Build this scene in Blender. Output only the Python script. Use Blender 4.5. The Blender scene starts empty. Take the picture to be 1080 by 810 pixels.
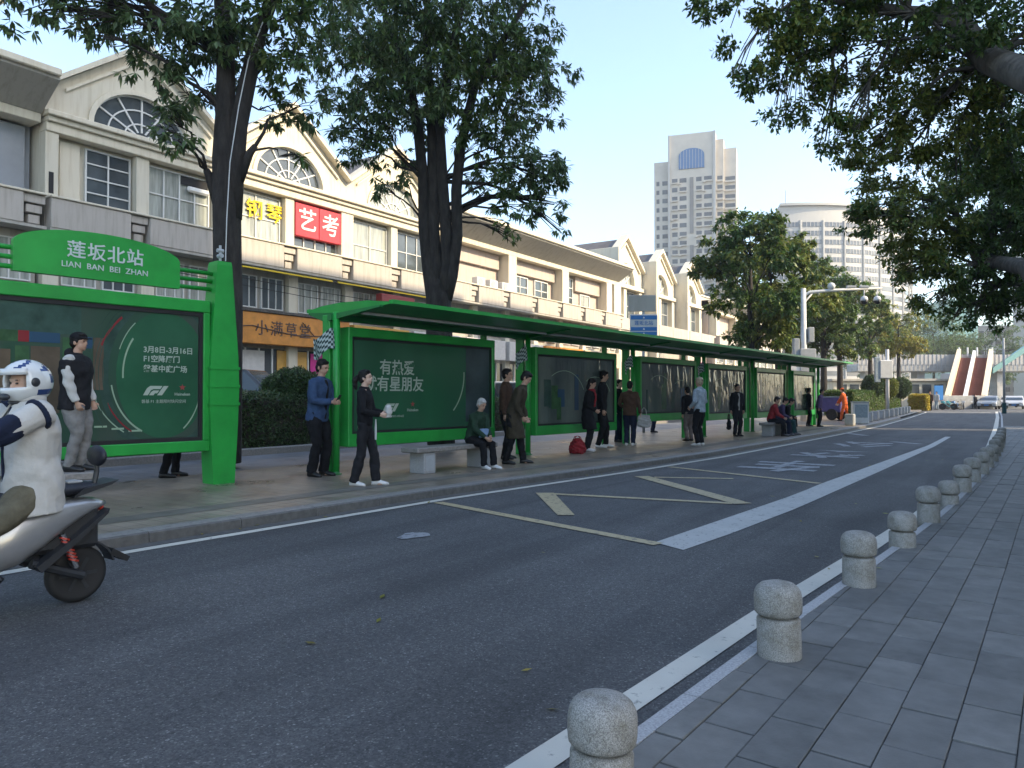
import bpy, bmesh, math, random
import numpy as np
from mathutils import Vector, Matrix
R = math.radians
random.seed(7)
rng = np.random.default_rng(11)
scene = bpy.context.scene
COL = scene.collection

# ------------------------------------------------------------------ camera
FPX, HZ, CH = 780.0, 418.0, 1.42          # focal length in pixels of a 1080 px wide frame, horizon row, eye height
YAW = math.atan((1065 - 540) / FPX)
SY, CY = math.sin(YAW), math.cos(YAW)
cam_d = bpy.data.cameras.new('camera')
cam_d.sensor_width = 36.0
cam_d.lens = 36.0 * FPX / 1080.0
cam_d.clip_end = 3000
cam_d.clip_start = 0.05
cam = bpy.data.objects.new('camera', cam_d)
COL.objects.link(cam)
cam.location = (0, 0, CH)
cam.rotation_euler = (R(90) + math.atan((HZ - 405) / FPX), 0, YAW)
scene.camera = cam

# ------------------------------------------------------------------ world and sun
SUN_EL = R(32)
SUN_H = Vector((0.97, 0.25, 0)).normalized()
SUN_DIR = Vector((SUN_H.x * math.cos(SUN_EL), SUN_H.y * math.cos(SUN_EL), math.sin(SUN_EL)))
world = bpy.data.worlds.new('World')
scene.world = world
world.use_nodes = True
wn = world.node_tree
bg = wn.nodes['Background']
sky = wn.nodes.new('ShaderNodeTexSky')
sky.sky_type = 'NISHITA'
sky.sun_disc = False
sky.sun_elevation = SUN_EL
sky.sun_rotation = math.atan2(SUN_H.x, SUN_H.y)
sky.air_density = 1.0
sky.dust_density = 1.3
sky.ozone_density = 3.0
wn.links.new(sky.outputs[0], bg.inputs[0])
bg.inputs[1].default_value = 0.15
sun_d = bpy.data.lights.new('sun', 'SUN')
sun_d.energy = 2.3
sun_d.angle = R(0.5)
sun_d.color = (1.0, 0.86, 0.65)
sun = bpy.data.objects.new('sun', sun_d)
COL.objects.link(sun)
sun.location = (30, 20, 60)
sun.rotation_euler = SUN_DIR.to_track_quat('Z', 'Y').to_euler()
scene.view_settings.view_transform = 'Standard'
scene.view_settings.look = 'None'
scene.view_settings.exposure = 1.78
scene.view_settings.gamma = 1.0
scene.view_settings.use_white_balance = True
scene.view_settings.white_balance_temperature = 7300
scene.view_settings.white_balance_tint = 8
scene.cycles.max_bounces = 6
scene.cycles.diffuse_bounces = 3
scene.cycles.glossy_bounces = 3
scene.cycles.transmission_bounces = 4
scene.cycles.transparent_max_bounces = 6
scene.cycles.caustics_reflective = False
scene.cycles.caustics_refractive = False

# ------------------------------------------------------------------ measuring helpers
def at(u, v, d):
    r = (u - 540) / FPX * d
    return Vector((-d * SY + r * CY, d * CY + r * SY, CH + (HZ - v) * d / FPX))
def gnd(u, v, z=0.0):
    return at(u, v, (CH - z) * FPX / (v - HZ))
def yfac(u, X):
    k = -SY + (u - 540) / FPX * CY
    d = X / k
    return d * CY + (u - 540) / FPX * d * SY

# ------------------------------------------------------------------ materials
def mat(name, col, rough=0.6, metal=0.0, var=0.0, scale=6.0, bump=0.0, bscale=40.0, col2=None, spec=0.5, coat=0.0,
        detail=4.0, island=0.0, trans=0.0, coords='Object', stretch=None, dist=0.01):
    m = bpy.data.materials.new(name)
    m.use_nodes = True
    nt = m.node_tree
    b = nt.nodes['Principled BSDF']
    b.inputs['Roughness'].default_value = rough
    b.inputs['Metallic'].default_value = metal
    b.inputs['Specular IOR Level'].default_value = spec
    if coat:
        b.inputs['Coat Weight'].default_value = coat
        b.inputs['Coat Roughness'].default_value = 0.08
    c = tuple(col) + (1.0,)
    b.inputs['Base Color'].default_value = c
    tc = None
    def coord():
        nonlocal tc
        if tc is None:
            n = nt.nodes.new('ShaderNodeTexCoord')
            tc = n.outputs[coords]
            if stretch:
                mp = nt.nodes.new('ShaderNodeMapping')
                mp.inputs['Scale'].default_value = stretch
                nt.links.new(tc, mp.inputs['Vector'])
                tc = mp.outputs[0]
        return tc
    out = None
    if var or col2:
        nz = nt.nodes.new('ShaderNodeTexNoise')
        nz.inputs['Scale'].default_value = scale
        nz.inputs['Detail'].default_value = detail
        nz.inputs['Roughness'].default_value = 0.6
        nt.links.new(coord(), nz.inputs['Vector'])
        cr = nt.nodes.new('ShaderNodeValToRGB')
        cr.color_ramp.elements[0].position = 0.32
        cr.color_ramp.elements[1].position = 0.68
        lo = tuple(max(0, x * (1 - var)) for x in col) + (1,)
        hi = tuple(min(1, x * (1 + var)) for x in col) + (1,)
        if col2:
            hi = tuple(col2) + (1,)
        cr.color_ramp.elements[0].color = lo
        cr.color_ramp.elements[1].color = hi
        nt.links.new(nz.outputs['Fac'], cr.inputs[0])
        out = cr.outputs[0]
    if island:
        g = nt.nodes.new('ShaderNodeNewGeometry')
        hs = nt.nodes.new('ShaderNodeHueSaturation')
        mr = nt.nodes.new('ShaderNodeMapRange')
        mr.inputs[3].default_value = 1 - island
        mr.inputs[4].default_value = 1 + island
        nt.links.new(g.outputs['Random Per Island'], mr.inputs[0])
        nt.links.new(mr.outputs[0], hs.inputs['Value'])
        mr2 = nt.nodes.new('ShaderNodeMapRange')
        mr2.inputs[3].default_value = 0.47
        mr2.inputs[4].default_value = 0.53
        mul = nt.nodes.new('ShaderNodeMath'); mul.operation = 'MULTIPLY'; mul.inputs[1].default_value = 17.31
        fr = nt.nodes.new('ShaderNodeMath'); fr.operation = 'FRACT'
        nt.links.new(g.outputs['Random Per Island'], mul.inputs[0])
        nt.links.new(mul.outputs[0], fr.inputs[0])
        nt.links.new(fr.outputs[0], mr2.inputs[0])
        nt.links.new(mr2.outputs[0], hs.inputs['Hue'])
        if out:
            nt.links.new(out, hs.inputs['Color'])
        else:
            hs.inputs['Color'].default_value = c
        out = hs.outputs[0]
    if out:
        nt.links.new(out, b.inputs['Base Color'])
    if bump:
        nz = nt.nodes.new('ShaderNodeTexNoise')
        nz.inputs['Scale'].default_value = bscale
        nz.inputs['Detail'].default_value = 5
        nt.links.new(coord(), nz.inputs['Vector'])
        bp = nt.nodes.new('ShaderNodeBump')
        bp.inputs['Strength'].default_value = bump
        bp.inputs['Distance'].default_value = dist
        nt.links.new(nz.outputs['Fac'], bp.inputs['Height'])
        nt.links.new(bp.outputs[0], b.inputs['Normal'])
    if trans:
        tr = nt.nodes.new('ShaderNodeBsdfTranslucent')
        mx = nt.nodes.new('ShaderNodeMixShader')
        mx.inputs[0].default_value = trans
        if out:
            nt.links.new(out, tr.inputs[0])
        else:
            tr.inputs[0].default_value = c
        nt.links.new(b.outputs[0], mx.inputs[1])
        nt.links.new(tr.outputs[0], mx.inputs[2])
        nt.links.new(mx.outputs[0], nt.nodes['Material Output'].inputs[0])
    return m

M = {}
def asphalt():
    m = mat('asphalt', (0.05, 0.053, 0.06), 0.82, bump=0.9, bscale=170, dist=0.006)
    nt = m.node_tree; b = nt.nodes['Principled BSDF']
    tc = nt.nodes.new('ShaderNodeTexCoord')
    v = nt.nodes.new('ShaderNodeTexVoronoi'); v.inputs['Scale'].default_value = 120
    n1 = nt.nodes.new('ShaderNodeTexNoise'); n1.inputs['Scale'].default_value = 0.5; n1.inputs['Detail'].default_value = 8; n1.inputs['Roughness'].default_value = 0.65
    n3 = nt.nodes.new('ShaderNodeTexNoise'); n3.inputs['Scale'].default_value = 26; n3.inputs['Detail'].default_value = 3
    for n in (v, n1, n3): nt.links.new(tc.outputs['Object'], n.inputs['Vector'])
    cr = nt.nodes.new('ShaderNodeValToRGB')
    e = cr.color_ramp.elements
    e[0].position = 0.0; e[0].color = (0.042, 0.042, 0.044, 1)
    e[1].position = 1.0; e[1].color = (0.28, 0.275, 0.27, 1)
    x = e.new(0.55); x.color = (0.080, 0.080, 0.083, 1)
    x = e.new(0.82); x.color = (0.110, 0.109, 0.110, 1)
    nt.links.new(v.outputs['Color'], cr.inputs[0])
    cr2 = nt.nodes.new('ShaderNodeValToRGB')
    cr2.color_ramp.elements[0].position = 0.3; cr2.color_ramp.elements[0].color = (0.72, 0.72, 0.73, 1)
    cr2.color_ramp.elements[1].position = 0.7; cr2.color_ramp.elements[1].color = (1.22, 1.22, 1.22, 1)
    nt.links.new(n1.outputs['Fac'], cr2.inputs[0])
    mx = nt.nodes.new('ShaderNodeMix'); mx.data_type = 'RGBA'; mx.blend_type = 'MULTIPLY'; mx.inputs[0].default_value = 1
    nt.links.new(cr.outputs[0], mx.inputs[6]); nt.links.new(cr2.outputs[0], mx.inputs[7])
    # worn wheel tracks and old drag marks running along the lane
    mpt = nt.nodes.new('ShaderNodeMapping'); mpt.inputs['Scale'].default_value = (1.3, 0.10, 1); mpt.inputs['Rotation'].default_value = (0, 0, 0.04)
    n4 = nt.nodes.new('ShaderNodeTexNoise'); n4.inputs['Scale'].default_value = 1.4; n4.inputs['Detail'].default_value = 7; n4.inputs['Distortion'].default_value = 0.5
    nt.links.new(tc.outputs['Object'], mpt.inputs[0]); nt.links.new(mpt.outputs[0], n4.inputs['Vector'])
    cr4 = nt.nodes.new('ShaderNodeValToRGB'); cr4.color_ramp.elements[0].position = 0.36; cr4.color_ramp.elements[0].color = (0.70, 0.70, 0.71, 1); cr4.color_ramp.elements[1].position = 0.58; cr4.color_ramp.elements[1].color = (1.06, 1.06, 1.05, 1)
    nt.links.new(n4.outputs['Fac'], cr4.inputs[0])
    mx4 = nt.nodes.new('ShaderNodeMix'); mx4.data_type = 'RGBA'; mx4.blend_type = 'MULTIPLY'; mx4.inputs[0].default_value = 1
    nt.links.new(mx.outputs[2], mx4.inputs[6]); nt.links.new(cr4.outputs[0], mx4.inputs[7]); mx = mx4
    mx2 = nt.nodes.new('ShaderNodeMix'); mx2.data_type = 'RGBA'; mx2.blend_type = 'OVERLAY'; mx2.inputs[0].default_value = 0.5
    nt.links.new(mx.outputs[2], mx2.inputs[6]); nt.links.new(n3.outputs['Fac'], mx2.inputs[7])
    nt.links.new(mx2.outputs[2], b.inputs['Base Color'])
    return m
M['asphalt'] = asphalt()
def worn_paint(name, col, wear=0.5, under=(0.06, 0.062, 0.068)):
    m = mat(name, col, 0.65, bump=0.4, bscale=140, dist=0.003)
    nt = m.node_tree; b = nt.nodes['Principled BSDF']
    tc = nt.nodes.new('ShaderNodeTexCoord')
    n1 = nt.nodes.new('ShaderNodeTexNoise'); n1.inputs['Scale'].default_value = 14; n1.inputs['Detail'].default_value = 9; n1.inputs['Roughness'].default_value = 0.72
    n2 = nt.nodes.new('ShaderNodeTexNoise'); n2.inputs['Scale'].default_value = 2.2; n2.inputs['Detail'].default_value = 5
    for n in (n1, n2): nt.links.new(tc.outputs['Object'], n.inputs['Vector'])
    cr = nt.nodes.new('ShaderNodeValToRGB')
    cr.color_ramp.elements[0].position = 0.20 + 0.25 * wear; cr.color_ramp.elements[0].color = tuple(under) + (1,)
    cr.color_ramp.elements[1].position = 0.30 + 0.25 * wear; cr.color_ramp.elements[1].color = tuple(col) + (1,)
    nt.links.new(n1.outputs['Fac'], cr.inputs[0])
    cr2 = nt.nodes.new('ShaderNodeValToRGB')
    cr2.color_ramp.elements[0].color = (0.72, 0.72, 0.72, 1); cr2.color_ramp.elements[1].color = (1.1, 1.1, 1.1, 1)
    nt.links.new(n2.outputs['Fac'], cr2.inputs[0])
    mx = nt.nodes.new('ShaderNodeMix'); mx.data_type = 'RGBA'; mx.blend_type = 'MULTIPLY'; mx.inputs[0].default_value = 1
    nt.links.new(cr.outputs[0], mx.inputs[6]); nt.links.new(cr2.outputs[0], mx.inputs[7])
    nt.links.new(mx.outputs[2], b.inputs['Base Color'])
    return m
M['paint_white'] = worn_paint('worn_white_paint', (0.60, 0.57, 0.50), 0.45)
M['paint_thick'] = worn_paint('worn_grey_white_paint', (0.46, 0.455, 0.44), 0.55)
M['paint_yellow'] = worn_paint('faded_yellow_paint', (0.46, 0.37, 0.22), 0.62)
M['paint_faded'] = worn_paint('faded_white_paint', (0.30, 0.31, 0.33), 0.75)
def paving(name, c1, c2, mortar, sx, sy, rough=0.55, bump=0.5):
    m = mat(name, c1, rough)
    nt = m.node_tree; b = nt.nodes['Principled BSDF']
    tc = nt.nodes.new('ShaderNodeTexCoord')
    br = nt.nodes.new('ShaderNodeTexBrick')
    br.inputs['Color1'].default_value = tuple(c1) + (1,); br.inputs['Color2'].default_value = tuple(c2) + (1,)
    br.inputs['Mortar'].default_value = tuple(mortar) + (1,)
    br.inputs['Scale'].default_value = 1; br.inputs['Mortar Size'].default_value = 0.006
    br.inputs['Brick Width'].default_value = sx; br.inputs['Row Height'].default_value = sy
    nt.links.new(tc.outputs['Object'], br.inputs['Vector'])
    n1 = nt.nodes.new('ShaderNodeTexNoise'); n1.inputs['Scale'].default_value = 1.1; n1.inputs['Detail'].default_value = 9; n1.inputs['Roughness'].default_value = 0.65
    nt.links.new(tc.outputs['Object'], n1.inputs['Vector'])
    cr2 = nt.nodes.new('ShaderNodeValToRGB')
    cr2.color_ramp.elements[0].position = 0.3; cr2.color_ramp.elements[0].color = (0.62, 0.61, 0.6, 1)
    cr2.color_ramp.elements[1].position = 0.7; cr2.color_ramp.elements[1].color = (1.2, 1.18, 1.15, 1)
    nt.links.new(n1.outputs['Fac'], cr2.inputs[0])
    mx = nt.nodes.new('ShaderNodeMix'); mx.data_type = 'RGBA'; mx.blend_type = 'MULTIPLY'; mx.inputs[0].default_value = 1
    nt.links.new(br.outputs['Color'], mx.inputs[6]); nt.links.new(cr2.outputs[0], mx.inputs[7])
    nt.links.new(mx.outputs[2], b.inputs['Base Color'])
    mr = nt.nodes.new('ShaderNodeMapRange'); mr.inputs[1].default_value = 0.3; mr.inputs[2].default_value = 0.7; mr.inputs[3].default_value = rough - 0.2; mr.inputs[4].default_value = rough + 0.15
    nt.links.new(n1.outputs['Fac'], mr.inputs[0]); nt.links.new(mr.outputs[0], b.inputs['Roughness'])
    n2 = nt.nodes.new('ShaderNodeTexNoise'); n2.inputs['Scale'].default_value = 60
    nt.links.new(tc.outputs['Object'], n2.inputs['Vector'])
    ad = nt.nodes.new('ShaderNodeMath'); ad.operation = 'MULTIPLY_ADD'; ad.inputs[1].default_value = -1.5
    nt.links.new(br.outputs['Fac'], ad.inputs[0]); nt.links.new(n2.outputs['Fac'], ad.inputs[2])
    bp = nt.nodes.new('ShaderNodeBump'); bp.inputs['Strength'].default_value = bump; bp.inputs['Distance'].default_value = 0.004
    nt.links.new(ad.outputs[0], bp.inputs['Height']); nt.links.new(bp.outputs[0], b.inputs['Normal'])
    return m
M['platform'] = paving('platform_paving', (0.25, 0.205, 0.165), (0.29, 0.24, 0.19), (0.13, 0.11, 0.095), 0.4, 0.2, 0.42)
M['lane'] = paving('cycle_lane_paving', (0.17, 0.175, 0.19), (0.2, 0.205, 0.22), (0.1, 0.1, 0.1), 0.5, 0.25, 0.5)
M['forecourt'] = paving('forecourt_paving', (0.25, 0.23, 0.2), (0.28, 0.26, 0.23), (0.12, 0.11, 0.1), 0.5, 0.5, 0.7)
M['earth'] = mat('far_ground', (0.12, 0.12, 0.11), 0.9, var=0.3, scale=0.3)
M['paver'] = mat('grey_paver', (0.138, 0.137, 0.133), 0.72, var=0.22, scale=5, bump=0.5, bscale=120, dist=0.004, island=0.0, detail=8)
M['paver2'] = mat('dark_grey_paver', (0.118, 0.118, 0.115), 0.7, var=0.25, scale=6, bump=0.5, bscale=120, dist=0.004, detail=8)
M['paver3'] = mat('pale_grey_paver', (0.158, 0.156, 0.150), 0.74, var=0.22, scale=6, bump=0.5, bscale=120, dist=0.004, detail=8)
M['joint'] = mat('sand_joint', (0.085, 0.083, 0.078), 0.95, var=0.4, scale=9)
M['granite'] = mat('granite', (0.34, 0.34, 0.35), 0.6, var=0.3, scale=90, bump=0.25, bscale=200, dist=0.002)
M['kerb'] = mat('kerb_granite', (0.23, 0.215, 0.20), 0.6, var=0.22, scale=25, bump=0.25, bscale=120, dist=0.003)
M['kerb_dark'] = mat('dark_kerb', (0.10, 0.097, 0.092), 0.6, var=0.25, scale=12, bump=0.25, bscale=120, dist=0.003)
def bollard_mat():
    m = mat('bollard_granite', (0.3, 0.29, 0.26), 0.7, bump=0.4, bscale=160, dist=0.002)
    nt = m.node_tree; b = nt.nodes['Principled BSDF']
    tc = nt.nodes.new('ShaderNodeTexCoord')
    n0 = nt.nodes.new('ShaderNodeTexNoise'); n0.inputs['Scale'].default_value = 240; n0.inputs['Detail'].default_value = 2
    n1 = nt.nodes.new('ShaderNodeTexNoise'); n1.inputs['Scale'].default_value = 13; n1.inputs['Detail'].default_value = 12; n1.inputs['Roughness'].default_value = 0.7
    for n in (n0, n1): nt.links.new(tc.outputs['Object'], n.inputs['Vector'])
    cr = nt.nodes.new('ShaderNodeValToRGB'); e = cr.color_ramp.elements
    e[0].position = 0.34; e[0].color = (0.13, 0.127, 0.12, 1); e[1].position = 0.64; e[1].color = (0.34, 0.33, 0.31, 1)
    nt.links.new(n0.outputs['Fac'], cr.inputs[0])
    cr1 = nt.nodes.new('ShaderNodeValToRGB'); e = cr1.color_ramp.elements
    e[0].position = 0.30; e[0].color = (0.62, 0.58, 0.48, 1); e[1].position = 0.55; e[1].color = (1.12, 1.11, 1.1, 1)
    nt.links.new(n1.outputs['Fac'], cr1.inputs[0])
    mx = nt.nodes.new('ShaderNodeMix'); mx.data_type = 'RGBA'; mx.blend_type = 'MULTIPLY'; mx.inputs[0].default_value = 1
    nt.links.new(cr.outputs[0], mx.inputs[6]); nt.links.new(cr1.outputs[0], mx.inputs[7])
    nt.links.new(mx.outputs[2], b.inputs['Base Color'])
    return m
M['bollard'] = bollard_mat()
M['green'] = mat('green_paint', (0.008, 0.32, 0.05), 0.42, var=0.17, scale=1.7, coat=0.12, bump=0.08, bscale=9, detail=9)
M['green_dk'] = mat('dark_green_paint', (0.006, 0.17, 0.04), 0.42, var=0.1, scale=3)
M['green_roof'] = mat('green_roof_paint', (0.012, 0.22, 0.06), 0.4, var=0.15, scale=2)
M['black'] = mat('black_rubber', (0.012, 0.012, 0.013), 0.7)
M['black_gloss'] = mat('black_plastic', (0.014, 0.014, 0.016), 0.3)
M['dark'] = mat('dark_interior', (0.02, 0.02, 0.022), 0.8)
M['steel'] = mat('grey_metal', (0.45, 0.46, 0.47), 0.4, metal=0.6, var=0.1)
M['white_metal'] = mat('white_painted_metal', (0.62, 0.63, 0.64), 0.45, var=0.06)
M['grey_metal'] = mat('grey_painted_metal', (0.38, 0.4, 0.42), 0.45, var=0.08)
def ad_glass(name, col, rough=0.06, wob=0.0, ws=3.0):
    return mat(name, col, rough, bump=wob, bscale=ws, dist=0.05, spec=0.55)
def stained(name, col, stain=(0.55, 0.5, 0.42), rough=0.8):
    m = mat(name, col, rough, bump=0.15, bscale=60, dist=0.004)
    nt = m.node_tree; b = nt.nodes['Principled BSDF']
    tc = nt.nodes.new('ShaderNodeTexCoord')
    mp = nt.nodes.new('ShaderNodeMapping'); mp.inputs['Scale'].default_value = (1, 2.2, 0.22)
    nt.links.new(tc.outputs['Object'], mp.inputs[0])
    n1 = nt.nodes.new('ShaderNodeTexNoise'); n1.inputs['Scale'].default_value = 2.6; n1.inputs['Detail'].default_value = 8; n1.inputs['Roughness'].default_value = 0.62
    nt.links.new(mp.outputs[0], n1.inputs['Vector'])
    cr = nt.nodes.new('ShaderNodeValToRGB'); e = cr.color_ramp.elements
    e[0].position = 0.28; e[0].color = tuple(a * s for a, s in zip(col, stain)) + (1,); e[1].position = 0.52; e[1].color = tuple(col) + (1,)
    nt.links.new(n1.outputs['Fac'], cr.inputs[0])
    nt.links.new(cr.outputs[0], b.inputs['Base Color'])
    return m
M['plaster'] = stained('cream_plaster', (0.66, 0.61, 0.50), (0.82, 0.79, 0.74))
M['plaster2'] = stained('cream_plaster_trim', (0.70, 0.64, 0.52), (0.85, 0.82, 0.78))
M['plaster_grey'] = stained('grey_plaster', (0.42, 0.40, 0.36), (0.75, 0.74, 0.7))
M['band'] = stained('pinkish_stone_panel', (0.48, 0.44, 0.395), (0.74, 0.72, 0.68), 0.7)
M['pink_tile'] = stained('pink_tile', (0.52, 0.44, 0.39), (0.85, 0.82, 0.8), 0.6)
M['pane'] = mat('window_glass', (0.07, 0.085, 0.095), 0.06, var=0.4, scale=0.7, spec=0.7)
M['pane_curtain'] = mat('window_glass_with_curtain', (0.34, 0.36, 0.33), 0.12, var=0.35, scale=1.5, spec=0.6, stretch=(1, 4, 0.4))
M['shop_glass'] = mat('shop_glass', (0.05, 0.055, 0.06), 0.08, var=0.5, scale=0.9, spec=0.6)
M['frame_white'] = mat('white_window_frame', (0.66, 0.66, 0.64), 0.5, var=0.05)
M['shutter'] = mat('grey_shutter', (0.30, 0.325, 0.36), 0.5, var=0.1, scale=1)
M['roof_dark'] = mat('dark_roof', (0.13, 0.12, 0.12), 0.8, var=0.2, scale=2)
M['red_sign'] = mat('red_sign_vinyl', (0.55, 0.045, 0.06), 0.45, var=0.06)
M['orange_sign'] = mat('orange_sign_board', (0.62, 0.25, 0.045), 0.5, var=0.18, scale=2.5)
M['letter_white'] = mat('white_lettering', (0.75, 0.75, 0.73), 0.5)
M['letter_pale'] = mat('pale_grey_lettering', (0.38, 0.45, 0.38), 0.5)
M['letter_sign'] = mat('silver_lettering', (0.55, 0.62, 0.62), 0.4)
M['letter_yellow'] = mat('yellow_lettering', (0.75, 0.52, 0.01), 0.5)
M['letter_brown'] = mat('brown_lettering', (0.09, 0.06, 0.05), 0.6)
M['letter_red'] = mat('red_emblem', (0.30, 0.045, 0.04), 0.5)
M['blue_sign'] = mat('blue_sign', (0.02, 0.18, 0.48), 0.4)
M['bark'] = mat('bark', (0.030, 0.025, 0.022), 0.9, var=0.5, scale=9, bump=1.0, bscale=16, dist=0.04, stretch=(1, 1, 0.3))
M['bark2'] = mat('grey_bark', (0.10, 0.09, 0.08), 0.9, var=0.4, scale=7, bump=0.8, bscale=14, dist=0.03, stretch=(1, 1, 0.3))
M['leaf_a'] = mat('blackboard_tree_leaf', (0.115, 0.175, 0.070), 0.42, island=0.5, trans=0.36)
M['leaf_b'] = mat('camphor_leaf', (0.095, 0.158, 0.045), 0.4, island=0.55, trans=0.38)
M['leaf_far'] = mat('far_leaf', (0.095, 0.155, 0.035), 0.5, island=0.45, trans=0.28)
M['leaf_olive'] = mat('olive_leaf', (0.17, 0.20, 0.04), 0.5, island=0.4, trans=0.3)
M['leaf_yellow'] = mat('yellow_leaf', (0.26, 0.24, 0.03), 0.5, island=0.35, trans=0.3)
M['leaf_hedge'] = mat('hedge_leaf', (0.055, 0.10, 0.03), 0.5, island=0.5, trans=0.15)
M['leaf_flower'] = mat('yellow_flower', (0.42, 0.33, 0.04), 0.6, island=0.3, trans=0.2)
M['twig'] = mat('twig', (0.05, 0.04, 0.03), 0.9)
M['tower'] = mat('tower_tile', (0.52, 0.47, 0.40), 0.7, var=0.08, scale=0.3)
M['tower_dark'] = mat('tower_recess', (0.21, 0.2, 0.19), 0.7, var=0.15, scale=0.2)
M['tower_win'] = mat('tower_glass', (0.07, 0.075, 0.08), 0.15, var=0.4, scale=0.15)
M['blue_glass'] = mat('blue_glass', (0.03, 0.13, 0.30), 0.1)
M['office'] = mat('office_white', (0.43, 0.415, 0.39), 0.6, var=0.05, scale=0.1)
M['office_win'] = mat('office_glass', (0.13, 0.145, 0.165), 0.12, var=0.3, scale=0.2)
M['teal'] = mat('teal_glass', (0.16, 0.33, 0.32), 0.25, var=0.1, scale=0.1)
M['far_wall'] = mat('far_wall', (0.42, 0.40, 0.38), 0.8, var=0.1, scale=0.1)
M['stair_red'] = mat('red_stair', (0.27, 0.095, 0.065), 0.7, var=0.12, scale=0.8)
M['concrete'] = mat('concrete', (0.40, 0.39, 0.37), 0.8, var=0.18, scale=2, bump=0.2, bscale=30)
M['opp'] = mat('opposite_wall', (0.42, 0.38, 0.33), 0.8, var=0.12, scale=0.4)

# ------------------------------------------------------------------ mesh helpers
class MB:
    def __init__(s): s.v = []; s.f = []; s.m = []
    def add(s, vs, fs, mi=0):
        o = len(s.v); s.v += [tuple(p) for p in vs]
        for f in fs: s.f.append(tuple(i + o for i in f)); s.m.append(mi)
        return s
    def box(s, x0, x1, y0, y1, z0, z1, mi=0, mtx=None):
        vs = [Vector((x, y, z)) for z in (z0, z1) for y in (y0, y1) for x in (x0, x1)]
        if mtx: vs = [mtx @ p for p in vs]
        return s.add(vs, [(0, 2, 3, 1), (4, 5, 7, 6), (0, 1, 5, 4), (2, 6, 7, 3), (0, 4, 6, 2), (1, 3, 7, 5)], mi)
    def bbox(s, x0, x1, y0, y1, z0, z1, b=0.01, mi=0, mtx=None):
        # box with chamfered edges
        vs = []; idx = {}
        X, Y, Z = (x0, x1), (y0, y1), (z0, z1)
        b = min(b, (x1 - x0) * .45, (y1 - y0) * .45, (z1 - z0) * .45)
        for i in (0, 1):
            for j in (0, 1):
                for k in (0, 1):
                    for a in range(3):
                        p = [X[i] + (b if i == 0 else -b), Y[j] + (b if j == 0 else -b), Z[k] + (b if k == 0 else -b)]
                        p[a] = (X, Y, Z)[a][(i, j, k)[a]]
                        idx[(i, j, k, a)] = len(vs); vs.append(Vector(p))
        fs = []
        for a in range(3):
            o1, o2 = [q for q in range(3) if q != a]
            for sd in (0, 1):
                q = []
                for (m_, n_) in ((0, 0), (1, 0), (1, 1), (0, 1)):
                    k = [0, 0, 0]; k[a] = sd; k[o1] = m_; k[o2] = n_
                    q.append(idx[(k[0], k[1], k[2], a)])
                flip = (sd == 1) != (a == 1)
                fs.append(tuple(q) if flip else tuple(q[::-1]))
        for a in range(3):
            o1, o2 = [q for q in range(3) if q != a]
            for m_ in (0, 1):
                for n_ in (0, 1):
                    k0 = [0, 0, 0]; k0[o1] = m_; k0[o2] = n_; k1 = list(k0); k1[a] = 1
                    fs.append((idx[(*k0, o1)], idx[(*k1, o1)], idx[(*k1, o2)], idx[(*k0, o2)]))
        for i in (0, 1):
            for j in (0, 1):
                for k in (0, 1):
                    fs.append((idx[(i, j, k, 0)], idx[(i, j, k, 1)], idx[(i, j, k, 2)]))
        if mtx: vs = [mtx @ p for p in vs]
        return s.add(vs, fs, mi)
    def prism(s, pts, d0, d1, axis='x', mi=0, mtx=None):
        # pts: 2D polygon (a, b); axis x -> (y, z), y -> (x, z), z -> (x, y)
        n = len(pts)
        def P(a, b, d):
            p = {'x': (d, a, b), 'y': (a, d, b), 'z': (a, b, d)}[axis]
            return mtx @ Vector(p) if mtx else Vector(p)
        vs = [P(a, b, d0) for a, b in pts] + [P(a, b, d1) for a, b in pts]
        fs = [tuple(range(n))[::-1], tuple(range(n, 2 * n))] + [(i, (i + 1) % n, n + (i + 1) % n, n + i) for i in range(n)]
        return s.add(vs, fs, mi)
    def tube(s, path, rad, n=8, mi=0, caps=True, squash=1.0):
        path = [Vector(p) for p in path]
        if not hasattr(rad, '__len__'): rad = [rad] * len(path)
        o = len(s.v); ref = None
        for i, p in enumerate(path):
            t = (path[min(i + 1, len(path) - 1)] - path[max(i - 1, 0)]).normalized()
            if ref is None:
                ref = Vector((1, 0, 0)) if abs(t.x) < 0.8 else Vector((0, 1, 0))
            a = (ref - t * ref.dot(t)).normalized(); ref = a
            b = t.cross(a)
            for k in range(n):
                w = 2 * math.pi * k / n
                s.v.append(tuple(p + a * (math.cos(w) * rad[i]) + b * (math.sin(w) * rad[i] * squash)))
        for i in range(len(path) - 1):
            for k in range(n):
                s.f.append((o + i * n + k, o + i * n + (k + 1) % n, o + (i + 1) * n + (k + 1) % n, o + (i + 1) * n + k)); s.m.append(mi)
        if caps:
            s.f.append(tuple(o + k for k in range(n))[::-1]); s.m.append(mi)
            e = o + (len(path) - 1) * n
            s.f.append(tuple(e + k for k in range(n))); s.m.append(mi)
        return s
    def lathe(s, prof, n=20, mi=0, c=(0, 0, 0), mtx=None):
        o = len(s.v)
        for r, z in prof:
            for k in range(n):
                w = 2 * math.pi * k / n
                p = Vector((c[0] + r * math.cos(w), c[1] + r * math.sin(w), c[2] + z))
                s.v.append(tuple(mtx @ p if mtx else p))
        for i in range(len(prof) - 1):
            for k in range(n):
                s.f.append((o + i * n + k, o + i * n + (k + 1) % n, o + (i + 1) * n + (k + 1) % n, o + (i + 1) * n + k)); s.m.append(mi)
        s.f.append(tuple(o + k for k in range(n))[::-1]); s.m.append(mi)
        e = o + (len(prof) - 1) * n
        s.f.append(tuple(e + k for k in range(n))); s.m.append(mi)
        return s
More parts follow.
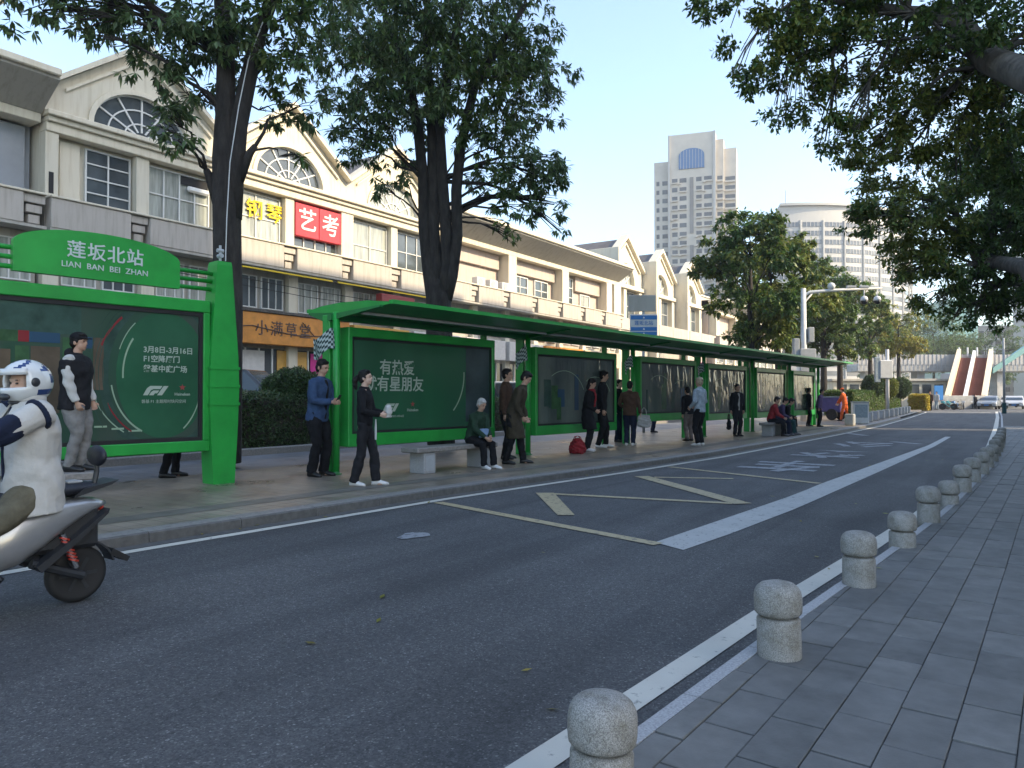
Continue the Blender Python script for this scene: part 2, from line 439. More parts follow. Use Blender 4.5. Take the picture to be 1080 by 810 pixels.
    def ell(s, c, r, n=14, m=9, mtx=None, mi=0):
        prof = []
        for i in range(m + 1):
            t = -math.pi / 2 + math.pi * i / m
            prof.append((max(math.cos(t), 0.02), math.sin(t)))
        S = Matrix.Diagonal((r[0], r[1], r[2], 1))
        T = Matrix.Translation(Vector(c)) @ (mtx if mtx else Matrix.Identity(4)) @ S
        return s.lathe(prof, n, mi, (0, 0, 0), T)
    def rings(s, rings, n=16, mi=0):
        # rings: (centre, axis_a * ra, axis_b * rb)
        o = len(s.v)
        for c, a, b in rings:
            for k in range(n):
                w = 2 * math.pi * k / n
                s.v.append(tuple(Vector(c) + Vector(a) * math.cos(w) + Vector(b) * math.sin(w)))
        for i in range(len(rings) - 1):
            for k in range(n):
                s.f.append((o + i * n + k, o + i * n + (k + 1) % n, o + (i + 1) * n + (k + 1) % n, o + (i + 1) * n + k)); s.m.append(mi)
        s.f.append(tuple(o + k for k in range(n))[::-1]); s.m.append(mi)
        e = o + (len(rings) - 1) * n
        s.f.append(tuple(e + k for k in range(n))); s.m.append(mi)
        return s
    def mesh(s, name, mats, smooth=False):
        me = bpy.data.meshes.new(name)
        me.from_pydata(s.v, [], s.f)
        if not isinstance(mats, (list, tuple)): mats = [mats]
        for m in mats: me.materials.append(m)
        if len(mats) > 1: me.polygons.foreach_set('material_index', s.m)
        if smooth: me.polygons.foreach_set('use_smooth', [True] * len(me.polygons))
        me.update()
        return me
    def build(s, name, mats, parent=None, smooth=False, fix=True):
        me = s.mesh(name, mats, smooth)
        if fix:
            bm = bmesh.new(); bm.from_mesh(me); bmesh.ops.recalc_face_normals(bm, faces=bm.faces[:]); bm.to_mesh(me); bm.free()
        return link(name, me, parent)
def link(name, me, parent=None):
    o = bpy.data.objects.new(name, me); COL.objects.link(o)
    if parent is not None: o.parent = parent
    return o
def tag(o, label=None, cat=None, group=None, kind=None):
    if label: o['label'] = label
    if cat: o['category'] = cat
    if group: o['group'] = group
    if kind: o['kind'] = kind
    return o
def empty(name, loc, rz=0.0, label=None, cat=None, group=None):
    o = bpy.data.objects.new(name, None); COL.objects.link(o)
    o.empty_display_size = 0.2
    o.location = loc; o.rotation_euler = (0, 0, rz)
    return tag(o, label, cat, group)
def copy_tree(o, parent=None):
    c = o.copy(); COL.objects.link(c)
    if parent is not None: c.parent = parent
    for ch in list(o.children): copy_tree(ch, c)
    return c
def text(name, body, size, m, parent=None, loc=(0, 0, 0), x=(0, 1, 0), y=(0, 0, 1), bold=0.0, extrude=0.004, align='CENTER', sx=1.0, spacing=1.0):
    c = bpy.data.curves.new(name, 'FONT'); c.body = body; c.size = size; c.align_x = align; c.align_y = 'CENTER'
    c.extrude = extrude; c.offset = bold * size; c.resolution_u = 3; c.space_character = spacing
    t = bpy.data.objects.new('tmp', c); COL.objects.link(t)
    dg = bpy.context.evaluated_depsgraph_get(); dg.update()
    me = bpy.data.meshes.new_from_object(t.evaluated_get(dg))
    bpy.data.objects.remove(t)
    X = Vector(x).normalized() * sx; Y = Vector(y).normalized(); Z = Vector(x).normalized().cross(Y)
    T = Matrix((( X.x, Y.x, Z.x, loc[0]), (X.y, Y.y, Z.y, loc[1]), (X.z, Y.z, Z.z, loc[2]), (0, 0, 0, 1)))
    me.transform(T)
    me.materials.clear(); me.materials.append(m)
    return link(name, me, parent)
def interp(tab, y):
    return float(np.interp(y, [t[0] for t in tab], [t[1] for t in tab]))
def strip(name, left, right, z, m, ys, parent=None, kind='structure', thick=0.0):
    b = MB(); vs = []
    for y in ys: vs += [(left(y), y, z), (right(y), y, z)]
    b.add(vs, [(2 * i, 2 * i + 1, 2 * i + 3, 2 * i + 2) for i in range(len(ys) - 1)])
    o = b.build(name, m, parent)
    if kind: o['kind'] = kind
    return o

# ------------------------------------------------------------------ ground, road, kerbs
RL = [(-30, -3.4), (-5, -2.15), (2.32, -1.61), (5.07, -1.41), (6.74, -1.25), (10.0, -0.99), (16.9, -0.66), (25.3, -0.57), (38.9, -0.62), (60, -0.80), (80, -1.1)]
KL = [(-30, -7.6), (3.5, -6.95), (5.3, -6.85), (8.1, -6.72), (12.5, -6.22), (17, -5.85), (23, -5.65), (30, -5.50), (39, -5.36), (55, -5.75), (74, -6.4), (82, -7.0)]
def rl(y): return interp(RL, y)
def kl(y): return interp(KL, y)
PZ, QZ = 0.105, 0.085          # platform height, near pavement height
MB().add([(-1500, -1500, -0.03), (1500, -1500, -0.03), (1500, 1500, -0.03), (-1500, 1500, -0.03)], [(0, 1, 2, 3)]).build('ground', M['earth'])['kind'] = 'structure'
ys = [-30 + i * 1.0 for i in range(113)]
road = strip('road', lambda y: kl(y) - 0.05, lambda y: rl(y) + 0.30, 0.0, M['asphalt'], ys)
MB().add([(-120, 82, 0.0), (90, 82, 0.0), (90, 97, 0.0), (-120, 97, 0.0)], [(0, 1, 2, 3)]).build('cross_road', M['asphalt'])['kind'] = 'structure'

# left platform
strip('bus_platform', lambda y: -11.35, lambda y: kl(y) - 0.10, PZ, M['platform'], ys)
strip('cycle_lane', lambda y: -14.0, lambda y: -11.35, PZ - 0.004, M['lane'], ys)
b = MB(); b.bbox(-14.16, -14.0, -30, 82, 0, 0.26, 0.02); b.build('planter_kerb', M['kerb'])['kind'] = 'structure'
MB().add([(-16.6, -30, 0.2), (-14.16, -30, 0.2), (-14.16, 82, 0.2), (-16.6, 82, 0.2)], [(0, 1, 2, 3)]).build('planting_soil', M['earth'])['kind'] = 'structure'
b = MB(); b.box(-24.35, -16.6, -40, 82, -0.02, 0.30); b.build('forecourt', M['forecourt'])['kind'] = 'structure'
kerb = tag(link('platform_kerb', None), kind='structure')
for i in range(58):
    y0 = -6 + i * 1.0
    b = MB(); g_ = 0.006; w = 0.26
    vs = []
    for y in (y0 + g_, y0 + 1 - g_):
        x = kl(y)
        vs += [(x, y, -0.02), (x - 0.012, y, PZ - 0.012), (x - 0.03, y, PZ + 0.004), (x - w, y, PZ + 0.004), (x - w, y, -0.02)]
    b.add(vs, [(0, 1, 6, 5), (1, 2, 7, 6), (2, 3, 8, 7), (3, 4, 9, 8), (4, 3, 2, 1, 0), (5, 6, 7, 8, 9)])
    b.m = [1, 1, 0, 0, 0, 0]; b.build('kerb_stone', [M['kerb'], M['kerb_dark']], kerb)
strip('gutter', lambda y: kl(y) - 0.01, lambda y: kl(y) + 0.16, 0.004, M['kerb_dark'], ys[20:92])
def tactile():
    m = mat('tactile_paving', (0.15, 0.135, 0.115), 0.55, var=0.25, scale=3)
    nt = m.node_tree; b = nt.nodes['Principled BSDF']
    tc = nt.nodes.new('ShaderNodeTexCoord')
    v = nt.nodes.new('ShaderNodeTexVoronoi'); v.inputs['Scale'].default_value = 14; v.inputs['Randomness'].default_value = 0.0
    nt.links.new(tc.outputs['Object'], v.inputs['Vector'])
    mr = nt.nodes.new('ShaderNodeMapRange'); mr.inputs[1].default_value = 0.25; mr.inputs[2].default_value = 0.4; mr.inputs[3].default_value = 1; mr.inputs[4].default_value = 0
    nt.links.new(v.outputs['Distance'], mr.inputs[0])
    bp = nt.nodes.new('ShaderNodeBump'); bp.inputs['Distance'].default_value = 0.012; bp.inputs['Strength'].default_value = 1
    nt.links.new(mr.outputs[0], bp.inputs['Height']); nt.links.new(bp.outputs[0], b.inputs['Normal'])
    return m
strip('tactile_strip', lambda y: kl(y) - 1.15, lambda y: kl(y) - 0.80, PZ + 0.004, tactile(), ys[20:92])

# right pavement: granite edging, pavers, bollards
pav = strip('pavement', lambda y: rl(y) + 0.36, lambda y: 12.0, QZ - 0.009, M['joint'], ys)
kr = tag(link('pavement_kerb', None), kind='structure')
for i in range(44):
    y0 = -4 + i * 0.8
    b = MB(); vs = []
    for y in (y0 + 0.004, y0 + 0.796):
        x = rl(y) + 0.30
        vs += [(x, y, -0.02), (x + 0.006, y, QZ - 0.012), (x + 0.018, y, QZ + 0.002), (x + 0.088, y, QZ + 0.002), (x + 0.088, y, -0.02)]
    b.add(vs, [(0, 1, 6, 5), (1, 2, 7, 6), (2, 3, 8, 7), (3, 4, 9, 8), (4, 3, 2, 1, 0), (5, 6, 7, 8, 9)])
    b.build('kerb_stone', M['granite'], kr)
strip('pavement_edging', lambda y: rl(y) + 0.285, lambda y: rl(y) + 0.37, QZ + 0.002, M['granite'], [31.3 + i for i in range(48)])
SK = 0.045
def clip_left(poly, y_ref):
    # keep the part right of the kerb edge
    f = lambda p: p[0] - (rl(p[1]) + 0.391)
    out = []
    for i in range(len(poly)):
        a, c = poly[i], poly[(i + 1) % len(poly)]
        fa, fc = f(a), f(c)
        if fa >= 0: out.append(a)
        if (fa >= 0) != (fc >= 0):
            t = fa / (fa - fc); out.append((a[0] + (c[0] - a[0]) * t, a[1] + (c[1] - a[1]) * t))
    return out
rest = MB(); n_tile = 0
PW, PL = 0.21, 0.42
pr = random.Random(3)
for ci in range(-8, 22):
    for ri in range(-10, 96):
        lx = -0.6 + ci * PW; ly = ri * PL + (PL / 2 if ci % 2 else 0)
        if ly > 40: continue
        g_ = 0.0034
        quad = [(lx + g_ * .6, ly + g_ * 1.7), (lx + PW - g_ * .6, ly + g_ * 1.7), (lx + PW - g_ * .6, ly + PL - g_ * 1.7), (lx + g_ * .6, ly + PL - g_ * 1.7)]
        quad = [(p[0] + SK * (p[1] - 3.8), p[1] - SK * p[0]) for p in quad]
        cx, cy = quad[0][0] + PW / 2, quad[0][1] + PL / 2
        if cx > 4.2: continue
        poly = clip_left(quad, cy)
        if len(poly) < 3: continue
        area = abs(sum(poly[i][0] * poly[(i + 1) % len(poly)][1] - poly[(i + 1) % len(poly)][0] * poly[i][1] for i in range(len(poly)))) / 2
        if area < 0.004: continue
        dz = pr.uniform(-0.003, 0.003)
        near = cy > 1.6 and cy < 16 and cx < 0.30 + 0.02 * cy and n_tile < 298
        # chamfered slab
        ax, ay = sum(p[0] for p in poly) / len(poly), sum(p[1] for p in poly) / len(poly)
        ins = [(p[0] + (ax - p[0]) * 0.025, p[1] + (ay - p[1]) * 0.02) for p in poly]
        n = len(poly); tx, ty = pr.uniform(-.008, .008), pr.uniform(-.005, .005)
        zt = lambda p: QZ + dz + (p[0] - ax) * tx + (p[1] - ay) * ty
        vs = [(p[0], p[1], QZ - 0.02) for p in poly] + [(p[0], p[1], zt(p) - 0.003) for p in poly] + [(p[0], p[1], zt(p)) for p in ins]
        fs = [tuple(range(2 * n, 3 * n))] + [(i, (i + 1) % n, n + (i + 1) % n, n + i) for i in range(n)] + [(n + i, n + (i + 1) % n, 2 * n + (i + 1) % n, 2 * n + i) for i in range(n)]
        mi = pr.choice([0, 0, 1, 2])
        if near:
            n_tile += 1
            bb = MB(); bb.add(vs, fs); bb.build('paver', [M['paver'], M['paver2'], M['paver3']][mi], pav)
        else:
            rest.add(vs, fs, mi)
rest.build('paver_field', [M['paver'], M['paver2'], M['paver3']], pav)['kind'] = 'stuff'

def bollard_proto():
    t = empty('bollard', (0, 0, 0))
    s = MB(); s.lathe([(0.109, -0.12), (0.110, 0.0), (0.109, 0.183), (0.105, 0.193), (0.094, 0.199), (0.088, 0.2)], 28); s.build('shaft', M['bollard'], t, True)
    s = MB(); s.lathe([(0.084, 0.196), (0.088, 0.211), (0.108, 0.214), (0.1165, 0.223), (0.1195, 0.25), (0.1195, 0.30), (0.115, 0.328), (0.103, 0.350), (0.083, 0.366), (0.05, 0.376), (0.02, 0.379)], 28); s.build('cap', M['bollard'], t, True)
    return t
proto = bollard_proto()
BY = [(-1.17, 2.28, -0.06), (-1.0, 3.96, 0), (-0.90, 5.75, 0), (-0.81, 7.45, -0.07), (-0.73, 9.05, 0), (-0.64, 10.7, -0.09), (-0.56, 12.15, 0), (-0.49, 13.65, 0), (-0.41, 15.1, 0), (-0.36, 16.6, 0), (-0.31, 18.2, -0.04), (-0.28, 19.8, 0), (-0.25, 21.4, 0), (-0.23, 23.0, 0), (-0.22, 25.0, 0), (-0.22, 27.6, 0)]
for i, (x, y, dz) in enumerate(BY):
    o = proto if i == 0 else copy_tree(proto)
    o.location = (x, y, QZ + dz); o.rotation_euler = (R(pr.uniform(-1.5, 1.5)), R(pr.uniform(-1.5, 1.5)), pr.uniform(0, 6))
    lab = ['granite bollard with domed cap cut off by the bottom edge of the photo', 'tall mossy granite bollard, second from the camera on the right pavement',
           'stained granite bollard, third from the camera along the right kerb', 'short sunken granite bollard with a crack in its cap, fourth from the camera',
           'tall grey granite bollard right behind the short cracked one'][i] if i < 5 else 'small grey granite bollard, number %s from the camera along the right kerb' % (['sixth', 'seventh', 'eighth', 'ninth', 'tenth', 'eleventh', 'twelfth', 'thirteenth', 'fourteenth', 'fifteenth', 'sixteenth'][i - 5])
    tag(o, lab.replace('number ', ''), 'bollard', 'granite bollards along the right kerb')

# ------------------------------------------------------------------ painted markings
def flat(name, pts, m, z=0.008):
    o = MB().add([(p[0], p[1], z) for p in pts], [tuple(range(len(pts)))]).build(name, m); o['kind'] = 'structure'
    return o
def bar(name, a, b_, w, m, z=0.008):
    a, b_ = Vector((a[0], a[1])), Vector((b_[0], b_[1])); d = (b_ - a).normalized(); n = Vector((-d.y, d.x)) * w / 2
    return flat(name, [a + n, a - n, b_ - n, b_ + n], m, z)
strip('edge_line', lambda y: rl(y), lambda y: rl(y) + 0.145 + 0.0008 * max(0, y), 0.006, M['paint_white'], ys)
strip('kerb_line', lambda y: kl(y) + 0.20, lambda y: kl(y) + 0.20 + 0.13, 0.006, M['paint_white'], [i * 1.0 for i in range(-10, 78)])
def tabw(pts):
    w = [gnd(u, v) for u, v in pts]; return sorted([(p.y, p.x) for p in w])
LT = tabw([(690, 572), (840, 521), (863, 511), (978, 470), (998, 460)]); RT = tabw([(720, 580), (751, 570), (840, 536), (930, 496), (985, 471), (1004, 460)])
P0, P1 = gnd(690, 572), gnd(720, 580)
vs = [(P0.x, P0.y), (P1.x, P1.y)] + [(interp(RT, y), y) for y in np.linspace(P1.y + .3, 30, 20)] + [(interp(LT, y), y) for y in np.linspace(30, P0.y + .3, 20)]
bl = MB(); n = 24; yy = np.linspace(0, 1, n); q = []
for t in yy:
    yl = P0.y + t * (30 - P0.y); yr = P1.y + t * (30 - P1.y)
    q += [(interp(LT, yl), yl, 0.006), (interp(RT, yr), yr, 0.006)]
bl.add(q, [(2 * i, 2 * i + 1, 2 * i + 3, 2 * i + 2) for i in range(n - 1)]).build('bay_boundary_line', M['paint_thick'])['kind'] = 'structure'
bar('zigzag_line', gnd(462, 530), gnd(694, 574), 0.15, M['paint_yellow'])
flat('zigzag_line', [gnd(565, 520), gnd(588, 543.5), gnd(606, 543.5), gnd(584, 520)], M['paint_yellow'], 0.009)
bar('zigzag_line', gnd(583, 521), gnd(772, 531), 0.15, M['paint_yellow'])
bar('zigzag_line', gnd(783, 531.5), gnd(676, 502.5), 0.26, M['paint_yellow'], 0.010)
bar('zigzag_line', gnd(690, 503.5), gnd(773, 505), 0.15, M['paint_yellow'])
bar('zigzag_line', gnd(706, 492.5), gnd(864, 510), 0.15, M['paint_yellow'])
bar('zigzag_line', gnd(941, 466), gnd(970, 468.5), 0.3, M['paint_faded'])
bar('zigzag_line', gnd(893, 457), gnd(913, 459.5), 0.3, M['paint_faded'])
for ch, (u, v) in zip('车交公', [(833, 490.5), (879, 478.5), (912, 468.5)]):
    p = gnd(u, v)
    o = text('road_lettering', ch, 2.7, M['paint_faded'], None, (p.x, p.y, 0.007), x=(-1, 0.04, 0), y=(-0.04, -1, 0), bold=0.02, extrude=0.0, sx=0.62)
    o['kind'] = 'structure'
p = gnd(436, 565)
flat('paint_spot', [(p.x + .13 * math.cos(a) * (1 + .3 * math.sin(3 * a)), p.y + .2 * math.sin(a)) for a in np.linspace(0, 6.28, 14)[:-1]], M['paint_faded'])
flat('stop_line', [(-6.3, 76), (-1.4, 76), (-1.4, 76.8), (-6.3, 76.8)], M['paint_white'])
p = gnd(582, 747)
lf = MB(); lf.add([(-.035, 0, .004), (0, -.012, .012), (.04, 0, .006), (0, .014, .002)], [(0, 1, 2), (0, 2, 3)])
o = lf.build('fallen_leaf', M['leaf_yellow']); o.location = (p.x, p.y, 0.002); o.rotation_euler = (0, 0, 0.5)
tag(o, 'small dry yellow leaf lying alone on the dark asphalt', 'leaf')

# ------------------------------------------------------------------ bus shelter
AX = Vector((0.078, 0.997, 0)).normalized()
SRZ = -math.atan2(AX.x, AX.y)
def poster_mat(name, base, kind):
    """printed poster behind glossy glass: swooshes of print on a dark green ground"""
    m = mat(name, base, 0.12, spec=0.5)
    nt = m.node_tree; b = nt.nodes['Principled BSDF']
    tc = nt.nodes.new('ShaderNodeTexCoord')
    nz = nt.nodes.new('ShaderNodeTexNoise'); nz.inputs['Scale'].default_value = {'board': 0.6, 'one': 0.5, 'film': 1.1}[kind]; nz.inputs['Detail'].default_value = 3; nz.inputs['Distortion'].default_value = 0.6
    mp = nt.nodes.new('ShaderNodeMapping'); mp.inputs['Scale'].default_value = (1, 1.0, 0.35) if kind != 'board' else (1, 1.6, 0.5)
    nt.links.new(tc.outputs['Object'], mp.inputs[0]); nt.links.new(mp.outputs[0], nz.inputs['Vector'])
    cr = nt.nodes.new('ShaderNodeValToRGB'); e = cr.color_ramp.elements
    e[0].position = 0.35; e[0].color = tuple(base) + (1,)
    e[1].position = 0.65
    e[1].color = {'board': (0.034, 0.086, 0.055, 1), 'one': (0.026, 0.125, 0.062, 1), 'film': (0.13, 0.16, 0.135, 1)}[kind]
    nt.links.new(nz.outputs['Fac'], cr.inputs[0])
    nt.links.new(cr.outputs[0], b.inputs['Base Color'])
    if kind == 'film':
        n2 = nt.nodes.new('ShaderNodeTexNoise'); n2.inputs['Scale'].default_value = 2.6; n2.inputs['Detail'].default_value = 2; n2.inputs['Distortion'].default_value = 1.2
        nt.links.new(mp.outputs[0], n2.inputs['Vector'])
        bp = nt.nodes.new('ShaderNodeBump'); bp.inputs['Strength'].default_value = 0.55; bp.inputs['Distance'].default_value = 0.05
        nt.links.new(n2.outputs['Fac'], bp.inputs['Height']); nt.links.new(bp.outputs[0], b.inputs['Normal'])
        b.inputs['Roughness'].default_value = 0.07
        b.inputs['Specular IOR Level'].default_value = 0.5
    return m
M['poster_board'] = poster_mat('poster_print_board', (0.060, 0.082, 0.066), 'board')
M['poster_one'] = poster_mat('poster_print_green', (0.020, 0.088, 0.046), 'one')
M['poster_film'] = poster_mat('poster_under_film', (0.060, 0.085, 0.085), 'film')
M['poster_circle'] = mat('poster_circle_print', (0.028, 0.115, 0.060), 0.12, var=0.2, scale=0.8)
M['poster_ring'] = mat('poster_ring_print', (0.042, 0.085, 0.068), 0.14, var=0.3, scale=3)
M['poster_line'] = mat('poster_pale_line', (0.30, 0.42, 0.30), 0.2)
M['poster_red'] = mat('poster_red_line', (0.24, 0.03, 0.035), 0.2)
M['poster_blue'] = mat('poster_blue_print', (0.03, 0.075, 0.13), 0.2)
M['poster_dusk'] = mat('poster_dusk_print', (0.040, 0.062, 0.066), 0.12, var=0.4, scale=1.2)
M['poster_brown'] = mat('poster_brown_print', (0.11, 0.085, 0.06), 0.2, var=0.3, scale=2)
M['poster_can'] = mat('poster_green_can', (0.045, 0.11, 0.05), 0.2, var=0.3, scale=4)
def f1logo(par, y, z, s, x, m):
    T = lambda pts: [(y + a * s, z + c * s) for a, c in pts]
    lo = MB().prism(T([(0, 0), (.28, .5), (.5, .66), (1.35, .66), (1.2, .44), (.72, .44), (.55, .36), (.33, 0)]), x - .001, x + .001).build('racing_emblem', m, par)
    MB().prism(T([(.42, 0), (.55, .22), (.72, .34), (1.13, .34), (.98, .14), (.82, .14), (.72, 0)]), x - .001, x + .001).build('racing_emblem', m, par)
    MB().prism(T([(.98, 0), (1.44, .66), (1.78, .66), (1.32, 0)]), x - .001, x + .001).build('racing_emblem', m, par)
SH0 = Vector((-9.45, 8.70, PZ))
sh = empty('bus_shelter', SH0, SRZ, 'long green bus shelter with flat roof and six advertising panels on the platform', 'bus shelter')
S_END = 27.9
# roof: lens-shaped slab
prof_top = [(-.78, 2.90), (-0.4, 2.945), (0.1, 2.97), (0.8, 2.95), (1.35, 2.90)]
prof_bot = [(1.35, 2.872), (0.8, 2.82), (0.1, 2.79), (-0.4, 2.815), (-.78, 2.872)]
b = MB(); b.prism(prof_top + prof_bot, 0.05, S_END, 'y'); b.build('roof', M['green_roof'], sh).location.z = -.08
b = MB(); b.box(1.30, 1.40, 0.02, S_END + .03, 2.86, 2.925); b.build('front_fascia', M['green'], sh).location.z = -.08
b = MB(); b.box(-.83, -.74, 0.02, S_END + .03, 2.86, 2.925); b.build('rear_fascia', M['green'], sh).location.z = -.08
b = MB(); b.prism([(p[0] * 0.995, p[1] + (.006 if p[1] > 2.9 else -.006)) for p in prof_top + prof_bot], 0.01, 0.048, 'y'); b.build('end_plate', M['green'], sh).location.z = -.08
b = MB(); b.box(-0.10, 0.0, -0.1, S_END - .6, 2.60, 2.708); b.build('roof_beam', M['green_dk'], sh)
b = MB(); b.tube([(0.55, .1, 2.70), (0.55, S_END - .6, 2.70)], 0.025, 8); b.build('light_tube', M['white_metal'], sh)
posts = [0.0, 5.35, 10.15, 14.85, 19.15, 23.4, 27.4]
for s_ in posts:
    b = MB(); b.tube([(0.02, s_, 0), (0.02, s_, 2.74)], 0.062, 14); b.build('post', M['green'], sh, True)
    b = MB(); b.bbox(-0.30, -0.10, s_ - 0.05, s_ + 0.05, 0, 2.70, 0.01); b.build('rear_post', M['green'], sh)
    b = MB(); b.prism([(-0.3, 2.60), (0.05, 2.62), (1.15, 2.745), (1.15, 2.775), (0.1, 2.72), (-.7, 2.77), (-.7, 2.74)], s_ - 0.04, s_ + 0.04, 'y'); b.build('bracket', M['green_dk'], sh)
    b = MB(); b.lathe([(0.10, 0), (0.10, 0.015), (0.07, 0.02), (0.062, 0.05)], 14, c=(0.02, s_, 0)); b.build('post_foot', M['green_dk'], sh)
    if s_ < 27:
        b = MB(); b.bbox(-0.28, -0.16, s_ + 4.05 * (1 if s_ < 1 else .9) , s_ + 4.05 * (1 if s_ < 1 else .9) + 0.09, 0, 2.70, 0.01)
        b.build('panel_post', M['green'], sh)
panels = [(0.20, 4.10, .45, 2.50, 'poster_one'), (5.55, 9.15, .42, 2.44, 'poster_film'), (10.45, 14.1, .60, 2.44, 'poster_film'), (15.0, 18.4, .52, 2.40, 'poster_film'), (19.4, 22.7, .50, 2.40, 'poster_film'), (23.65, 26.6, .50, 2.40, 'poster_film')]
for i, (s0, s1, z0, z1, pm) in enumerate(panels):
    f = MB(); t = 0.13; x0, x1 = -0.16, 0.10
    f.bbox(x0, x1, s0, s1, z1 - t - .03, z1, 0.012); f.bbox(x0 - .002, x1 + .002, s0, s1, z0, z0 + t + 0.09, 0.012)
    f.bbox(x0 + .003, x1 - .003, s0 + .001, s0 + 0.09, z0 + t + .05, z1 - t, 0.012); f.bbox(x0 + .003, x1 - .003, s1 - 0.09, s1 - .001, z0 + t + .05, z1 - t, 0.012)
    fo = f.build('advertising_panel', M['green'], sh)
    g = MB(); g.box(x0 + 0.03, x1 - 0.045, s0 + 0.085, s1 - 0.085, z0 + t + .085, z1 - t - .028); g.build('poster', M[pm], fo)
    k = MB(); e = 0.045
    xx = x1 - 0.045
    k.box(xx, xx + .02, s0 + .088, s1 - .088, z0 + t + .088, z0 + t + .088 + e); k.box(xx, xx + .02, s0 + .088, s1 - .088, z1 - t - .03 - e, z1 - t - .031)
    k.box(xx, xx + .019, s0 + .089, s0 + .089 + e, z0 + t + .09 + e, z1 - t - .032 - e); k.box(xx, xx + .019, s1 - .089 - e, s1 - .089, z0 + t + .09 + e, z1 - t - .032 - e)
    k.build('gasket', M['black'], fo)
    xs = xx + 0.004
    if i == 0:
        text('lettering', '有热爱', 0.29, M['letter_pale'], fo, (xs, 1.36, 1.82), bold=0.014, extrude=0.001)
        text('lettering', '就有星朋友', 0.29, M['letter_pale'], fo, (xs, 1.30, 1.52), bold=0.014, extrude=0.001)
        text('lettering', 'Heineken', 0.075, M['letter_pale'], fo, (xs, 1.74, 1.06), bold=0.01, extrude=0.001)
        st = MB(); st.prism([(1.74 + .055 * (1 if q % 2 == 0 else .42) * math.sin(q * math.pi / 5), 1.17 + .055 * (1 if q % 2 == 0 else .42) * math.cos(q * math.pi / 5)) for q in range(10)], xs - .002, xs + .001); st.build('star_emblem', M['letter_red'], fo)
        f1logo(fo, 1.0, 1.04, .22, xs, M['letter_pale'])
        text('lettering', '3月8日-3月16日', 0.05, M['letter_pale'], fo, (xs, 1.35, .95), extrude=0.001)
        MB().box(xs - .003, xs - .0008, 3.22, 3.95, .80, 2.30).build('printed_block', M['poster_dusk'], fo)
        for (a0, a1, r0, w_) in ((-0.75, 0.05, 1.15, .03), (-0.62, .25, 1.9, .02), (-.2, .6, 2.3, .018)):
            aa = np.linspace(a0, a1, 18); pts = [(2.0 + r0 * math.cos(a) * 1.0, 1.75 + r0 * 0.9 * math.sin(a)) for a in aa] + [(2.0 + (r0 + w_) * math.cos(a), 1.75 + (r0 + w_) * .9 * math.sin(a)) for a in aa[::-1]]
            pts = [(min(max(p[0], .35), 3.9), min(max(p[1], .75), 2.25)) for p in pts]
            sw = MB()
            for j in range(17):
                sw.add([(xs - .001, *pts[j]), (xs - .001, *pts[j + 1]), (xs - .001, *pts[34 - j]), (xs - .001, *pts[35 - j])], [(0, 1, 2, 3)])
            sw.build('light_streak', M['poster_line'], fo)
    else:
        pr2 = random.Random(i)
        for q in range(7):
            yc = s0 + .3 + pr2.random() * (s1 - s0 - .9); w_ = pr2.uniform(.08, .3); zb = pr2.uniform(.75, 1.1); zt = zb + pr2.uniform(.4, 1.0)
            MB().box(xs - .003, xs + .0005 + .0003 * q, yc, yc + w_, zb, min(zt, z1 - .25)).build('print_block', M[('poster_can', 'poster_blue', 'poster_ring')[q % 3]], fo)
        aa = np.linspace(.4, 2.2, 14)
        for (cy_, r0) in ((s0 + 1.2, .9), (s1 - 1.0, .75)):
            c2 = MB()
            for j in range(13):
                q = [(cy_ + rr * math.cos(a), 1.2 + rr * .8 * math.sin(a)) for rr, a in ((r0, aa[j]), (r0, aa[j + 1]), (r0 + .02, aa[j + 1]), (r0 + .02, aa[j]))]
                q = [(min(max(p_[0], s0 + .15), s1 - .15), min(p_[1], z1 - .25)) for p_ in q]
                c2.add([(xs + .004, *p_) for p_ in q], [(0, 1, 2, 3)])
            c2.build('light_streak', M['poster_line'], fo)

# ------------------------------------------------------------------ station name board
BD0 = Vector((-10.0, 6.80, PZ)); BRZ = -math.atan2(0.105, 0.994)
bd = empty('station_board', BD0, BRZ, 'big green bus stop board with arched name plate and racing poster at the left', 'bus stop sign')
def slab(y0, y1, zs):
    b = MB(); 
    # tapered post seen from the road: (z, half width along y, depth)
    rg = [((0, (y0 + y1) / 2, z), (d, 0, 0), (0, w, 0)) for z, w, d in zs]
    vs = []
    for c, a, c2 in rg:
        for sx, sy in ((-1, -1), (1, -1), (1, 1), (-1, 1)):
            vs.append((c[0] + a[0] * sx, c[1] + c2[1] * sy, c[2]))
    fs = [(0, 1, 2, 3)] + [(4 * i + k, 4 * i + (k + 1) % 4, 4 * i + 4 + (k + 1) % 4, 4 * i + 4 + k) for i in range(len(rg) - 1) for k in range(4)] + [tuple(len(vs) - 4 + k for k in range(4))]
    return b.add(vs, fs)
for yc in (0.06, -6.3):
    slab(yc - .2, yc + .2, [(0, .17, .16), (0.9, .22, .16), (1.45, .235, .165), (1.9, .22, .16), (3.30, .12, .14), (3.36, .11, .13)]).build('post', M['green'], bd)
    for zz in (1.18, 1.45, 1.72):
        slab(yc - .2, yc + .2, [(zz, .243, .176), (zz + .04, .243, .176)]).build('post_ring', M['green'], bd)
    b = MB(); b.tube([(0, yc, 3.36), (0, yc, 3.62)], .02, 8); b.tube([(-.05, yc, 3.46), (.05, yc, 3.46)], .035, 8); b.tube([(0, yc - .05, 3.54), (0, yc + .05, 3.54)], .03, 8); b.build('insulator', M['grey_metal'], bd)
f = MB()
f.bbox(-.15, .10, -6.08, -.14, 2.56, 2.74, .012); f.bbox(-.15, .10, -6.08, -.14, .50, .66, .012)
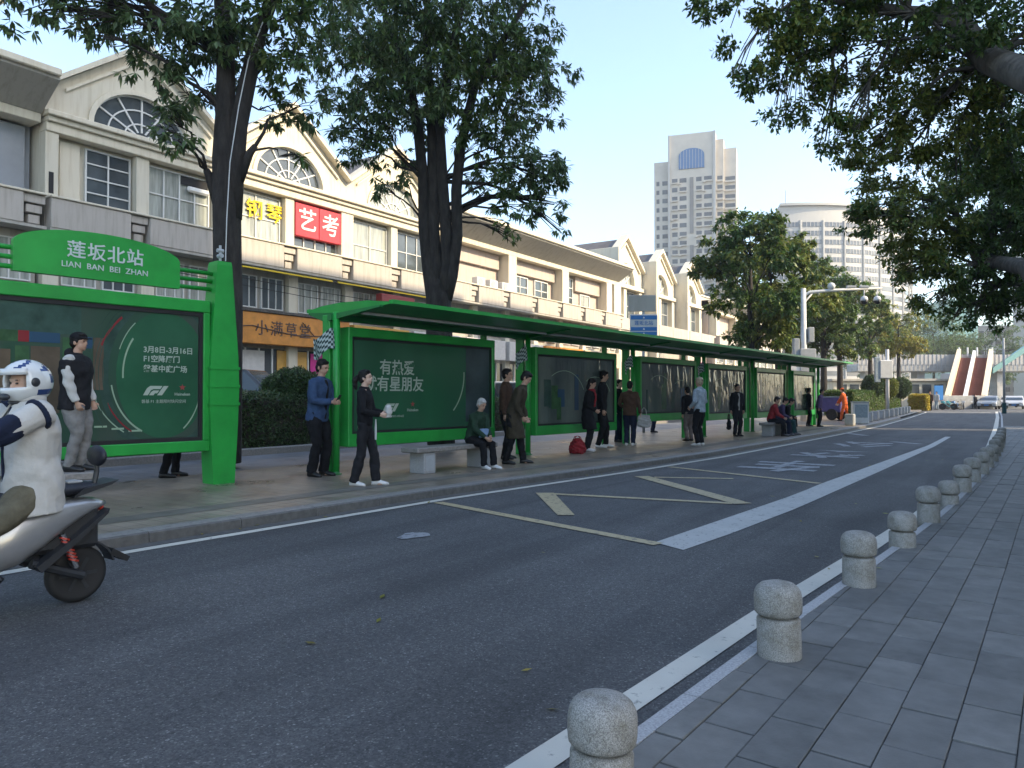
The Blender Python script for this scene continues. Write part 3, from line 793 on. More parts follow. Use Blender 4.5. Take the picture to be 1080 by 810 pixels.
f.bbox(-.148, .098, -.24, -.142, .661, 2.559, .01); f.bbox(-.148, .098, -6.078, -5.98, .661, 2.559, .01)
fo = f.build('advertising_panel', M['green'], bd)
g = MB(); g.box(-.1, .05, -5.985, -.235, .655, 2.565); g.build('poster', M['poster_board'], fo)
k = MB(); k.box(.05, .075, -5.98, -.245, .66, .715); k.box(.05, .075, -5.98, -.245, 2.50, 2.558); k.box(.05, .074, -.30, -.243, .717, 2.498); k.build('gasket', M['black'], fo)
xs = .052
CYB, CZB = -.80, 1.62
def disc(ry, rz, x, n=44, lo=-5.9, hi=-.31):
    pts = [(min(max(CYB + ry * math.cos(a), lo), hi), min(max(CZB + rz * math.sin(a), .72), 2.495)) for a in np.linspace(0, 2 * math.pi, n + 1)[:-1]]
    return MB().prism(pts, x - .001, x)
disc(.88, 1.14, xs + .001).build('printed_ring', M['poster_ring'], fo)
disc(.76, 1.02, xs + .002).build('printed_ring', M['poster_board'], fo)
disc(.66, .90, xs + .003).build('printed_disc', M['poster_circle'], fo)
def arc(ry, rz, a0, a1, w, x, m, name):
    b = MB(); aa = np.linspace(R(a0), R(a1), 14)
    for i in range(13):
        q = [(CYB + (ry + d * .7) * math.cos(a), CZB + (rz + d) * math.sin(a)) for d, a in ((0, aa[i]), (0, aa[i + 1]), (w, aa[i + 1]), (w, aa[i]))]
        q = [(min(max(p_[0], -5.9), -.31), min(max(p_[1], .72), 2.495)) for p_ in q]
        b.add([(x, *p_) for p_ in q], [(0, 1, 2, 3)])
    return b.build(name, m, fo)
arc(.56, .76, 140, 184, .03, xs + .005, M['poster_line'], 'light_streak')
arc(.66, .90, 128, 158, .016, xs + .005, M['poster_line'], 'light_streak')
arc(.72, .86, 190, 245, .026, xs + .005, M['poster_line'], 'light_streak')
arc(.98, .95, 190, 236, .018, xs + .005, M['poster_line'], 'light_streak')
arc(.55, .88, 300, 335, .022, xs + .005, M['poster_line'], 'light_streak')
arc(.84, .92, 205, 238, .022, xs + .005, M['poster_red'], 'light_streak')
arc(.90, 1.0, 130, 158, .035, xs + .005, M['poster_red'], 'light_streak')
for ry in (.78, .83, .88, .93, 1.0):
    arc(ry, ry * 1.25, 130, 215, .012, xs + .006, M['poster_ring'], 'printed_ring')
for i in range(4):
    y0 = -1.95 + i * .22; b = MB(); b.box(xs, xs + .004, y0, y0 + .16, .93 - i * .035, .955 - i * .035); b.build('printed_dash', M['poster_line'], fo)
b = MB(); b.box(xs, xs + .0015, -5.9, -1.9, 2.12, 2.495); b.build('printed_ceiling', M['poster_ring'], fo)
for q, (y0, y1, z0, z1, mm) in enumerate(((-4.0, -2.62, 2.0, 2.14, 'poster_can'), (-2.62, -2.5, 2.0, 2.14, 'poster_red'), (-2.5, -2.15, 2.0, 2.13, 'poster_blue'), (-2.65, -2.5, 1.5, 1.95, 'poster_can'), (-2.12, -1.92, 1.4, 2.08, 'poster_can'), (-1.88, -1.76, 1.95, 2.1, 'poster_blue'), (-2.48, -2.15, 1.1, 1.95, 'poster_brown'), (-1.75, -1.62, 1.4, 2.1, 'poster_brown'), (-3.2, -2.7, .9, 1.9, 'poster_brown'))):
    b = MB(); b.box(xs, xs + .002 + .0003 * q, y0, y1, z0, z1); b.build('printed_block', M[mm], fo)
LX = xs + .006
for body, z in (('3月8日-3月16日', 1.97), ('F1空降厦门', 1.84), ('磐基中庭广场', 1.70)):
    text('lettering', body, .105, M['letter_pale'], fo, (LX, -1.10, z), bold=.02, extrude=.001, align='LEFT')
f1logo(fo, -1.10, 1.33, .2, LX, M['letter_pale'])
text('lettering', 'Heineken', .06, M['letter_pale'], fo, (LX, -.54, 1.345), bold=.01, extrude=.001)
st = MB(); st.prism([(-.54 + .05 * (1 if q % 2 == 0 else .42) * math.sin(q * math.pi / 5), 1.445 + .05 * (1 if q % 2 == 0 else .42) * math.cos(q * math.pi / 5)) for q in range(10)], LX - .001, LX + .001); st.build('star_emblem', M['letter_red'], fo)
text('lettering', '磐基 F1 主题限时快闪空间', .055, M['letter_pale'], fo, (LX, -1.12, 1.24), extrude=.001, align='LEFT')
# rails and arched name plate
for zz in (2.93, 3.05, 3.17):
    b = MB(); b.tube([(0, -6.2, zz), (0, -.02, zz)], .032, 10); b.build('rail', M['green'], bd, True)
ar = [(-2.70, 2.87), (-.62, 2.87), (-.62, 3.24)] + [(-1.66 + 1.04 * math.cos(a), 3.24 + .25 * math.sin(a)) for a in np.linspace(0.12, math.pi - 0.12, 18)] + [(-2.70, 3.24)]
b = MB(); b.prism(ar, .02, .12); np_ = b.build('name_plate', M['green'], bd)
text('lettering', '莲坂北站', .235, M['letter_sign'], np_, (.125, -1.62, 3.215), bold=.012, extrude=.004, spacing=1.10)
text('lettering', 'LIAN  BAN  BEI  ZHAN', .108, M['letter_sign'], np_, (.125, -1.62, 3.025), bold=.006, extrude=.004, spacing=1.02)

# ------------------------------------------------------------------ stone benches
def bench(name, s_c, off, L, label, root_loc=None, z=PZ):
    base = SH0 + AX * s_c + Vector((AX.y, -AX.x, 0)) * off
    if root_loc is not None: base = Vector(root_loc)
    t = empty(name, (base.x, base.y, z), SRZ, label, 'bench', 'stone benches on the platform')
    b = MB(); b.bbox(-.21, .21, -L / 2, L / 2, .36, .45, .015); b.build('seat', M['kerb'], t)
    for y in (-L / 2 + .32, L / 2 - .32):
        b = MB(); b.bbox(-.18, .18, y - .14, y + .14, 0, .358, .012); b.build('leg', M['granite'], t)
        b = MB(); b.box(-.182, .150, y - .142, y - .1395, .06, .30) if False else b.box(.1795, .1835, y - .10, y + .10, .05, .31); b.build('leg_plate', M['grey_metal'], t)
    return t
bench('stone_bench', 1.8, 1.0, 2.1, 'stone bench with blue-grey leg under the seated white-haired person')
bench('stone_bench', 17.1, 1.55, 1.9, 'stone bench under the row of seated people near the middle posts')
bench('stone_bench', 0, 0, 2.0, 'stone bench under the man in the black cap, behind the scooter', (-9.0, 3.45, 0))
# ------------------------------------------------------------------ checkered flags on the posts
def flag(s_):
    base = SH0 + AX * s_ + Vector((AX.y, -AX.x, 0)) * 0.03
    b = MB(); nx, nz = 10, 8
    def P(i, j):
        u = i / nx; w = j / nz
        y = -0.07 - u * .42; z = 2.45 - w * .34 - u * .20 + .05 * math.sin(u * 6.5); x = .05 * math.sin(u * 7 + w) 
        return (x, y, z)
    vs = [P(i, j) for j in range(nz + 1) for i in range(nx + 1)]
    for j in range(nz):
        for i in range(nx):
            a = j * (nx + 1) + i
            b.f.append((a, a + 1, a + nx + 2, a + nx + 1)); b.m.append((i + j) % 2)
    b.v = vs
    o = b.build('checkered_flag', [M['flag_a'], M['flag_b']], None)
    md = o.modifiers.new('thick', 'SOLIDIFY'); md.thickness = .012
    o.location = (base.x, base.y, PZ); o.rotation_euler = (0, 0, SRZ)
    return o
M['flag_a'] = mat('flag_pale', (0.42, 0.52, 0.52), 0.6); M['flag_b'] = mat('flag_dark', (0.01, 0.045, 0.045), 0.6)
for s_, wh in ((0.0, 'first shelter post by the man in blue'), (5.35, 'post behind the olive coat'), (10.15, 'post beside the woman with the tote bag'), (14.85, 'post behind the man in the pale sweater')):
    tag(flag(s_), 'wavy black and white checkered flag on the ' + wh, 'flag', 'checkered flags on the shelter posts')

# ------------------------------------------------------------------ shop row on the left: common pieces (local x = towards the road, y along it)
FX = -24.0
def window(root, x, y0, y1, z0, z1, cols=2, rows=2, pane='pane', fw=0.05, frame='frame_white', hrows=None):
    f = MB(); d = 0.10
    f.box(x, x + d, y0, y1, z0, z0 + fw); f.box(x, x + d, y0, y1, z1 - fw, z1)
    f.box(x, x + d - .003, y0, y0 + fw, z0 + fw, z1 - fw); f.box(x, x + d - .003, y1 - fw, y1, z0 + fw, z1 - fw)
    for i in range(1, cols):
        yy = y0 + (y1 - y0) * i / cols; f.box(x + .01, x + d - .01, yy - fw * .45, yy + fw * .45, z0 + fw, z1 - fw)
    for j in (hrows if hrows else [q / rows for q in range(1, rows)]):
        zz = z0 + (z1 - z0) * j; f.box(x + .012, x + d - .012, y0 + fw, y1 - fw, zz - fw * .4, zz + fw * .4)
    w = f.build('window', M[frame], root)
    g = MB(); g.box(x + .02, x + .045, y0 + .01, y1 - .01, z0 + .01, z1 - .01); g.build('pane', M[pane], w)
    return w
def part(root, name, m, *boxes, bev=0.0):
    b = MB()
    for bx in boxes: (b.bbox(*bx, bev) if bev else b.box(*bx))
    return b.build(name, M[m], root)
def band(root, y0, y1, n, notch=True):
    # parapet of stone panels with a stepped notch at every bay end
    L = (y1 - y0)
    for i in range(n):
        a, c = y0 + L * i / n, y0 + L * (i + 1) / n
        part(root, 'parapet_panel', 'band', (0, .42, a + .02, c - .62 if notch else c - .02, 6.45, 7.35), bev=.02)
        if notch:
            part(root, 'parapet_panel', 'band', (0, .36, c - .60, c - .02, 7.08, 7.33), bev=.015)
            part(root, 'parapet_panel', 'band', (0, .30, c - .52, c - .08, 6.80, 7.04), bev=.015)
            part(root, 'parapet_panel', 'band', (0, .24, c - .44, c - .12, 6.50, 6.76), bev=.015)
    part(root, 'parapet_coping', 'plaster2', (-.02, .47, y0, y1, 7.352, 7.42), bev=.015)
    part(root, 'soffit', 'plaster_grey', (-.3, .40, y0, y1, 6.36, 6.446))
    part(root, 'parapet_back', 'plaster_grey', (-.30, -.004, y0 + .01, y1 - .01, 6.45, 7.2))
def lower_storeys(root, y0, y1, bay, seed):
    rr = random.Random(seed)
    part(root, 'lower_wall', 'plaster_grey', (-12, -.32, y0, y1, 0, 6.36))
    y = y0
    while y < y1 - 1:
        e = min(y + bay, y1)
        part(root, 'column', 'plaster', (-.318, -.06, y, y + .45, .28, 6.355))
        m_ = (y + .45 + e) / 2
        for a, c in ((y + .6, m_ - .1), (m_ + .1, e - .15)):
            if c - a > .5: window(root, -.318, a, c, 4.85, 6.1, 3, 1, rr.choice(['pane_curtain', 'pane', 'pane_curtain']), .04)
        part(root, 'shopfront', 'shop_glass', (-.317, -.25, y + .5, e - .05, .30, 3.3))
        for k in range(3):
            yy = y + .5 + (e - y - .55) * (k + 1) / 4
            part(root, 'shopfront_mullion', 'frame_white', (-.249, -.2, yy - .03, yy + .03, .3, 3.3))
        y = e
# ---------------------------------------------- gabled arcade building (three gables)
GB0 = 10.5; GW = 6.1
gb = empty('gabled_building', (FX, GB0, 0), 0, 'white and cream arcade building with three gables and fanlight windows', 'building')
L = GW * 3
part(gb, 'upper_wall', 'plaster', (-12, -.35, 0, L, 6.36, 10.0))
lower_storeys(gb, 0, L, GW / 2, 4)
band(gb, 0, L, 6)
part(gb, 'string_course', 'plaster2', (-.35, .10, 0, L, 9.42, 9.70), bev=.02)
part(gb, 'string_course', 'plaster', (-.34, .20, 0, L, 9.704, 9.86), bev=.02)
part(gb, 'string_course', 'plaster2', (-.33, .32, -.05, L + .05, 9.864, 10.02), bev=.02)
def arch_pts(c, hw, h, z, n=20, a0=0, a1=math.pi):
    return [(c + hw * math.cos(a), z + h * math.sin(a)) for a in np.linspace(a0, a1, n)]
for k in range(3):
    y0, y1 = k * GW, (k + 1) * GW; c = (y0 + y1) / 2; ez, az = 10.75, 13.05
    out = [(y0, 10.021), (c - 1.68, 10.021)] + arch_pts(c, 1.68, 1.38, 10.08)[::-1] + [(c + 1.68, 10.021), (y1, 10.021), (y1, ez), (c, az), (y0, ez)]
    MB().prism(out, -.35, 0.0).build('gable_wall', M['plaster'], gb)
    # arch moulding
    b = MB(); n = 20
    oa, ia = arch_pts(c, 1.82, 1.52, 10.06, n), arch_pts(c, 1.66, 1.36, 10.06, n)
    for i in range(n - 1):
        b.prism([ia[i], oa[i], oa[i + 1], ia[i + 1]], -.2, .07)
    b.build('arch_moulding', M['plaster2'], gb)
    w = MB(); fan = arch_pts(c, 1.66, 1.36, 10.06, n)
    for i in range(n - 1): w.prism([(fan[i][0] * .97 + c * .03, 10.06 + (fan[i][1] - 10.06) * .97), fan[i], fan[i + 1], (fan[i + 1][0] * .97 + c * .03, 10.06 + (fan[i + 1][1] - 10.06) * .97)], -.2, -.1)
    for fr in (.33, .66):
        ii, oo = arch_pts(c, 1.66 * fr, 1.36 * fr, 10.06, n), arch_pts(c, 1.66 * fr + .045, 1.36 * fr + .045, 10.06, n)
        for i in range(n - 1): w.prism([ii[i], oo[i], oo[i + 1], ii[i + 1]], -.195, -.105)
    for a in (30, 60, 90, 120, 150):
        ca, sa = math.cos(R(a)), math.sin(R(a)); t = .028
        p0, p1 = (c + .25 * ca, 10.06 + .2 * sa), (c + 1.63 * ca, 10.06 + 1.33 * sa)
        w.prism([(p0[0] - t * sa, p0[1] + t * ca), (p0[0] + t * sa, p0[1] - t * ca), (p1[0] + t * sa, p1[1] - t * ca), (p1[0] - t * sa, p1[1] + t * ca)], -.193, -.107)
    w.box(-.2, -.1, c - 1.66, c + 1.66, 10.021, 10.065)
    fw_ = w.build('fanlight_window', M['frame_white'], gb)
    MB().prism(arch_pts(c, 1.64, 1.34, 10.05), -.17, -.15).build('pane', M['pane_curtain' if k == 2 else 'pane'], fw_)
    # raking cornices
    for dz, dx, th in ((0.02, .30, .17), (-.40, .10, .10)):
        for sgn in (-1, 1):
            ye = c + sgn * (GW / 2 - .01)
            yi = c
            if dz < -.3: ye = c + sgn * (GW / 2 - .55)
            sl = (az - ez) / (GW / 2); ze = az - sl * abs(ye - c)
            MB().prism([(yi, az + dz), (ye, ze + dz), (ye, ze + dz + th), (yi, az + dz + th * 1.2)], -.34 if dz > 0 else -.3, dx).build('raking_cornice', M['plaster2'], gb)
    # roof behind
    b = MB(); b.prism([(y0 + .002, 10.0), (y1 - .002, 10.0), (y1 - .002, ez - .02), (c, az - .02), (y0 + .002, ez - .02)], -12, -.352); b.build('roof', M['roof_dark'], gb)
    # pilasters
    part(gb, 'pilaster', 'plaster', (-.349, .04, y0 - (.0 if k == 0 else .33), y0 + .38, 7.42, 9.419), bev=.01)
    part(gb, 'pilaster', 'plaster', (-.349, -.02, c - .22, c + .22, 7.42, 9.418), bev=.01)
part(gb, 'pilaster', 'plaster', (-.349, .04, L - .38, L, 7.42, 9.419), bev=.01)
part(gb, 'door_panel', 'plaster2', (-.348, -.22, .52, 1.12, 7.42, 9.3), bev=.01)
part(gb, 'wall_slot', 'dark', (.03, .045, .10, .24, 7.55, 8.2))
window(gb, -.345, 1.3, 2.76, 7.45, 9.3, 2, 4)
window(gb, -.345, 3.35, 5.68, 7.45, 9.3, 4, 2, 'pane_curtain')
window(gb, -.345, 6.55, 8.85, 7.45, 9.3, 2, 2, 'pane_curtain')
window(gb, -.345, 9.45, 11.85, 7.45, 9.3, 4, 2, 'pane')
window(gb, -.345, 12.75, 15.0, 7.45, 9.3, 2, 2, 'pane_curtain', hrows=[.42])
window(gb, -.345, 15.6, 17.85, 7.45, 9.3, 3, 2, 'pane')
part(gb, 'dark_opening_panel', 'dark', (-.244, -.236, 4.55, 5.6, 8.93, 9.22))  # near-black panel painting in the unlit room behind the open window
part(gb, 'torn_curtain', 'letter_white', (-.25, -.1, 4.75, 5.62, 8.70, 8.90), bev=.06)
# flat-roofed neighbours with deep coved eaves
def flat_building(name, ya, yb, pil, label, seed, recess='pink_tile', zoff=0.0):
    t = empty(name, (FX, ya, 0), 0, label, 'building'); Lb = yb - ya
    rr = random.Random(seed)
    part(t, 'upper_wall', recess, (-12, -.75, 0, Lb, 6.36, 9.9))
    lower_storeys(t, 0, Lb, 3.1, seed)
    band(t, 0, Lb, max(1, round(Lb / 3.1)))
    part(t, 'lintel', 'plaster2', (-.749, .0, 0, Lb, 9.62, 9.9), bev=.02)
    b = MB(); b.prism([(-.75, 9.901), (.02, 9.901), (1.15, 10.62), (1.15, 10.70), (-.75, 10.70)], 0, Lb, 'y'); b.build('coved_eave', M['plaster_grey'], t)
    part(t, 'fascia', 'plaster2', (-.75, 1.28, -.06, Lb + .0, 10.704, 10.92), bev=.03)
    part(t, 'roof', 'roof_dark', (-12, 1.1, .0, Lb, 10.921, 10.98))
    part(t, 'roof_parapet', 'plaster_grey', (-2.6, -2.3, .1, Lb - .1, 10.98, 11.75))
    part(t, 'parapet_coping', 'plaster2', (-2.7, -2.2, .1, Lb - .1, 11.752, 11.9), bev=.02)
    for p in pil:
        part(t, 'pilaster', 'plaster2', (-.748, .03, max(0, p - .42), min(Lb, p + .42), 7.42, 9.618), bev=.01)
    return t
fb = flat_building('flat_roofed_building', 28.85, 49.9, [.65, 6.85, 13.05, 19.4, 20.6], 'cream flat-roofed arcade building with deep coved eaves', 9)
part(fb, 'roller_shutter', 'pink_tile', (-.747, -.55, 1.3, 6.3, 8.75, 9.6), bev=.02)
part(fb, 'roller_shutter', 'pink_tile', (-.747, -.5, 7.35, 12.55, 8.8, 9.6), bev=.02)
part(fb, 'roller_shutter', 'pink_tile', (-.747, -.5, 15.3, 18.9, 8.6, 9.6), bev=.02)
window(fb, -.74, 7.8, 9.5, 7.45, 8.72, 2, 2, 'pane', .07); window(fb, -.74, 10.3, 11.9, 7.45, 8.72, 2, 2, 'pane', .07)
window(fb, -.74, 13.55, 15.2, 7.45, 9.4, 2, 3, 'pane', .07); window(fb, -.74, 16.2, 17.6, 7.45, 8.5, 2, 1, 'pane_curtain', .07)
for y in (3.3, 4.5, 5.7):
    part(fb, 'air_conditioner', 'white_metal', (-.3, .1, y, y + .75, 7.43, 7.93), bev=.03)
    b = MB(); b.lathe([(.2, 0), (.2, .02)], 16, c=(0, 0, 0), mtx=Matrix.Translation((.1, y + .3, 7.68)) @ Matrix.Rotation(R(90), 4, 'Y')); b.build('fan_grille', M['grey_metal'], fb)
for (y, h, w, mm) in ((1.0, 1.2, 1.6, 'plaster'), (3.6, .7, 1.0, 'grey_metal'), (8.2, 1.5, .5, 'plaster'), (11.5, .9, 2.2, 'plaster_grey'), (15.5, 1.0, 1.2, 'white_metal'), (18.0, .8, 2.4, 'far_wall')):
    part(fb, 'rooftop_unit', mm, (-5.2, -3.8, y, y + w, 10.98, 11.3 + h), bev=.04)
b = MB(); b.lathe([(.02, -.1), (.25, -.05), (.42, .06), (.5, .18), (.48, .18), (.4, .08), (.24, -.02), (.02, -.06)], 20, mtx=Matrix.Translation((-3.4, 2.2, 12.5)) @ Matrix.Rotation(R(60), 4, 'Y')); b.tube([(-3.4, 2.2, 10.98), (-3.4, 2.2, 12.4)], .04, 8); b.build('satellite_dish', M['grey_metal'], fb)
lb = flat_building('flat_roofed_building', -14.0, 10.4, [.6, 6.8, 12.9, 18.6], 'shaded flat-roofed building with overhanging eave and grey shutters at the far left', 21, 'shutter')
for y in (19.2, 21.75):
    part(lb, 'roller_shutter', 'shutter', (-.745, -.55, y, y + 2.45, 7.45, 9.55), bev=.02)
part(lb, 'penthouse', 'plaster', (-8.5, -4.2, 10, 23.2, 10.98, 14.1), bev=.05)
part(lb, 'penthouse_window', 'pane', (-4.199, -4.15, 17.0, 22.6, 12.4, 13.5))
part(lb, 'chimney', 'plaster', (-3.4, -2.72, 23.4, 24.2, 10.98, 14.0), bev=.03)
part(lb, 'chimney_cap', 'plaster2', (-3.55, -2.57, 23.2, 24.4, 14.002, 14.12), bev=.02)
# ---------------------------------------------- set-back pediment houses with party walls
PX = -25.3
def pediment(y0, label, idx):
    w_ = 6.6; t = empty('pediment_building', (PX, y0, 0), 0, label, 'building', 'pediment buildings with fan windows')
    c = w_ / 2; bz, ez, az = 10.3, 11.5, 14.0
    part(t, 'wall', 'plaster', (-12, -.4, 0, w_, 0, bz))
    part(t, 'cornice', 'plaster2', (-.4, .22, 0, w_, bz - .32, bz - .004), bev=.03)
    out = [(0, bz), (c - 1.7, bz)] + arch_pts(c, 1.7, 1.75, bz + .05)[::-1] + [(c + 1.7, bz), (w_, bz), (w_, ez), (c, az), (0, ez)]
    MB().prism(out, -.4, 0).build('gable_wall', M['plaster'], t)
    b = MB(); n = 18; oa, ia = arch_pts(c, 1.86, 1.9, bz + .04, n), arch_pts(c, 1.66, 1.7, bz + .04, n)
    for i in range(n - 1): b.prism([ia[i], oa[i], oa[i + 1], ia[i + 1]], -.3, .08)
    b.build('arch_moulding', M['plaster2'], t)
    b = MB()
    for a in (30, 60, 90, 120, 150):
        ca, sa = math.cos(R(a)), math.sin(R(a)); p0, p1 = (c + .2 * ca, bz + .2 * sa), (c + 1.66 * ca, bz + 1.7 * sa); q = .04
        b.prism([(p0[0] - q * sa, p0[1] + q * ca), (p0[0] + q * sa, p0[1] - q * ca), (p1[0] + q * sa, p1[1] - q * ca), (p1[0] - q * sa, p1[1] + q * ca)], -.3, -.2)
    ii, oo = arch_pts(c, .85, .87, bz + .02, n), arch_pts(c, .93, .95, bz + .02, n)
    for i in range(n - 1): b.prism([ii[i], oo[i], oo[i + 1], ii[i + 1]], -.29, -.21)
    fo_ = b.build('fanlight_window', M['frame_white'], t)
    MB().prism(arch_pts(c, 1.66, 1.7, bz + .02), -.28, -.26).build('pane', M['pane_curtain'], fo_)
    for dz, dx, th in ((.02, .32, .22), (-.5, .14, .14)):
        for sg in (-1, 1):
            ye = c + sg * (c - (.01 if dz > 0 else .6)); sl = (az - ez) / c; ze = az - sl * abs(ye - c)
            MB().prism([(c, az + dz), (ye, ze + dz), (ye, ze + dz + th), (c, az + dz + th * 1.2)], -.38 if dz > 0 else -.35, dx).build('raking_cornice', M['plaster2'], t)
    b = MB(); b.prism([(.002, bz + .002), (w_ - .002, bz + .002), (w_ - .002, ez - .03), (c, az - .03), (.002, ez - .03)], -12, -.402); b.build('roof', M['roof_dark'], t)
    window(t, -.39, .8, 2.8, 7.5, 9.9, 2, 2, 'pane_curtain'); window(t, -.39, 3.6, 5.7, 7.5, 9.9, 2, 2, 'pane')
    part(t, 'pilaster', 'plaster2', (-.39, .06, 2.95, 3.45, 7.42, 9.97), bev=.02); part(t, 'pilaster', 'plaster2', (-.39, .06, 5.9, 6.55, 7.42, 9.97), bev=.02)
    part(t, 'party_wall', 'plaster', (-10, 1.25, -.42, -.02, 0, 12.6), bev=.03)
    for a, c_ in ((0, 3.0), (3.04, w_ - .02)):
        part(t, 'parapet_panel', 'band', (.9, 1.3, a, c_, 6.45, 7.35), bev=.02)
    part(t, 'balcony_floor', 'plaster_grey', (-.39, 1.2, 0, w_ - .05, 6.3, 6.448))
    part(t, 'shop_wall', 'plaster_grey', (-.39, .5, 0, w_ - .05, 0, 6.298))
    return t
for i, y0 in enumerate((50.4, 57.5, 64.6)):
    pediment(y0, ['cream pediment building next to the flat-roofed arcade', 'middle cream pediment building with fan window', 'farthest cream pediment building, partly behind a tree'][i], i)
fb2 = flat_building('flat_roofed_building', 71.6, 96, [.6, 6.8, 13, 19, 24], 'far cream arcade building behind the street trees', 31)

# ------------------------------------------------------------------ shop signs
def sign(name, y0, y1, z0, z1, m, label, body=None, lm=None, size=.6, x=FX + .0, cat='sign', bold=.02, sp=1.0, th=.18):
    t = empty(name, (x, y0, 0), 0, label, cat)
    b = MB(); b.bbox(-.2, th, 0, y1 - y0, z0, z1, .02); b.build('board', M[m], t)
    if body: text('lettering', body, size, M[lm], t, (th + .012, (y1 - y0) / 2, (z0 + z1) / 2 - size * .03), bold=bold, extrude=.008, spacing=sp)
    return t
for nm, a, c, ch, ll in (('window_sign', 19.92, 21.15, '艺', 'red window banner with white character, left of the pair'), ('window_sign', 21.17, 22.38, '考', 'red window banner with white character, right of the pair')):
    sign(nm, a, c, 7.98, 9.32, 'red_sign', ll, ch, 'letter_white', .98, FX - .06, bold=.012, th=.06)
for ch, yy, ll in (('钢', 18.12, 'yellow character on the upper window beside the tree trunk'), ('琴', 19.05, 'yellow character on the upper window beside the red banners')):
    o = text('window_lettering', ch, .8, M['letter_yellow'], None, (0, 0, 0), bold=.012, extrude=.01); o.location = (FX - .22, yy, 8.62); tag(o, ll, 'sign')
t = sign('shop_sign', 15.6, 22.6, 3.42, 4.62, 'orange_sign', 'long orange shop sign with brown brush lettering above the hedge', '小满草堂', 'letter_brown', .62, FX + .15, bold=0, sp=1.25)
b = MB(); b.bbox(-.2, .24, -.05, 7.05, 4.622, 4.74, .02); b.build('sign_cap', M['bark2'], t)
b = MB(); b.tube([(.2, .3, 3.9), (.2, 2.0, 4.1), (.2, 4.0, 3.85), (.2, 6.6, 3.95)], .018, 6); b.tube([(.2, .6, 4.3), (.2, 1.1, 4.05)], .014, 6); b.tube([(.2, 4.4, 4.4), (.2, 5.0, 3.9)], .014, 6); b.build('painted_branch', M['letter_brown'], t)
cols = [('sign_white', (0.62, 0.60, 0.58)), ('sign_pink', (0.62, 0.03, 0.28)), ('sign_teal', (0.05, 0.28, 0.30)), ('sign_amber', (0.60, 0.34, 0.08)), ('sign_blue', (0.08, 0.20, 0.45)), ('sign_brown', (0.22, 0.12, 0.07)), ('sign_cream', (0.60, 0.50, 0.36))]
for n_, c_ in cols: M[n_] = mat(n_, c_, 0.5, var=0.08)
ss = [(-10, -4, 'sign_blue', 'blue'), (-3.6, 2.4, 'sign_white', 'white'), (2.8, 6.6, 'sign_brown', 'brown'), (7.0, 15.2, 'sign_white', 'wide white'), (22.9, 26.5, 'sign_amber', 'amber'), (26.8, 30.6, 'sign_white', 'plain white'), (31, 34.6, 'sign_white', 'off-white'), (35, 38.7, 'sign_white', 'pale'), (39, 43.8, 'orange_sign', 'orange'), (44.1, 49.5, 'sign_cream', 'cream'), (51, 56.6, 'sign_white', 'far white'), (58, 63.6, 'sign_amber', 'far amber'), (65, 70.6, 'sign_pink', 'far pink'), (72, 80, 'sign_white', 'farthest white'), (81, 90, 'sign_teal', 'teal')]
for a, c, mm, wd in ss:
    t = sign('shop_sign', a, c, 3.45, 4.55, mm, '%s blank shop sign on the arcade front %s' % (wd, 'left of the board' if a < 10 else 'seen above the shelter panels'), x=FX + .1)
    t['group'] = 'shop signs along the arcade'
# window posters in the shop under the orange sign
for (y0, y1, z0, z1, mm, lab) in ((17.4, 18.6, 2.3, 3.2, 'sign_white', 'white notice poster in the shop window behind the hedge'), (20.9, 22.6, 2.2, 3.2, 'sign_pink', 'magenta poster in the shop window beside the shelter post'), (19.2, 20.7, 1.6, 3.25, 'sign_amber', 'tan poster in the shop window behind the round bush'), (12.6, 14.2, 5.1, 6.15, 'shop_glass', None)):
    if lab:
        b = MB(); b.bbox(0, .03, 0, y1 - y0, z0, z1, .004); o = b.build('poster', M[mm]); o.location = (FX - .23, y0, 0); tag(o, lab, 'poster')
        text('lettering', '— — —', .16, M['letter_brown'], o, (.034, (y1 - y0) / 2, (z0 + z1) / 2), extrude=.001) if False else None
# yellow light strip under the parapet
o = part(None, 'neon_tube', 'letter_yellow', (.40, .46, 0, 4.4, 6.22, 6.28)); o.location = (FX, 17.1, 0); tag(o, 'yellow tube strip under the parapet above the orange sign', 'tube')
o = part(None, 'neon_tube', 'letter_yellow', (.40, .46, 0, 6.2, 6.22, 6.28)); o.location = (FX, 21.8, 0); tag(o, 'yellow tube strip above the shelter roof end', 'tube')
t = sign('round_sign', 24.2, 26.4, 5.4, 6.05, 'letter_red', 'dark red rounded sign just above the shelter roof', x=FX + .5)

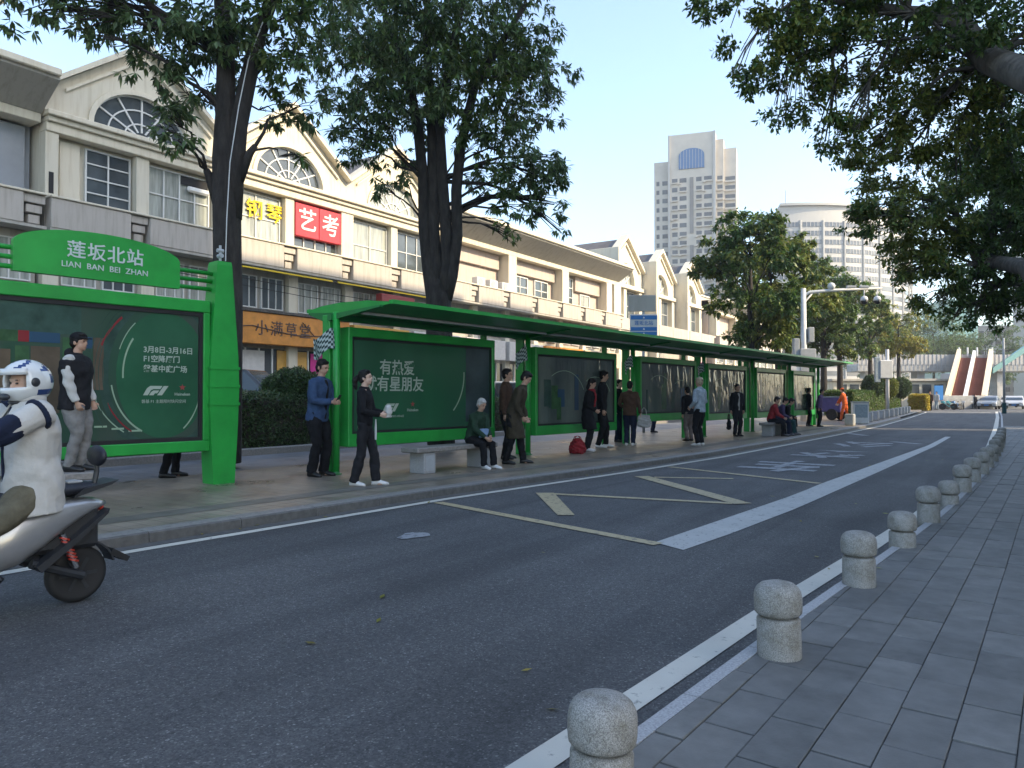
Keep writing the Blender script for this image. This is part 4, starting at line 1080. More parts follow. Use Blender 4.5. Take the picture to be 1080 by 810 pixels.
# ------------------------------------------------------------------ residential tower
def tower():
    c = at(722, HZ, 250); rz = R(15)
    t = empty('apartment_tower', (c.x, c.y, 0), rz, 'tall beige apartment tower with blue arched window near its top', 'tower')
    # local: y away from camera, x right
    k = 250 / FPX; top = CH + (HZ - 140) * k
    w = MB(); w.box(-5.0, 10.4, 0, 16, 0, top, 0); w.build('centre_block', M['tower'], t)
    sl = CH + (HZ - 166) * k
    w = MB(); w.box(-10.2, -5.01, 1.6, 16, 0, sl); w.build('side_wing', M['tower'], t)
    w = MB(); w.box(10.41, 13.0, 1.5, 16, 0, top - 2.5); w.box(13.01, 17.0, 3.2, 16, 0, sl + 3.0); w.build('side_wing', M['tower'], t)
    rec = MB(); rec.box(2.0, 3.2, -.3, .01, 4, top - 38); rec.box(2.0, 3.2, -.31, .01, top - 34, top - 15); rec.build('recess_strip', M['tower_dark'], t)
    edg = MB(); edg.box(9.7, 10.5, -.5, .5, 0, top); edg.box(-5.2, -4.6, -.4, .4, 0, top); edg.build('corner_rib', M['office'], t)
    a = [(-1.6, top - 12.0), (-1.6, top - 7.5)] + [(2.6 + 4.2 * math.cos(q), top - 7.5 + 2.4 * math.sin(q)) for q in np.linspace(math.pi, 0, 12)][1:-1] + [(6.8, top - 7.5), (6.8, top - 12.0)]
    b = MB(); b.prism(a, -.35, .02, 'y'); b.build('arched_window', M['blue_glass'], t)
    b = MB()
    for q in range(-1, 7, 1): b.box(q - .06, q + .06, -.42, -.3, top - 12, top - 5.6)
    b.build('mullion', M['office'], t)
    fr = MB(); wn_ = MB(); fl = int((top - 14) / 3.05)
    rr = random.Random(5)
    for f in range(1, fl):
        z = f * 3.05
        for x0, x1 in ((-3.9, -2.1), (-1.4, .9), (4.1, 5.9), (6.7, 9.2)):
            wn_.box(x0, x1, -.06, .3, z + .8, z + 2.3); 
            if rr.random() < .7: fr.box(x0 - .1, x1 + .1, -.75, -.07, z + .45, z + .85)
            if rr.random() < .5: fr.box(x0 - .3, x0 + .5, -.9, -.08, z + .1, z + .4)
        for x0, x1 in ((-9.4, -8.4), (-7.4, -5.6)):
            if z < sl - 4: wn_.box(x0, x1, 1.54, 1.8, z + .8, z + 2.3)
        for x0, x1, yy in ((10.9, 12.6, 1.5), (13.4, 16.6, 3.2)):
            if z < sl - 2:
                wn_.box(x0, x1, yy - .05, yy + .2, z + .9, z + 2.4); fr.box(x0 - .1, x1 + .15, yy - .85, yy - .06, z + .3, z + .9)
    o = wn_.build('window_field', M['tower_win'], t); o['kind'] = 'stuff'
    o = fr.build('balcony_field', M['tower'], t); o['kind'] = 'stuff'
tower()
# ------------------------------------------------------------------ curved white office block
def office():
    d = 210; k = d / FPX
    c = at(868, HZ, d)
    t = empty('office_building', (c.x, c.y, 0), YAW, 'curved white office block with rows of strip windows behind the trees', 'building')
    top = CH + (HZ - 216) * k; Rr = 46; x_c = -2.0; y_c = Rr
    angs = np.linspace(-12, 62, 50)
    P = lambda a, r: (x_c + r * math.sin(R(a)), y_c - r * math.cos(R(a)))
    b = MB(); pts = [P(a, Rr) for a in angs] + [P(62, Rr - 14), P(-12, Rr - 14)]
    b.prism(pts, 0, top, 'z'); b.build('wall', M['office'], t)
    b = MB(); pts = [P(a, Rr + .9) for a in angs] + [P(62, Rr - 13), P(-12, Rr - 13)]
    b.prism(pts, top, top + .7, 'z'); b.build('roof_slab', M['office'], t)
    r0 = top - 6.0; flh = 2.5
    half = 2.65 / Rr
    wm = MB(); n = 4
    f = []
    for i in range(n + 1):
        a = -half + 2 * half * i / n
        f.append((math.sin(a) * (Rr + .12), Rr - math.cos(a) * (Rr + .12)))
    for i in range(n): wm.prism([f[i], f[i + 1], (f[i + 1][0], f[i + 1][1] + .25), (f[i][0], f[i][1] + .25)], 0, 1.3, 'z')
    me = wm.mesh('window', M['office_win'])
    bm = bmesh.new(); bm.from_mesh(me); bmesh.ops.recalc_face_normals(bm, faces=bm.faces[:]); bm.to_mesh(me); bm.free()
    mm = MB(); 
    for i in range(1, 5):
        a = -half + 2 * half * i / 5; mm.box(math.sin(a) * Rr - .07, math.sin(a) * Rr + .07, Rr - math.cos(a) * (Rr + .2), Rr - math.cos(a) * (Rr + .1), 0, 1.3)
    mme = mm.mesh('mullion', M['office'])
    for fl in range(19):
        for cidx in range(-1, 8):
            a = cidx * 8.0 - 1.0
            o = link('window', me, t); o.location = (x_c + Rr * math.sin(R(a)) - 0, y_c - Rr * math.cos(R(a)), r0 - fl * flh); 
            o.rotation_euler = (0, 0, R(a))
            if fl < 7:
                q = link('mullion', mme, o); q['kind'] = 'stuff'
    b = MB()
    for cidx in range(0, 9):
        a = cidx * 8.0 - 1.0 - 4.0; p = P(a, Rr + .12); b.tube([(p[0], p[1], 0), (p[0], p[1], top - 4.2)], .38, 6)
    b.build('pier', M['office'], t)
    b = MB(); b.tube([(x_c - 6, y_c - Rr + 6, top), (x_c - 6, y_c - Rr + 6, top + 6)], .15, 6); b.build('mast', M['grey_metal'], t)
office()
def far_block(name, u0, u1, v, d, m, label, win='tower_win', rows=True):
    c = at((u0 + u1) / 2, HZ, d); k = d / FPX; w = (u1 - u0) * k; h = CH + (HZ - v) * k
    t = empty(name, (c.x, c.y, 0), YAW, label, 'building')
    b = MB(); b.box(-w / 2, w / 2, 0, 14, 0, h); b.build('wall', M[m], t)
    b = MB(); b.box(-w / 2 - .3, w / 2 + .3, -.3, 14.3, h, h + .6); b.build('roof_slab', M[m], t)
    if rows:
        f = MB()
        for z in np.arange(3, h - 2.5, 3.3):
            for x in np.arange(-w / 2 + .8, w / 2 - 2, 3.0): f.box(x, x + 1.9, -.08, .1, z, z + 1.6)
        o = f.build('window_field', M[win], t); o['kind'] = 'stuff'
far_block('glass_building', 1000, 1032, 318, 230, 'teal', 'pale teal glass building behind the red stairs', 'teal', True)
far_block('far_building', 1030, 1100, 345, 260, 'far_wall', 'distant pale apartment block at the right edge beyond the footbridge')
far_block('far_building', 690, 840, 352, 150, 'far_wall', 'low distant block seen between the shelter roof and the trees')
far_block('far_building', 1100, 1180, 250, 240, 'far_wall', 'tall distant block beyond the right edge of the photo')

# ------------------------------------------------------------------ unseen blocks added right of the road, heights and gap shaped to shade it
def opposite(name, ya, yb, h, label, x0=16.0):
    t = empty(name, (x0, ya, 0), 0, label, 'building'); Lb = yb - ya; sk = 12 * SUN_H.y / SUN_H.x
    b = MB(); b.prism([(0, 0), (0, Lb), (12, Lb + sk), (12, sk)], 0, h, 'z'); b.build('wall', M['opp'], t)
    b = MB(); b.prism([(-.4, 0), (-.4, Lb), (12, Lb + sk), (12, sk)], h, h + .4, 'z'); b.build('roof_slab', M['concrete'], t)
    f = MB()
    for z in np.arange(4.6, h - 2, 3.4):
        for y in np.arange(.8, Lb - 2, 2.8): f.box(-.06, .1, y, y + 1.7, z, z + 1.6)
    for y in np.arange(.3, Lb - 2.6, 3.0): f.box(-.08, .1, y, y + 2.5, .2, 3.4)
    o = f.build('window_field', M['pane'], t); o['kind'] = 'stuff'
opposite('shade_block', 3, 26.2, 40, 'unseen tall beige block across the road, added to shade road and left facade')
opposite('shade_block', 26.21, 40.6, 31.5, 'unseen mid-height beige block on the right, added for shade before the sunlight gap')
opposite('shade_block', 42.2, 47.5, 31.5, 'unseen narrow beige block on the right, added for shade beyond the sunlight gap')
opposite('shade_block', 47.51, 78, 15, 'unseen low beige block on the right, added to shade the road near the crossing')

# ------------------------------------------------------------------ foliage
def quads_mesh(name, V, m):
    """V: (N,4,3) array of quads"""
    n = len(V); me = bpy.data.meshes.new(name)
    me.vertices.add(n * 4); me.vertices.foreach_set('co', V.reshape(-1).astype(np.float32))
    me.loops.add(n * 4); me.loops.foreach_set('vertex_index', np.arange(n * 4, dtype=np.int32))
    me.polygons.add(n); me.polygons.foreach_set('loop_start', np.arange(0, n * 4, 4, dtype=np.int32)); me.polygons.foreach_set('loop_total', np.full(n, 4, dtype=np.int32))
    me.materials.append(m); me.update(calc_edges=True); me.validate()
    return me
def unit(a): return a / np.maximum(np.linalg.norm(a, axis=-1, keepdims=True), 1e-9)
def leaves_at(C, AXI, per, length, width, droop, spread=1.0, twig=0.0):
    """whorls of leaves: C centres (N,3), AXI twig axis (N,3)"""
    N = len(C); n = N * per
    c = np.repeat(C, per, 0); ax = np.repeat(unit(AXI), per, 0)
    ref = np.where(np.abs(ax[:, 2:3]) < .9, np.array([[0, 0, 1.]]), np.array([[1., 0, 0]]))
    a = unit(np.cross(ax, ref)); b = np.cross(ax, a)
    ph = np.tile(np.arange(per) * 2 * np.pi / per, N) + np.repeat(rng.uniform(0, 6.28, N), per) + rng.normal(0, .25, n)
    d = a * np.cos(ph)[:, None] + b * np.sin(ph)[:, None]
    d = unit(d * spread + ax * rng.uniform(.1, .7, n)[:, None] + np.array([0, 0, -1.]) * (droop * rng.uniform(.5, 1.4, n))[:, None])
    L = length * rng.uniform(.65, 1.2, n)[:, None]; W = width * rng.uniform(.75, 1.2, n)[:, None]
    base = c + ax * (rng.uniform(-.5, .5, n) * twig)[:, None] + d * .012
    up = np.cross(d, unit(np.cross(d, np.array([0, 0, 1.])) + rng.normal(0, .35, (n, 3))))
    s = unit(np.cross(d, up))
    tip = base + d * L + np.array([0, 0, -1.]) * L * droop * .22
    mid = base + d * L * .48 + up * W * .18
    V = np.stack([base, mid + s * W / 2, tip, mid - s * W / 2], 1)
    return V
def clump_pts(c, r, n, shell=0.55, sub=1):
    d = unit(rng.normal(0, 1, (n, 3))); q = (shell + (1 - shell) * rng.random(n)) ** .6
    q = np.where(rng.random(n) < .25, rng.random(n) ** .5 * .8, q)
    w = 1 + .35 * np.sin(d[:, 0] * 5 + c[0] * 3) * np.sin(d[:, 2] * 4 + c[1])
    P = np.array(c) + d * np.array(r) * (q * w)[:, None]
    if sub > 1 and n > 3 * sub:
        # leaves gather in sprays at twig ends
        k = max(5, n // sub); i = rng.integers(0, k, n); sg = np.array(r) * .085 + .03
        P = P[i] + rng.normal(0, 1, (n, 3)) * sg * np.array([1, 1, .8]); d = unit(d[i] + rng.normal(0, .5, (n, 3)))
    return P, d
def bez(a, b, sag=.0, n=6, wob=.0):
    a, b = Vector(a), Vector(b); out = []
    for i in range(n + 1):
        t = i / n; p = a.lerp(b, t); p.z += sag * 4 * t * (1 - t)
        if 0 < i < n and wob: p += Vector(rng.normal(0, wob, 3))
        out.append(p)
    return out
def tree(name, label, group, base, stems, clumps, leaf, bark='bark', per=7, ll=.17, lw=.05, droop=.7, dens=60, twig=.0, limbs=True, spread=1.0, sub=7):
    """base: ground point; stems: [[(pts), (radii)]]; clumps: [(centre, (rx, ry, rz))] in world space"""
    t = empty(name, base, 0, label, 'tree', group); B = Vector(base)
    tb = MB()
    for pts, rad in stems:
        tb.tube([Vector(p) - B for p in pts], rad, 12)
    tb.build('trunk', M[bark], t, True)
    ends = []
    for pts, rad in stems:
        for i in range(len(pts) // 2, len(pts)): ends.append((Vector(pts[i]), rad[i]))
    br = MB(); V = []
    for c, r in clumps:
        c = Vector(c)
        if limbs and ends:
            e, er = min(ends, key=lambda q: (q[0] - c).length + (2.0 if q[0].z > c.z else 0))
            p = bez(e - B, c - B, sag=.12 * (c - e).length, n=6, wob=.05 * min(1, (c - e).length))
            r0 = min(er * .7, .014 + .014 * (c - e).length); br.tube(p, [r0 * (1 - .75 * i / 6) for i in range(7)], 6)
            for q in range(5):
                o = Vector(rng.normal(0, 1, 3)).normalized(); o = Vector((o.x * r[0], o.y * r[1], o.z * r[2])) * .8
                br.tube([p[4], p[4].lerp(c - B + o, .55) + Vector((0, 0, .05)), c - B + o], [r0 * .35, r0 * .25, .005], 5)
        n = max(6, int(dens * (r[0] * r[1] + r[0] * r[2] + r[1] * r[2]) * 1.0))
        P, d = clump_pts(c, r, n, sub=sub)
        V.append(leaves_at(P - np.array(B), d + np.array([0, 0, .3]) + rng.normal(0, .4, d.shape), per, ll, lw, droop, spread, twig))
    if br.v: br.build('limb', M['bark' if bark == 'bark' else bark], t, True)
    if isinstance(leaf, str): leaf = [leaf]
    Vc = np.concatenate(V)
    if len(leaf) == 1: link('crown', quads_mesh('crown', Vc, M[leaf[0]]), t)
    else:
        # second leaf colour in clumps: tone variety and sunlit patches painted into the crown
        key = np.sin(Vc[:, 0, 0] * 1.7) + np.sin(Vc[:, 0, 1] * 1.9 + 1) + np.sin(Vc[:, 0, 2] * 1.5) + rng.normal(0, .7, len(Vc)) > .9
        link('crown', quads_mesh('crown', Vc[~key], M[leaf[0]]), t); link('lit_patch_leaves', quads_mesh('lit_patch_leaves', Vc[key], M[leaf[1]]), t)
    return t
def pix(lst, dep=1.0):
    out = []
    for u, v, d, r in lst:
        p = at(u, v, d); rr = r * d / FPX
        out.append(((p.x, p.y, p.z), (rr, rr, rr * .85)))
    return out
# ---- near left tree, behind the station board
b1 = (-12.0, 8.35, .2)
T1 = lambda u, v, d=13.6: at(u, v, d)
st1 = [([b1, T1(240, 330), T1(239, 270), T1(238, 215), T1(236, 165), T1(236, 120), T1(236, 60), T1(232, 0), T1(228, -60), T1(220, -130)], [.30, .26, .25, .25, .23, .18, .16, .15, .13, .07]),
       ([T1(244, 230), T1(246, 180), T1(250, 130), T1(260, 80), T1(272, 30), T1(290, -20), T1(310, -80)], [.17, .17, .16, .15, .13, .11, .06]),
       ([T1(250, 190), T1(262, 160), T1(268, 152)], [.10, .07, .05]), ([T1(230, 215), T1(219, 184), T1(216, 178)], [.12, .08, .06])]
cl1 = pix([(60, -10, 12.5, 38), (110, 5, 12.6, 42), (150, 15, 12.8, 44), (190, 25, 13, 46), (170, 60, 13.2, 32), (185, 95, 13.2, 26), (178, 120, 13, 20), (190, 150, 12.8, 20), (165, 132, 12.6, 12), (230, 20, 13.4, 50), (280, 20, 13.5, 48), (330, 10, 13.6, 46), (300, 60, 13.6, 30), (278, 85, 14, 20), (215, 60, 14.4, 34), (315, 110, 14.5, 22), (290, 118, 14.6, 18), (255, 60, 14.6, 30), (205, 100, 14.8, 22), (315, 165, 14, 8), (140, -60, 13, 70), (230, -70, 13.6, 80), (320, -70, 13.8, 75), (60, -70, 12.5, 60), (230, -150, 13.6, 90), (20, -20, 12.3, 40), (-30, -40, 12, 50), (75, 18, 12.4, 16), (105, 38, 12.5, 12), (40, 8, 12.4, 10)])
t1 = tree('street_tree', 'dark-trunked tree with drooping leaf whorls behind the station board', 'street trees behind the platform', b1, st1, cl1, ['leaf_a', 'leaf_far'], per=7, ll=.19, lw=.06, droop=.75, dens=60, sub=5)
b = MB(); B = Vector(b1); b.tube([T1(237, 275, 13.25) - B, T1(238, 230, 13.2) - B, T1(241, 170, 13.2) - B, T1(250, 110, 13.2) - B, T1(260, 60, 13.2) - B, T1(275, 20, 13.2) - B], .009, 6); b.build('cable', M['white_metal'], t1)
# ---- second left tree, four stems, behind the shelter
b2 = (-12.0, 14.6, .2); D2 = 18.8
T2 = lambda u, v, d=D2: at(u, v, d)
st2 = [([b2, T2(463, 345), T2(462, 312), T2(452, 285), T2(447, 240), T2(446, 190), T2(440, 130), T2(425, 60), T2(400, 0)], [.36, .34, .32, .17, .15, .14, .13, .10, .07]),
       ([T2(460, 315), T2(459, 280), T2(457, 240), T2(456, 190), T2(455, 130), T2(450, 60), T2(450, -20)], [.20, .16, .15, .14, .13, .11, .08]),
       ([T2(464, 315), T2(471, 280), T2(470, 240), T2(466, 190), T2(463, 130), T2(475, 60), T2(490, -20)], [.20, .16, .15, .15, .13, .11, .08]),
       ([T2(468, 315), T2(476, 290), T2(482, 250), T2(481, 200), T2(486, 150), T2(500, 90), T2(530, 40), T2(555, 0)], [.22, .17, .14, .14, .13, .11, .09, .06])]
cl2 = pix([(360, 30, 18, 50), (410, 30, 17.8, 55), (460, 30, 18, 55), (510, 35, 18.4, 50), (550, 40, 18.8, 40), (565, 80, 19, 36), (560, 125, 19, 34), (530, 90, 18.5, 42), (480, 85, 18, 46), (430, 90, 18, 46), (385, 90, 17.8, 44), (350, 120, 18, 30), (400, 130, 18, 36), (440, 130, 19.4, 30), (375, 155, 18.2, 22), (415, 165, 19, 18), (400, 195, 18.6, 14), (425, 190, 18.6, 12), (505, 130, 18.6, 26), (535, 150, 18.6, 30), (560, 175, 18.8, 32), (580, 185, 19, 26), (590, 170, 19.2, 16), (545, 190, 18.6, 20), (570, 210, 19, 16), (500, 155, 18.6, 20), (515, 180, 18.6, 20), (530, 205, 18.7, 18), (550, 222, 18.8, 16), (500, 190, 19.4, 12), (585, 215, 19, 14), (530, 236, 18.8, 9), (540, 250, 18.8, 7), (591, 243, 19, 8), (520, 60, 20.5, 50), (450, 60, 20.8, 55), (390, 60, 20.5, 50), (460, -50, 18.5, 80), (380, -50, 18.5, 70), (540, -40, 19, 60), (460, -120, 18.8, 80)])
tree('street_tree', 'four-stemmed leafy tree rising behind the first shelter panel', 'street trees behind the platform', b2, st2, cl2, ['leaf_a', 'leaf_far'], per=7, ll=.2, lw=.06, droop=.8, dens=66, sub=5)
# ---- right-hand trees overhanging the road
def tree_right():
    b3 = (1.25, 7.9, .05)
    E = lambda u, v, d: at(u, v, d)
    st = [([b3, (1.2, 7.9, 1.2), (1.05, 7.95, 2.3), (.85, 8.0, 3.2), (.6, 8.1, 4.0), E(1046, 60, 9.2), E(1010, 15, 9.2), E(960, 10, 9.2), E(900, 0, 9.2), E(850, -10, 9)], [.25, .22, .20, .19, .18, .16, .13, .08, .05, .03]),
          ([(1.05, 7.95, 2.3), (1.3, 8.6, 4.0), (1.5, 9.3, 6.0), (1.6, 9.9, 8.0)], [.18, .15, .12, .06]), ([(.85, 8, 3.2), (1.6, 7.2, 5.0), (2.4, 6.6, 6.8)], [.15, .11, .06])]
    cl = pix([(770, 5, 8.8, 30), (800, 30, 8.8, 32), (780, 75, 8.8, 9), (815, 65, 9, 30), (840, 30, 9, 40), (850, 75, 9.2, 32), (870, 10, 9.2, 40), (820, 118, 9.2, 14), (838, 115, 9.2, 15), (858, 115, 9.3, 17), (880, 110, 9.4, 26), (872, 148, 9.5, 17), (895, 145, 9.6, 22), (900, 60, 9.4, 46), (930, 110, 9.8, 42), (925, 160, 10, 34), (960, 60, 9.8, 50), (980, 120, 10, 52), (1010, 60, 9.6, 48), (960, 170, 10.4, 40), (1030, 130, 10.2, 50), (1070, 80, 10, 50), (1010, 180, 10.6, 44), (1070, 170, 10.5, 50), (1060, 20, 8.4, 30), (990, 10, 8.5, 40), (930, 10, 8.8, 40), (850, -50, 9, 60), (950, -60, 9, 70), (1050, -60, 9, 80), (1150, 0, 9, 90), (1160, 120, 9.5, 80), (1250, 60, 9, 90), (780, -60, 8.8, 50), (1000, -150, 9, 100), (1150, -140, 9, 100)])
    tree('overhanging_tree', 'big dark tree overhanging the road from the upper right corner', 'trees on the right pavement', b3, st, cl, ['leaf_b', 'leaf_olive'], 'bark2', per=9, ll=.085, lw=.038, droop=.4, dens=235, twig=.16, sub=13)
    b4 = (1.0, 17.2, .05)
    st = [([b4, (1.0, 17.2, 1.6), (.8, 17.2, 2.8), (.3, 17.3, 3.9), E(1044, 275, 16.6), E(1046, 235, 16.6), E(1058, 190, 16.6), E(1066, 130, 16.6)], [.26, .23, .20, .17, .15, .14, .11, .06]),
          ([E(1040, 288, 16.6), E(1028, 265, 16.6), E(1018, 240, 16.6), E(1006, 215, 16.5), E(990, 190, 16.4)], [.11, .09, .07, .05, .03]),
          ([E(1046, 270, 16.6), E(1062, 250, 16.4), E(1072, 226, 16.4)], [.10, .07, .04]), ([(.8, 17.2, 2.8), (1.6, 17.8, 5.0), (2.2, 18.3, 7.5)], [.18, .14, .07]), ([E(1040, 302, 16.6), E(1060, 298, 16.2), E(1095, 296, 16)], [.11, .10, .10])]
    cl = pix([(925, 215, 15, 24), (905, 230, 15, 16), (915, 200, 15.2, 18), (940, 240, 15, 30), (960, 225, 15.4, 34), (965, 270, 15.4, 32), (950, 288, 15.2, 16), (985, 250, 15.8, 38), (990, 290, 15.6, 32), (975, 322, 15.6, 18), (1010, 225, 16, 40), (1015, 275, 16.2, 32), (1005, 318, 15.8, 22), (1000, 338, 15.8, 9), (1030, 310, 16.2, 26), (1022, 335, 16, 14), (1045, 215, 16.6, 38), (1060, 260, 17.2, 34), (1050, 310, 16.6, 28), (1070, 320, 16.6, 24), (1070, 220, 16.8, 36), (1050, 335, 16.5, 15), (1075, 290, 15.4, 26), (1000, 180, 15.6, 40), (1060, 170, 16, 40), (1120, 230, 16, 70), (1120, 310, 16, 50), (1180, 200, 16, 90), (1100, 120, 16.5, 70)])
    tree('overhanging_tree', 'second dark tree hanging low over the far right pavement', 'trees on the right pavement', b4, st, cl, ['leaf_b', 'leaf_olive'], 'bark2', per=8, ll=.12, lw=.05, droop=.5, dens=160, twig=.2, sub=10)
tree_right()
# ---- street trees farther along the platform
def far_tree(u, v_top, d, wpx, hpx, label, leaf, vtrunk=375, lean=0, seed=1, dens=14, stems=1):
    p = at(u, HZ, d); base = (p.x, p.y, .2); k = d / FPX
    rr = np.random.default_rng(seed)
    zt = CH + (HZ - v_top) * k; H = hpx * k; W = wpx * k / 2
    st = []
    for s in range(stems):
        dx = (s - (stems - 1) / 2) * .5
        q = lambda f: (p.x + dx * f * 3 * CY + lean * f, p.y + dx * f * 3 * SY, .2 + (zt - H * .35 - .2) * f)
        st.append(([q(0), q(.2), q(.45), q(.7), q(1)], [.30, .25, .22, .17, .07]))
    cl = []
    n = 26
    for i in range(n):
        a = rr.uniform(0, 6.28); h = rr.random(); prof = math.sin(math.pi * (0.12 + .80 * h)) ** .7
        rad = W * prof * rr.uniform(.35, .82); cr = W * rr.uniform(.27, .44)
        c = (p.x + lean + rad * math.cos(a), p.y + rad * math.sin(a), zt - H + H * .12 + h * (H * .82))
        cl.append((c, (cr, cr, cr * .72)))
    return tree('street_tree', label, 'street trees behind the platform', base, st, cl, leaf, per=6, ll=.34, lw=.14, droop=.6, dens=dens * 1.7)
far_tree(792, 212, 42, 118, 165, 'broad sunlit street tree above the shelter middle, left of the tower', ['leaf_far', 'leaf_olive'], seed=2, dens=20)
far_tree(826, 250, 47, 112, 125, 'yellowish sunlit street tree in front of the white office block', ['leaf_olive', 'leaf_far'], seed=5, stems=2, dens=18)
far_tree(869, 268, 58, 92, 112, 'green street tree behind the camera pole', ['leaf_far', 'leaf_a'], seed=8, dens=16)
far_tree(886, 290, 63, 76, 96, 'slim green street tree right of the camera pole', ['leaf_far', 'leaf_olive'], seed=9, dens=16)
far_tree(918, 312, 74, 62, 72, 'shorter street tree behind the clipped shrubs', ['leaf_far', 'leaf_olive'], seed=12, dens=12)
far_tree(948, 328, 86, 66, 48, 'spreading yellow-leaved tree near the footbridge', ['leaf_yellow', 'leaf_olive'], seed=14, dens=10)
far_tree(985, 334, 150, 110, 55, 'grey-green tree mass behind the footbridge', ['leaf_far', 'leaf_a'], seed=17, dens=5)
far_tree(1040, 345, 150, 90, 60, 'dark tree behind the footbridge at the right', ['leaf_far', 'leaf_a'], seed=18, dens=5)
far_tree(930, 345, 140, 90, 60, 'dark tree under the footbridge, behind the clipped shrubs', ['leaf_a', 'leaf_far'], seed=19, dens=5)
# ---- hedges and clipped bushes
def hedge(name, x0, x1, y0, y1, z0, z1, label, leaf='leaf_hedge', dens=420, ll=.07, cat='hedge', round_=False):
    c = Vector(((x0 + x1) / 2, (y0 + y1) / 2, z0)); t = empty(name, c, 0, label, cat)
    hx, hy, hz = (x1 - x0) / 2, (y1 - y0) / 2, z1 - z0
    A = 2 * (hx * hy * 4 + hx * hz * 2 + hy * hz * 2); n = int(dens * A)
    if round_:
        d = unit(rng.normal(0, 1, (n, 3))); d *= (1 + .10 * np.sin(d[:, :1] * 9) * np.sin(d[:, 1:2] * 7 + 1))
        P = d * np.array([hx, hy, hz / 2]) * (rng.uniform(.85, 1.03, n)[:, None]) + np.array([0, 0, hz / 2])
        ax = d
    else:
        P = np.stack([rng.uniform(-hx, hx, n), rng.uniform(-hy, hy, n), rng.uniform(0, hz, n)], 1)
        f = rng.integers(0, 5, n); bump = .05 * np.sin(P[:, 1] * 3.1) + .04 * np.sin(P[:, 2] * 7 + P[:, 1] * 2)
        ax = np.zeros((n, 3))
        e = rng.uniform(-.05, .06, n) + bump
        for k_, (col_, sg, hh) in enumerate(((0, -1, hx), (0, 1, hx), (1, -1, hy), (1, 1, hy), (2, 1, hz))):
            mk = f == k_; P[mk, col_] = sg * hh + sg * e[mk]; ax[mk, col_] = sg
        mk = f == 4; P[mk, 2] = hz + e[mk]
    V = leaves_at(P, ax + rng.normal(0, .35, P.shape), 4, ll, ll * .5, .15)
    link('foliage', quads_mesh('foliage', V, M[leaf]), t)
    b = MB()
    if round_: b.ell((0, 0, hz / 2), (hx * .86, hy * .86, hz * .43), 14, 10)
    else: b.box(-hx * .9, hx * .9, -hy + .1, hy - .1, 0, hz * .93)
    b.build('inner_twigs', M['twig'], t, round_)
    return t
hedge('hedge', -16.3, -14.9, 4.0, 13.9, .2, 1.42, 'dark clipped hedge behind the station board and the man in blue')
hedge('hedge', -16.2, -15.0, 14.2, 24.0, .2, 1.30, 'low dark hedge seen under the first shelter panels', dens=200)
hedge('round_bush', -16.6, -15.0, 12.3, 13.9, .9, 2.15, 'rounded clipped bush standing above the hedge', cat='bush', round_=True, dens=520)
hedge('hedge', -10.5, -8.7, 54, 79, .1, 1.75, 'clipped green hedge along the platform beyond the shelter', 'leaf_far', dens=70, ll=.14)
for i, (y, x) in enumerate([(q.y, q.x) for q in (at(920, HZ, 58), at(936.5, HZ, 62), at(951, HZ, 66))]):
    hedge('round_bush', x - .75, x + .75, y - .75, y + .75, 1.3, 3.1, ['dark drum-shaped clipped bush nearest the shelter end', 'light green drum-shaped clipped bush, middle of three', 'dark drum-shaped clipped bush nearest the yellow shrubs'][i], ['leaf_hedge', 'leaf_olive', 'leaf_hedge'][i], 120, .13, 'bush', True)
fsp = at(972, HZ, 74)
hedge('flowering_shrub', fsp.x - .9, fsp.x + .6, fsp.y - 1.8, fsp.y + 2.2, .1, 1.5, 'bright yellow flowering shrub by the crossing', 'leaf_flower', 130, .17, 'shrub')

# ------------------------------------------------------------------ people
def cloth(name, c, rough=.85, var=.18, scale=14): return mat(name, c, rough, var=var, scale=scale, bump=.6, bscale=9, dist=.035, spec=.2)
M['skin'] = mat('skin', (0.46, 0.27, 0.19), 0.5, var=.08, scale=12)
M['skin_pale'] = mat('pale_skin', (0.54, 0.35, 0.27), 0.5, var=.08, scale=12)
M['hair_black'] = mat('black_hair', (0.012, 0.010, 0.010), 0.6, spec=.2, var=.4, scale=40, bump=.6, bscale=60, dist=.01)
M['hair_grey'] = mat('white_hair', (0.42, 0.40, 0.38), 0.6, var=.25, scale=30, bump=.6, bscale=60, dist=.01)
M['hair_blond'] = mat('sandy_grey_hair', (0.34, 0.26, 0.17), 0.6, var=.25, scale=30, bump=.6, bscale=60, dist=.01)
for n_, c_ in dict(c_blue=(0.035, 0.068, 0.14), c_black=(0.010, 0.010, 0.012), c_black2=(0.016, 0.016, 0.019), c_dgreen=(0.018, 0.042, 0.026), c_olive=(0.050, 0.040, 0.026), c_brown=(0.085, 0.048, 0.033), c_navy=(0.012, 0.018, 0.04), c_grey=(0.30, 0.36, 0.41), c_white=(0.50, 0.49, 0.47), c_red=(0.26, 0.025, 0.03), c_purple=(0.05, 0.04, 0.09), c_violet=(0.12, 0.09, 0.20), c_orange=(0.62, 0.12, 0.035), c_khaki=(0.12, 0.11, 0.08), c_lgrey=(0.36, 0.35, 0.34), c_midgrey=(0.2, 0.195, 0.19), c_teal=(0.02, 0.07, 0.075), c_pattern=(0.16, 0.13, 0.12), c_ltblue=(0.16, 0.24, 0.36)).items(): M[n_] = cloth(n_, c_, var=.05 if n_ == 'c_white' else .18)
M['shoe_white'] = mat('white_trainer', (0.62, 0.61, 0.60), .55, var=.1)
M['shoe_black'] = mat('black_shoe', (0.012, 0.012, 0.013), .45)
M['eye'] = mat('dark_eye', (0.012, 0.010, 0.010), .3)
M['lip'] = mat('lip', (0.26, 0.10, 0.09), .5)
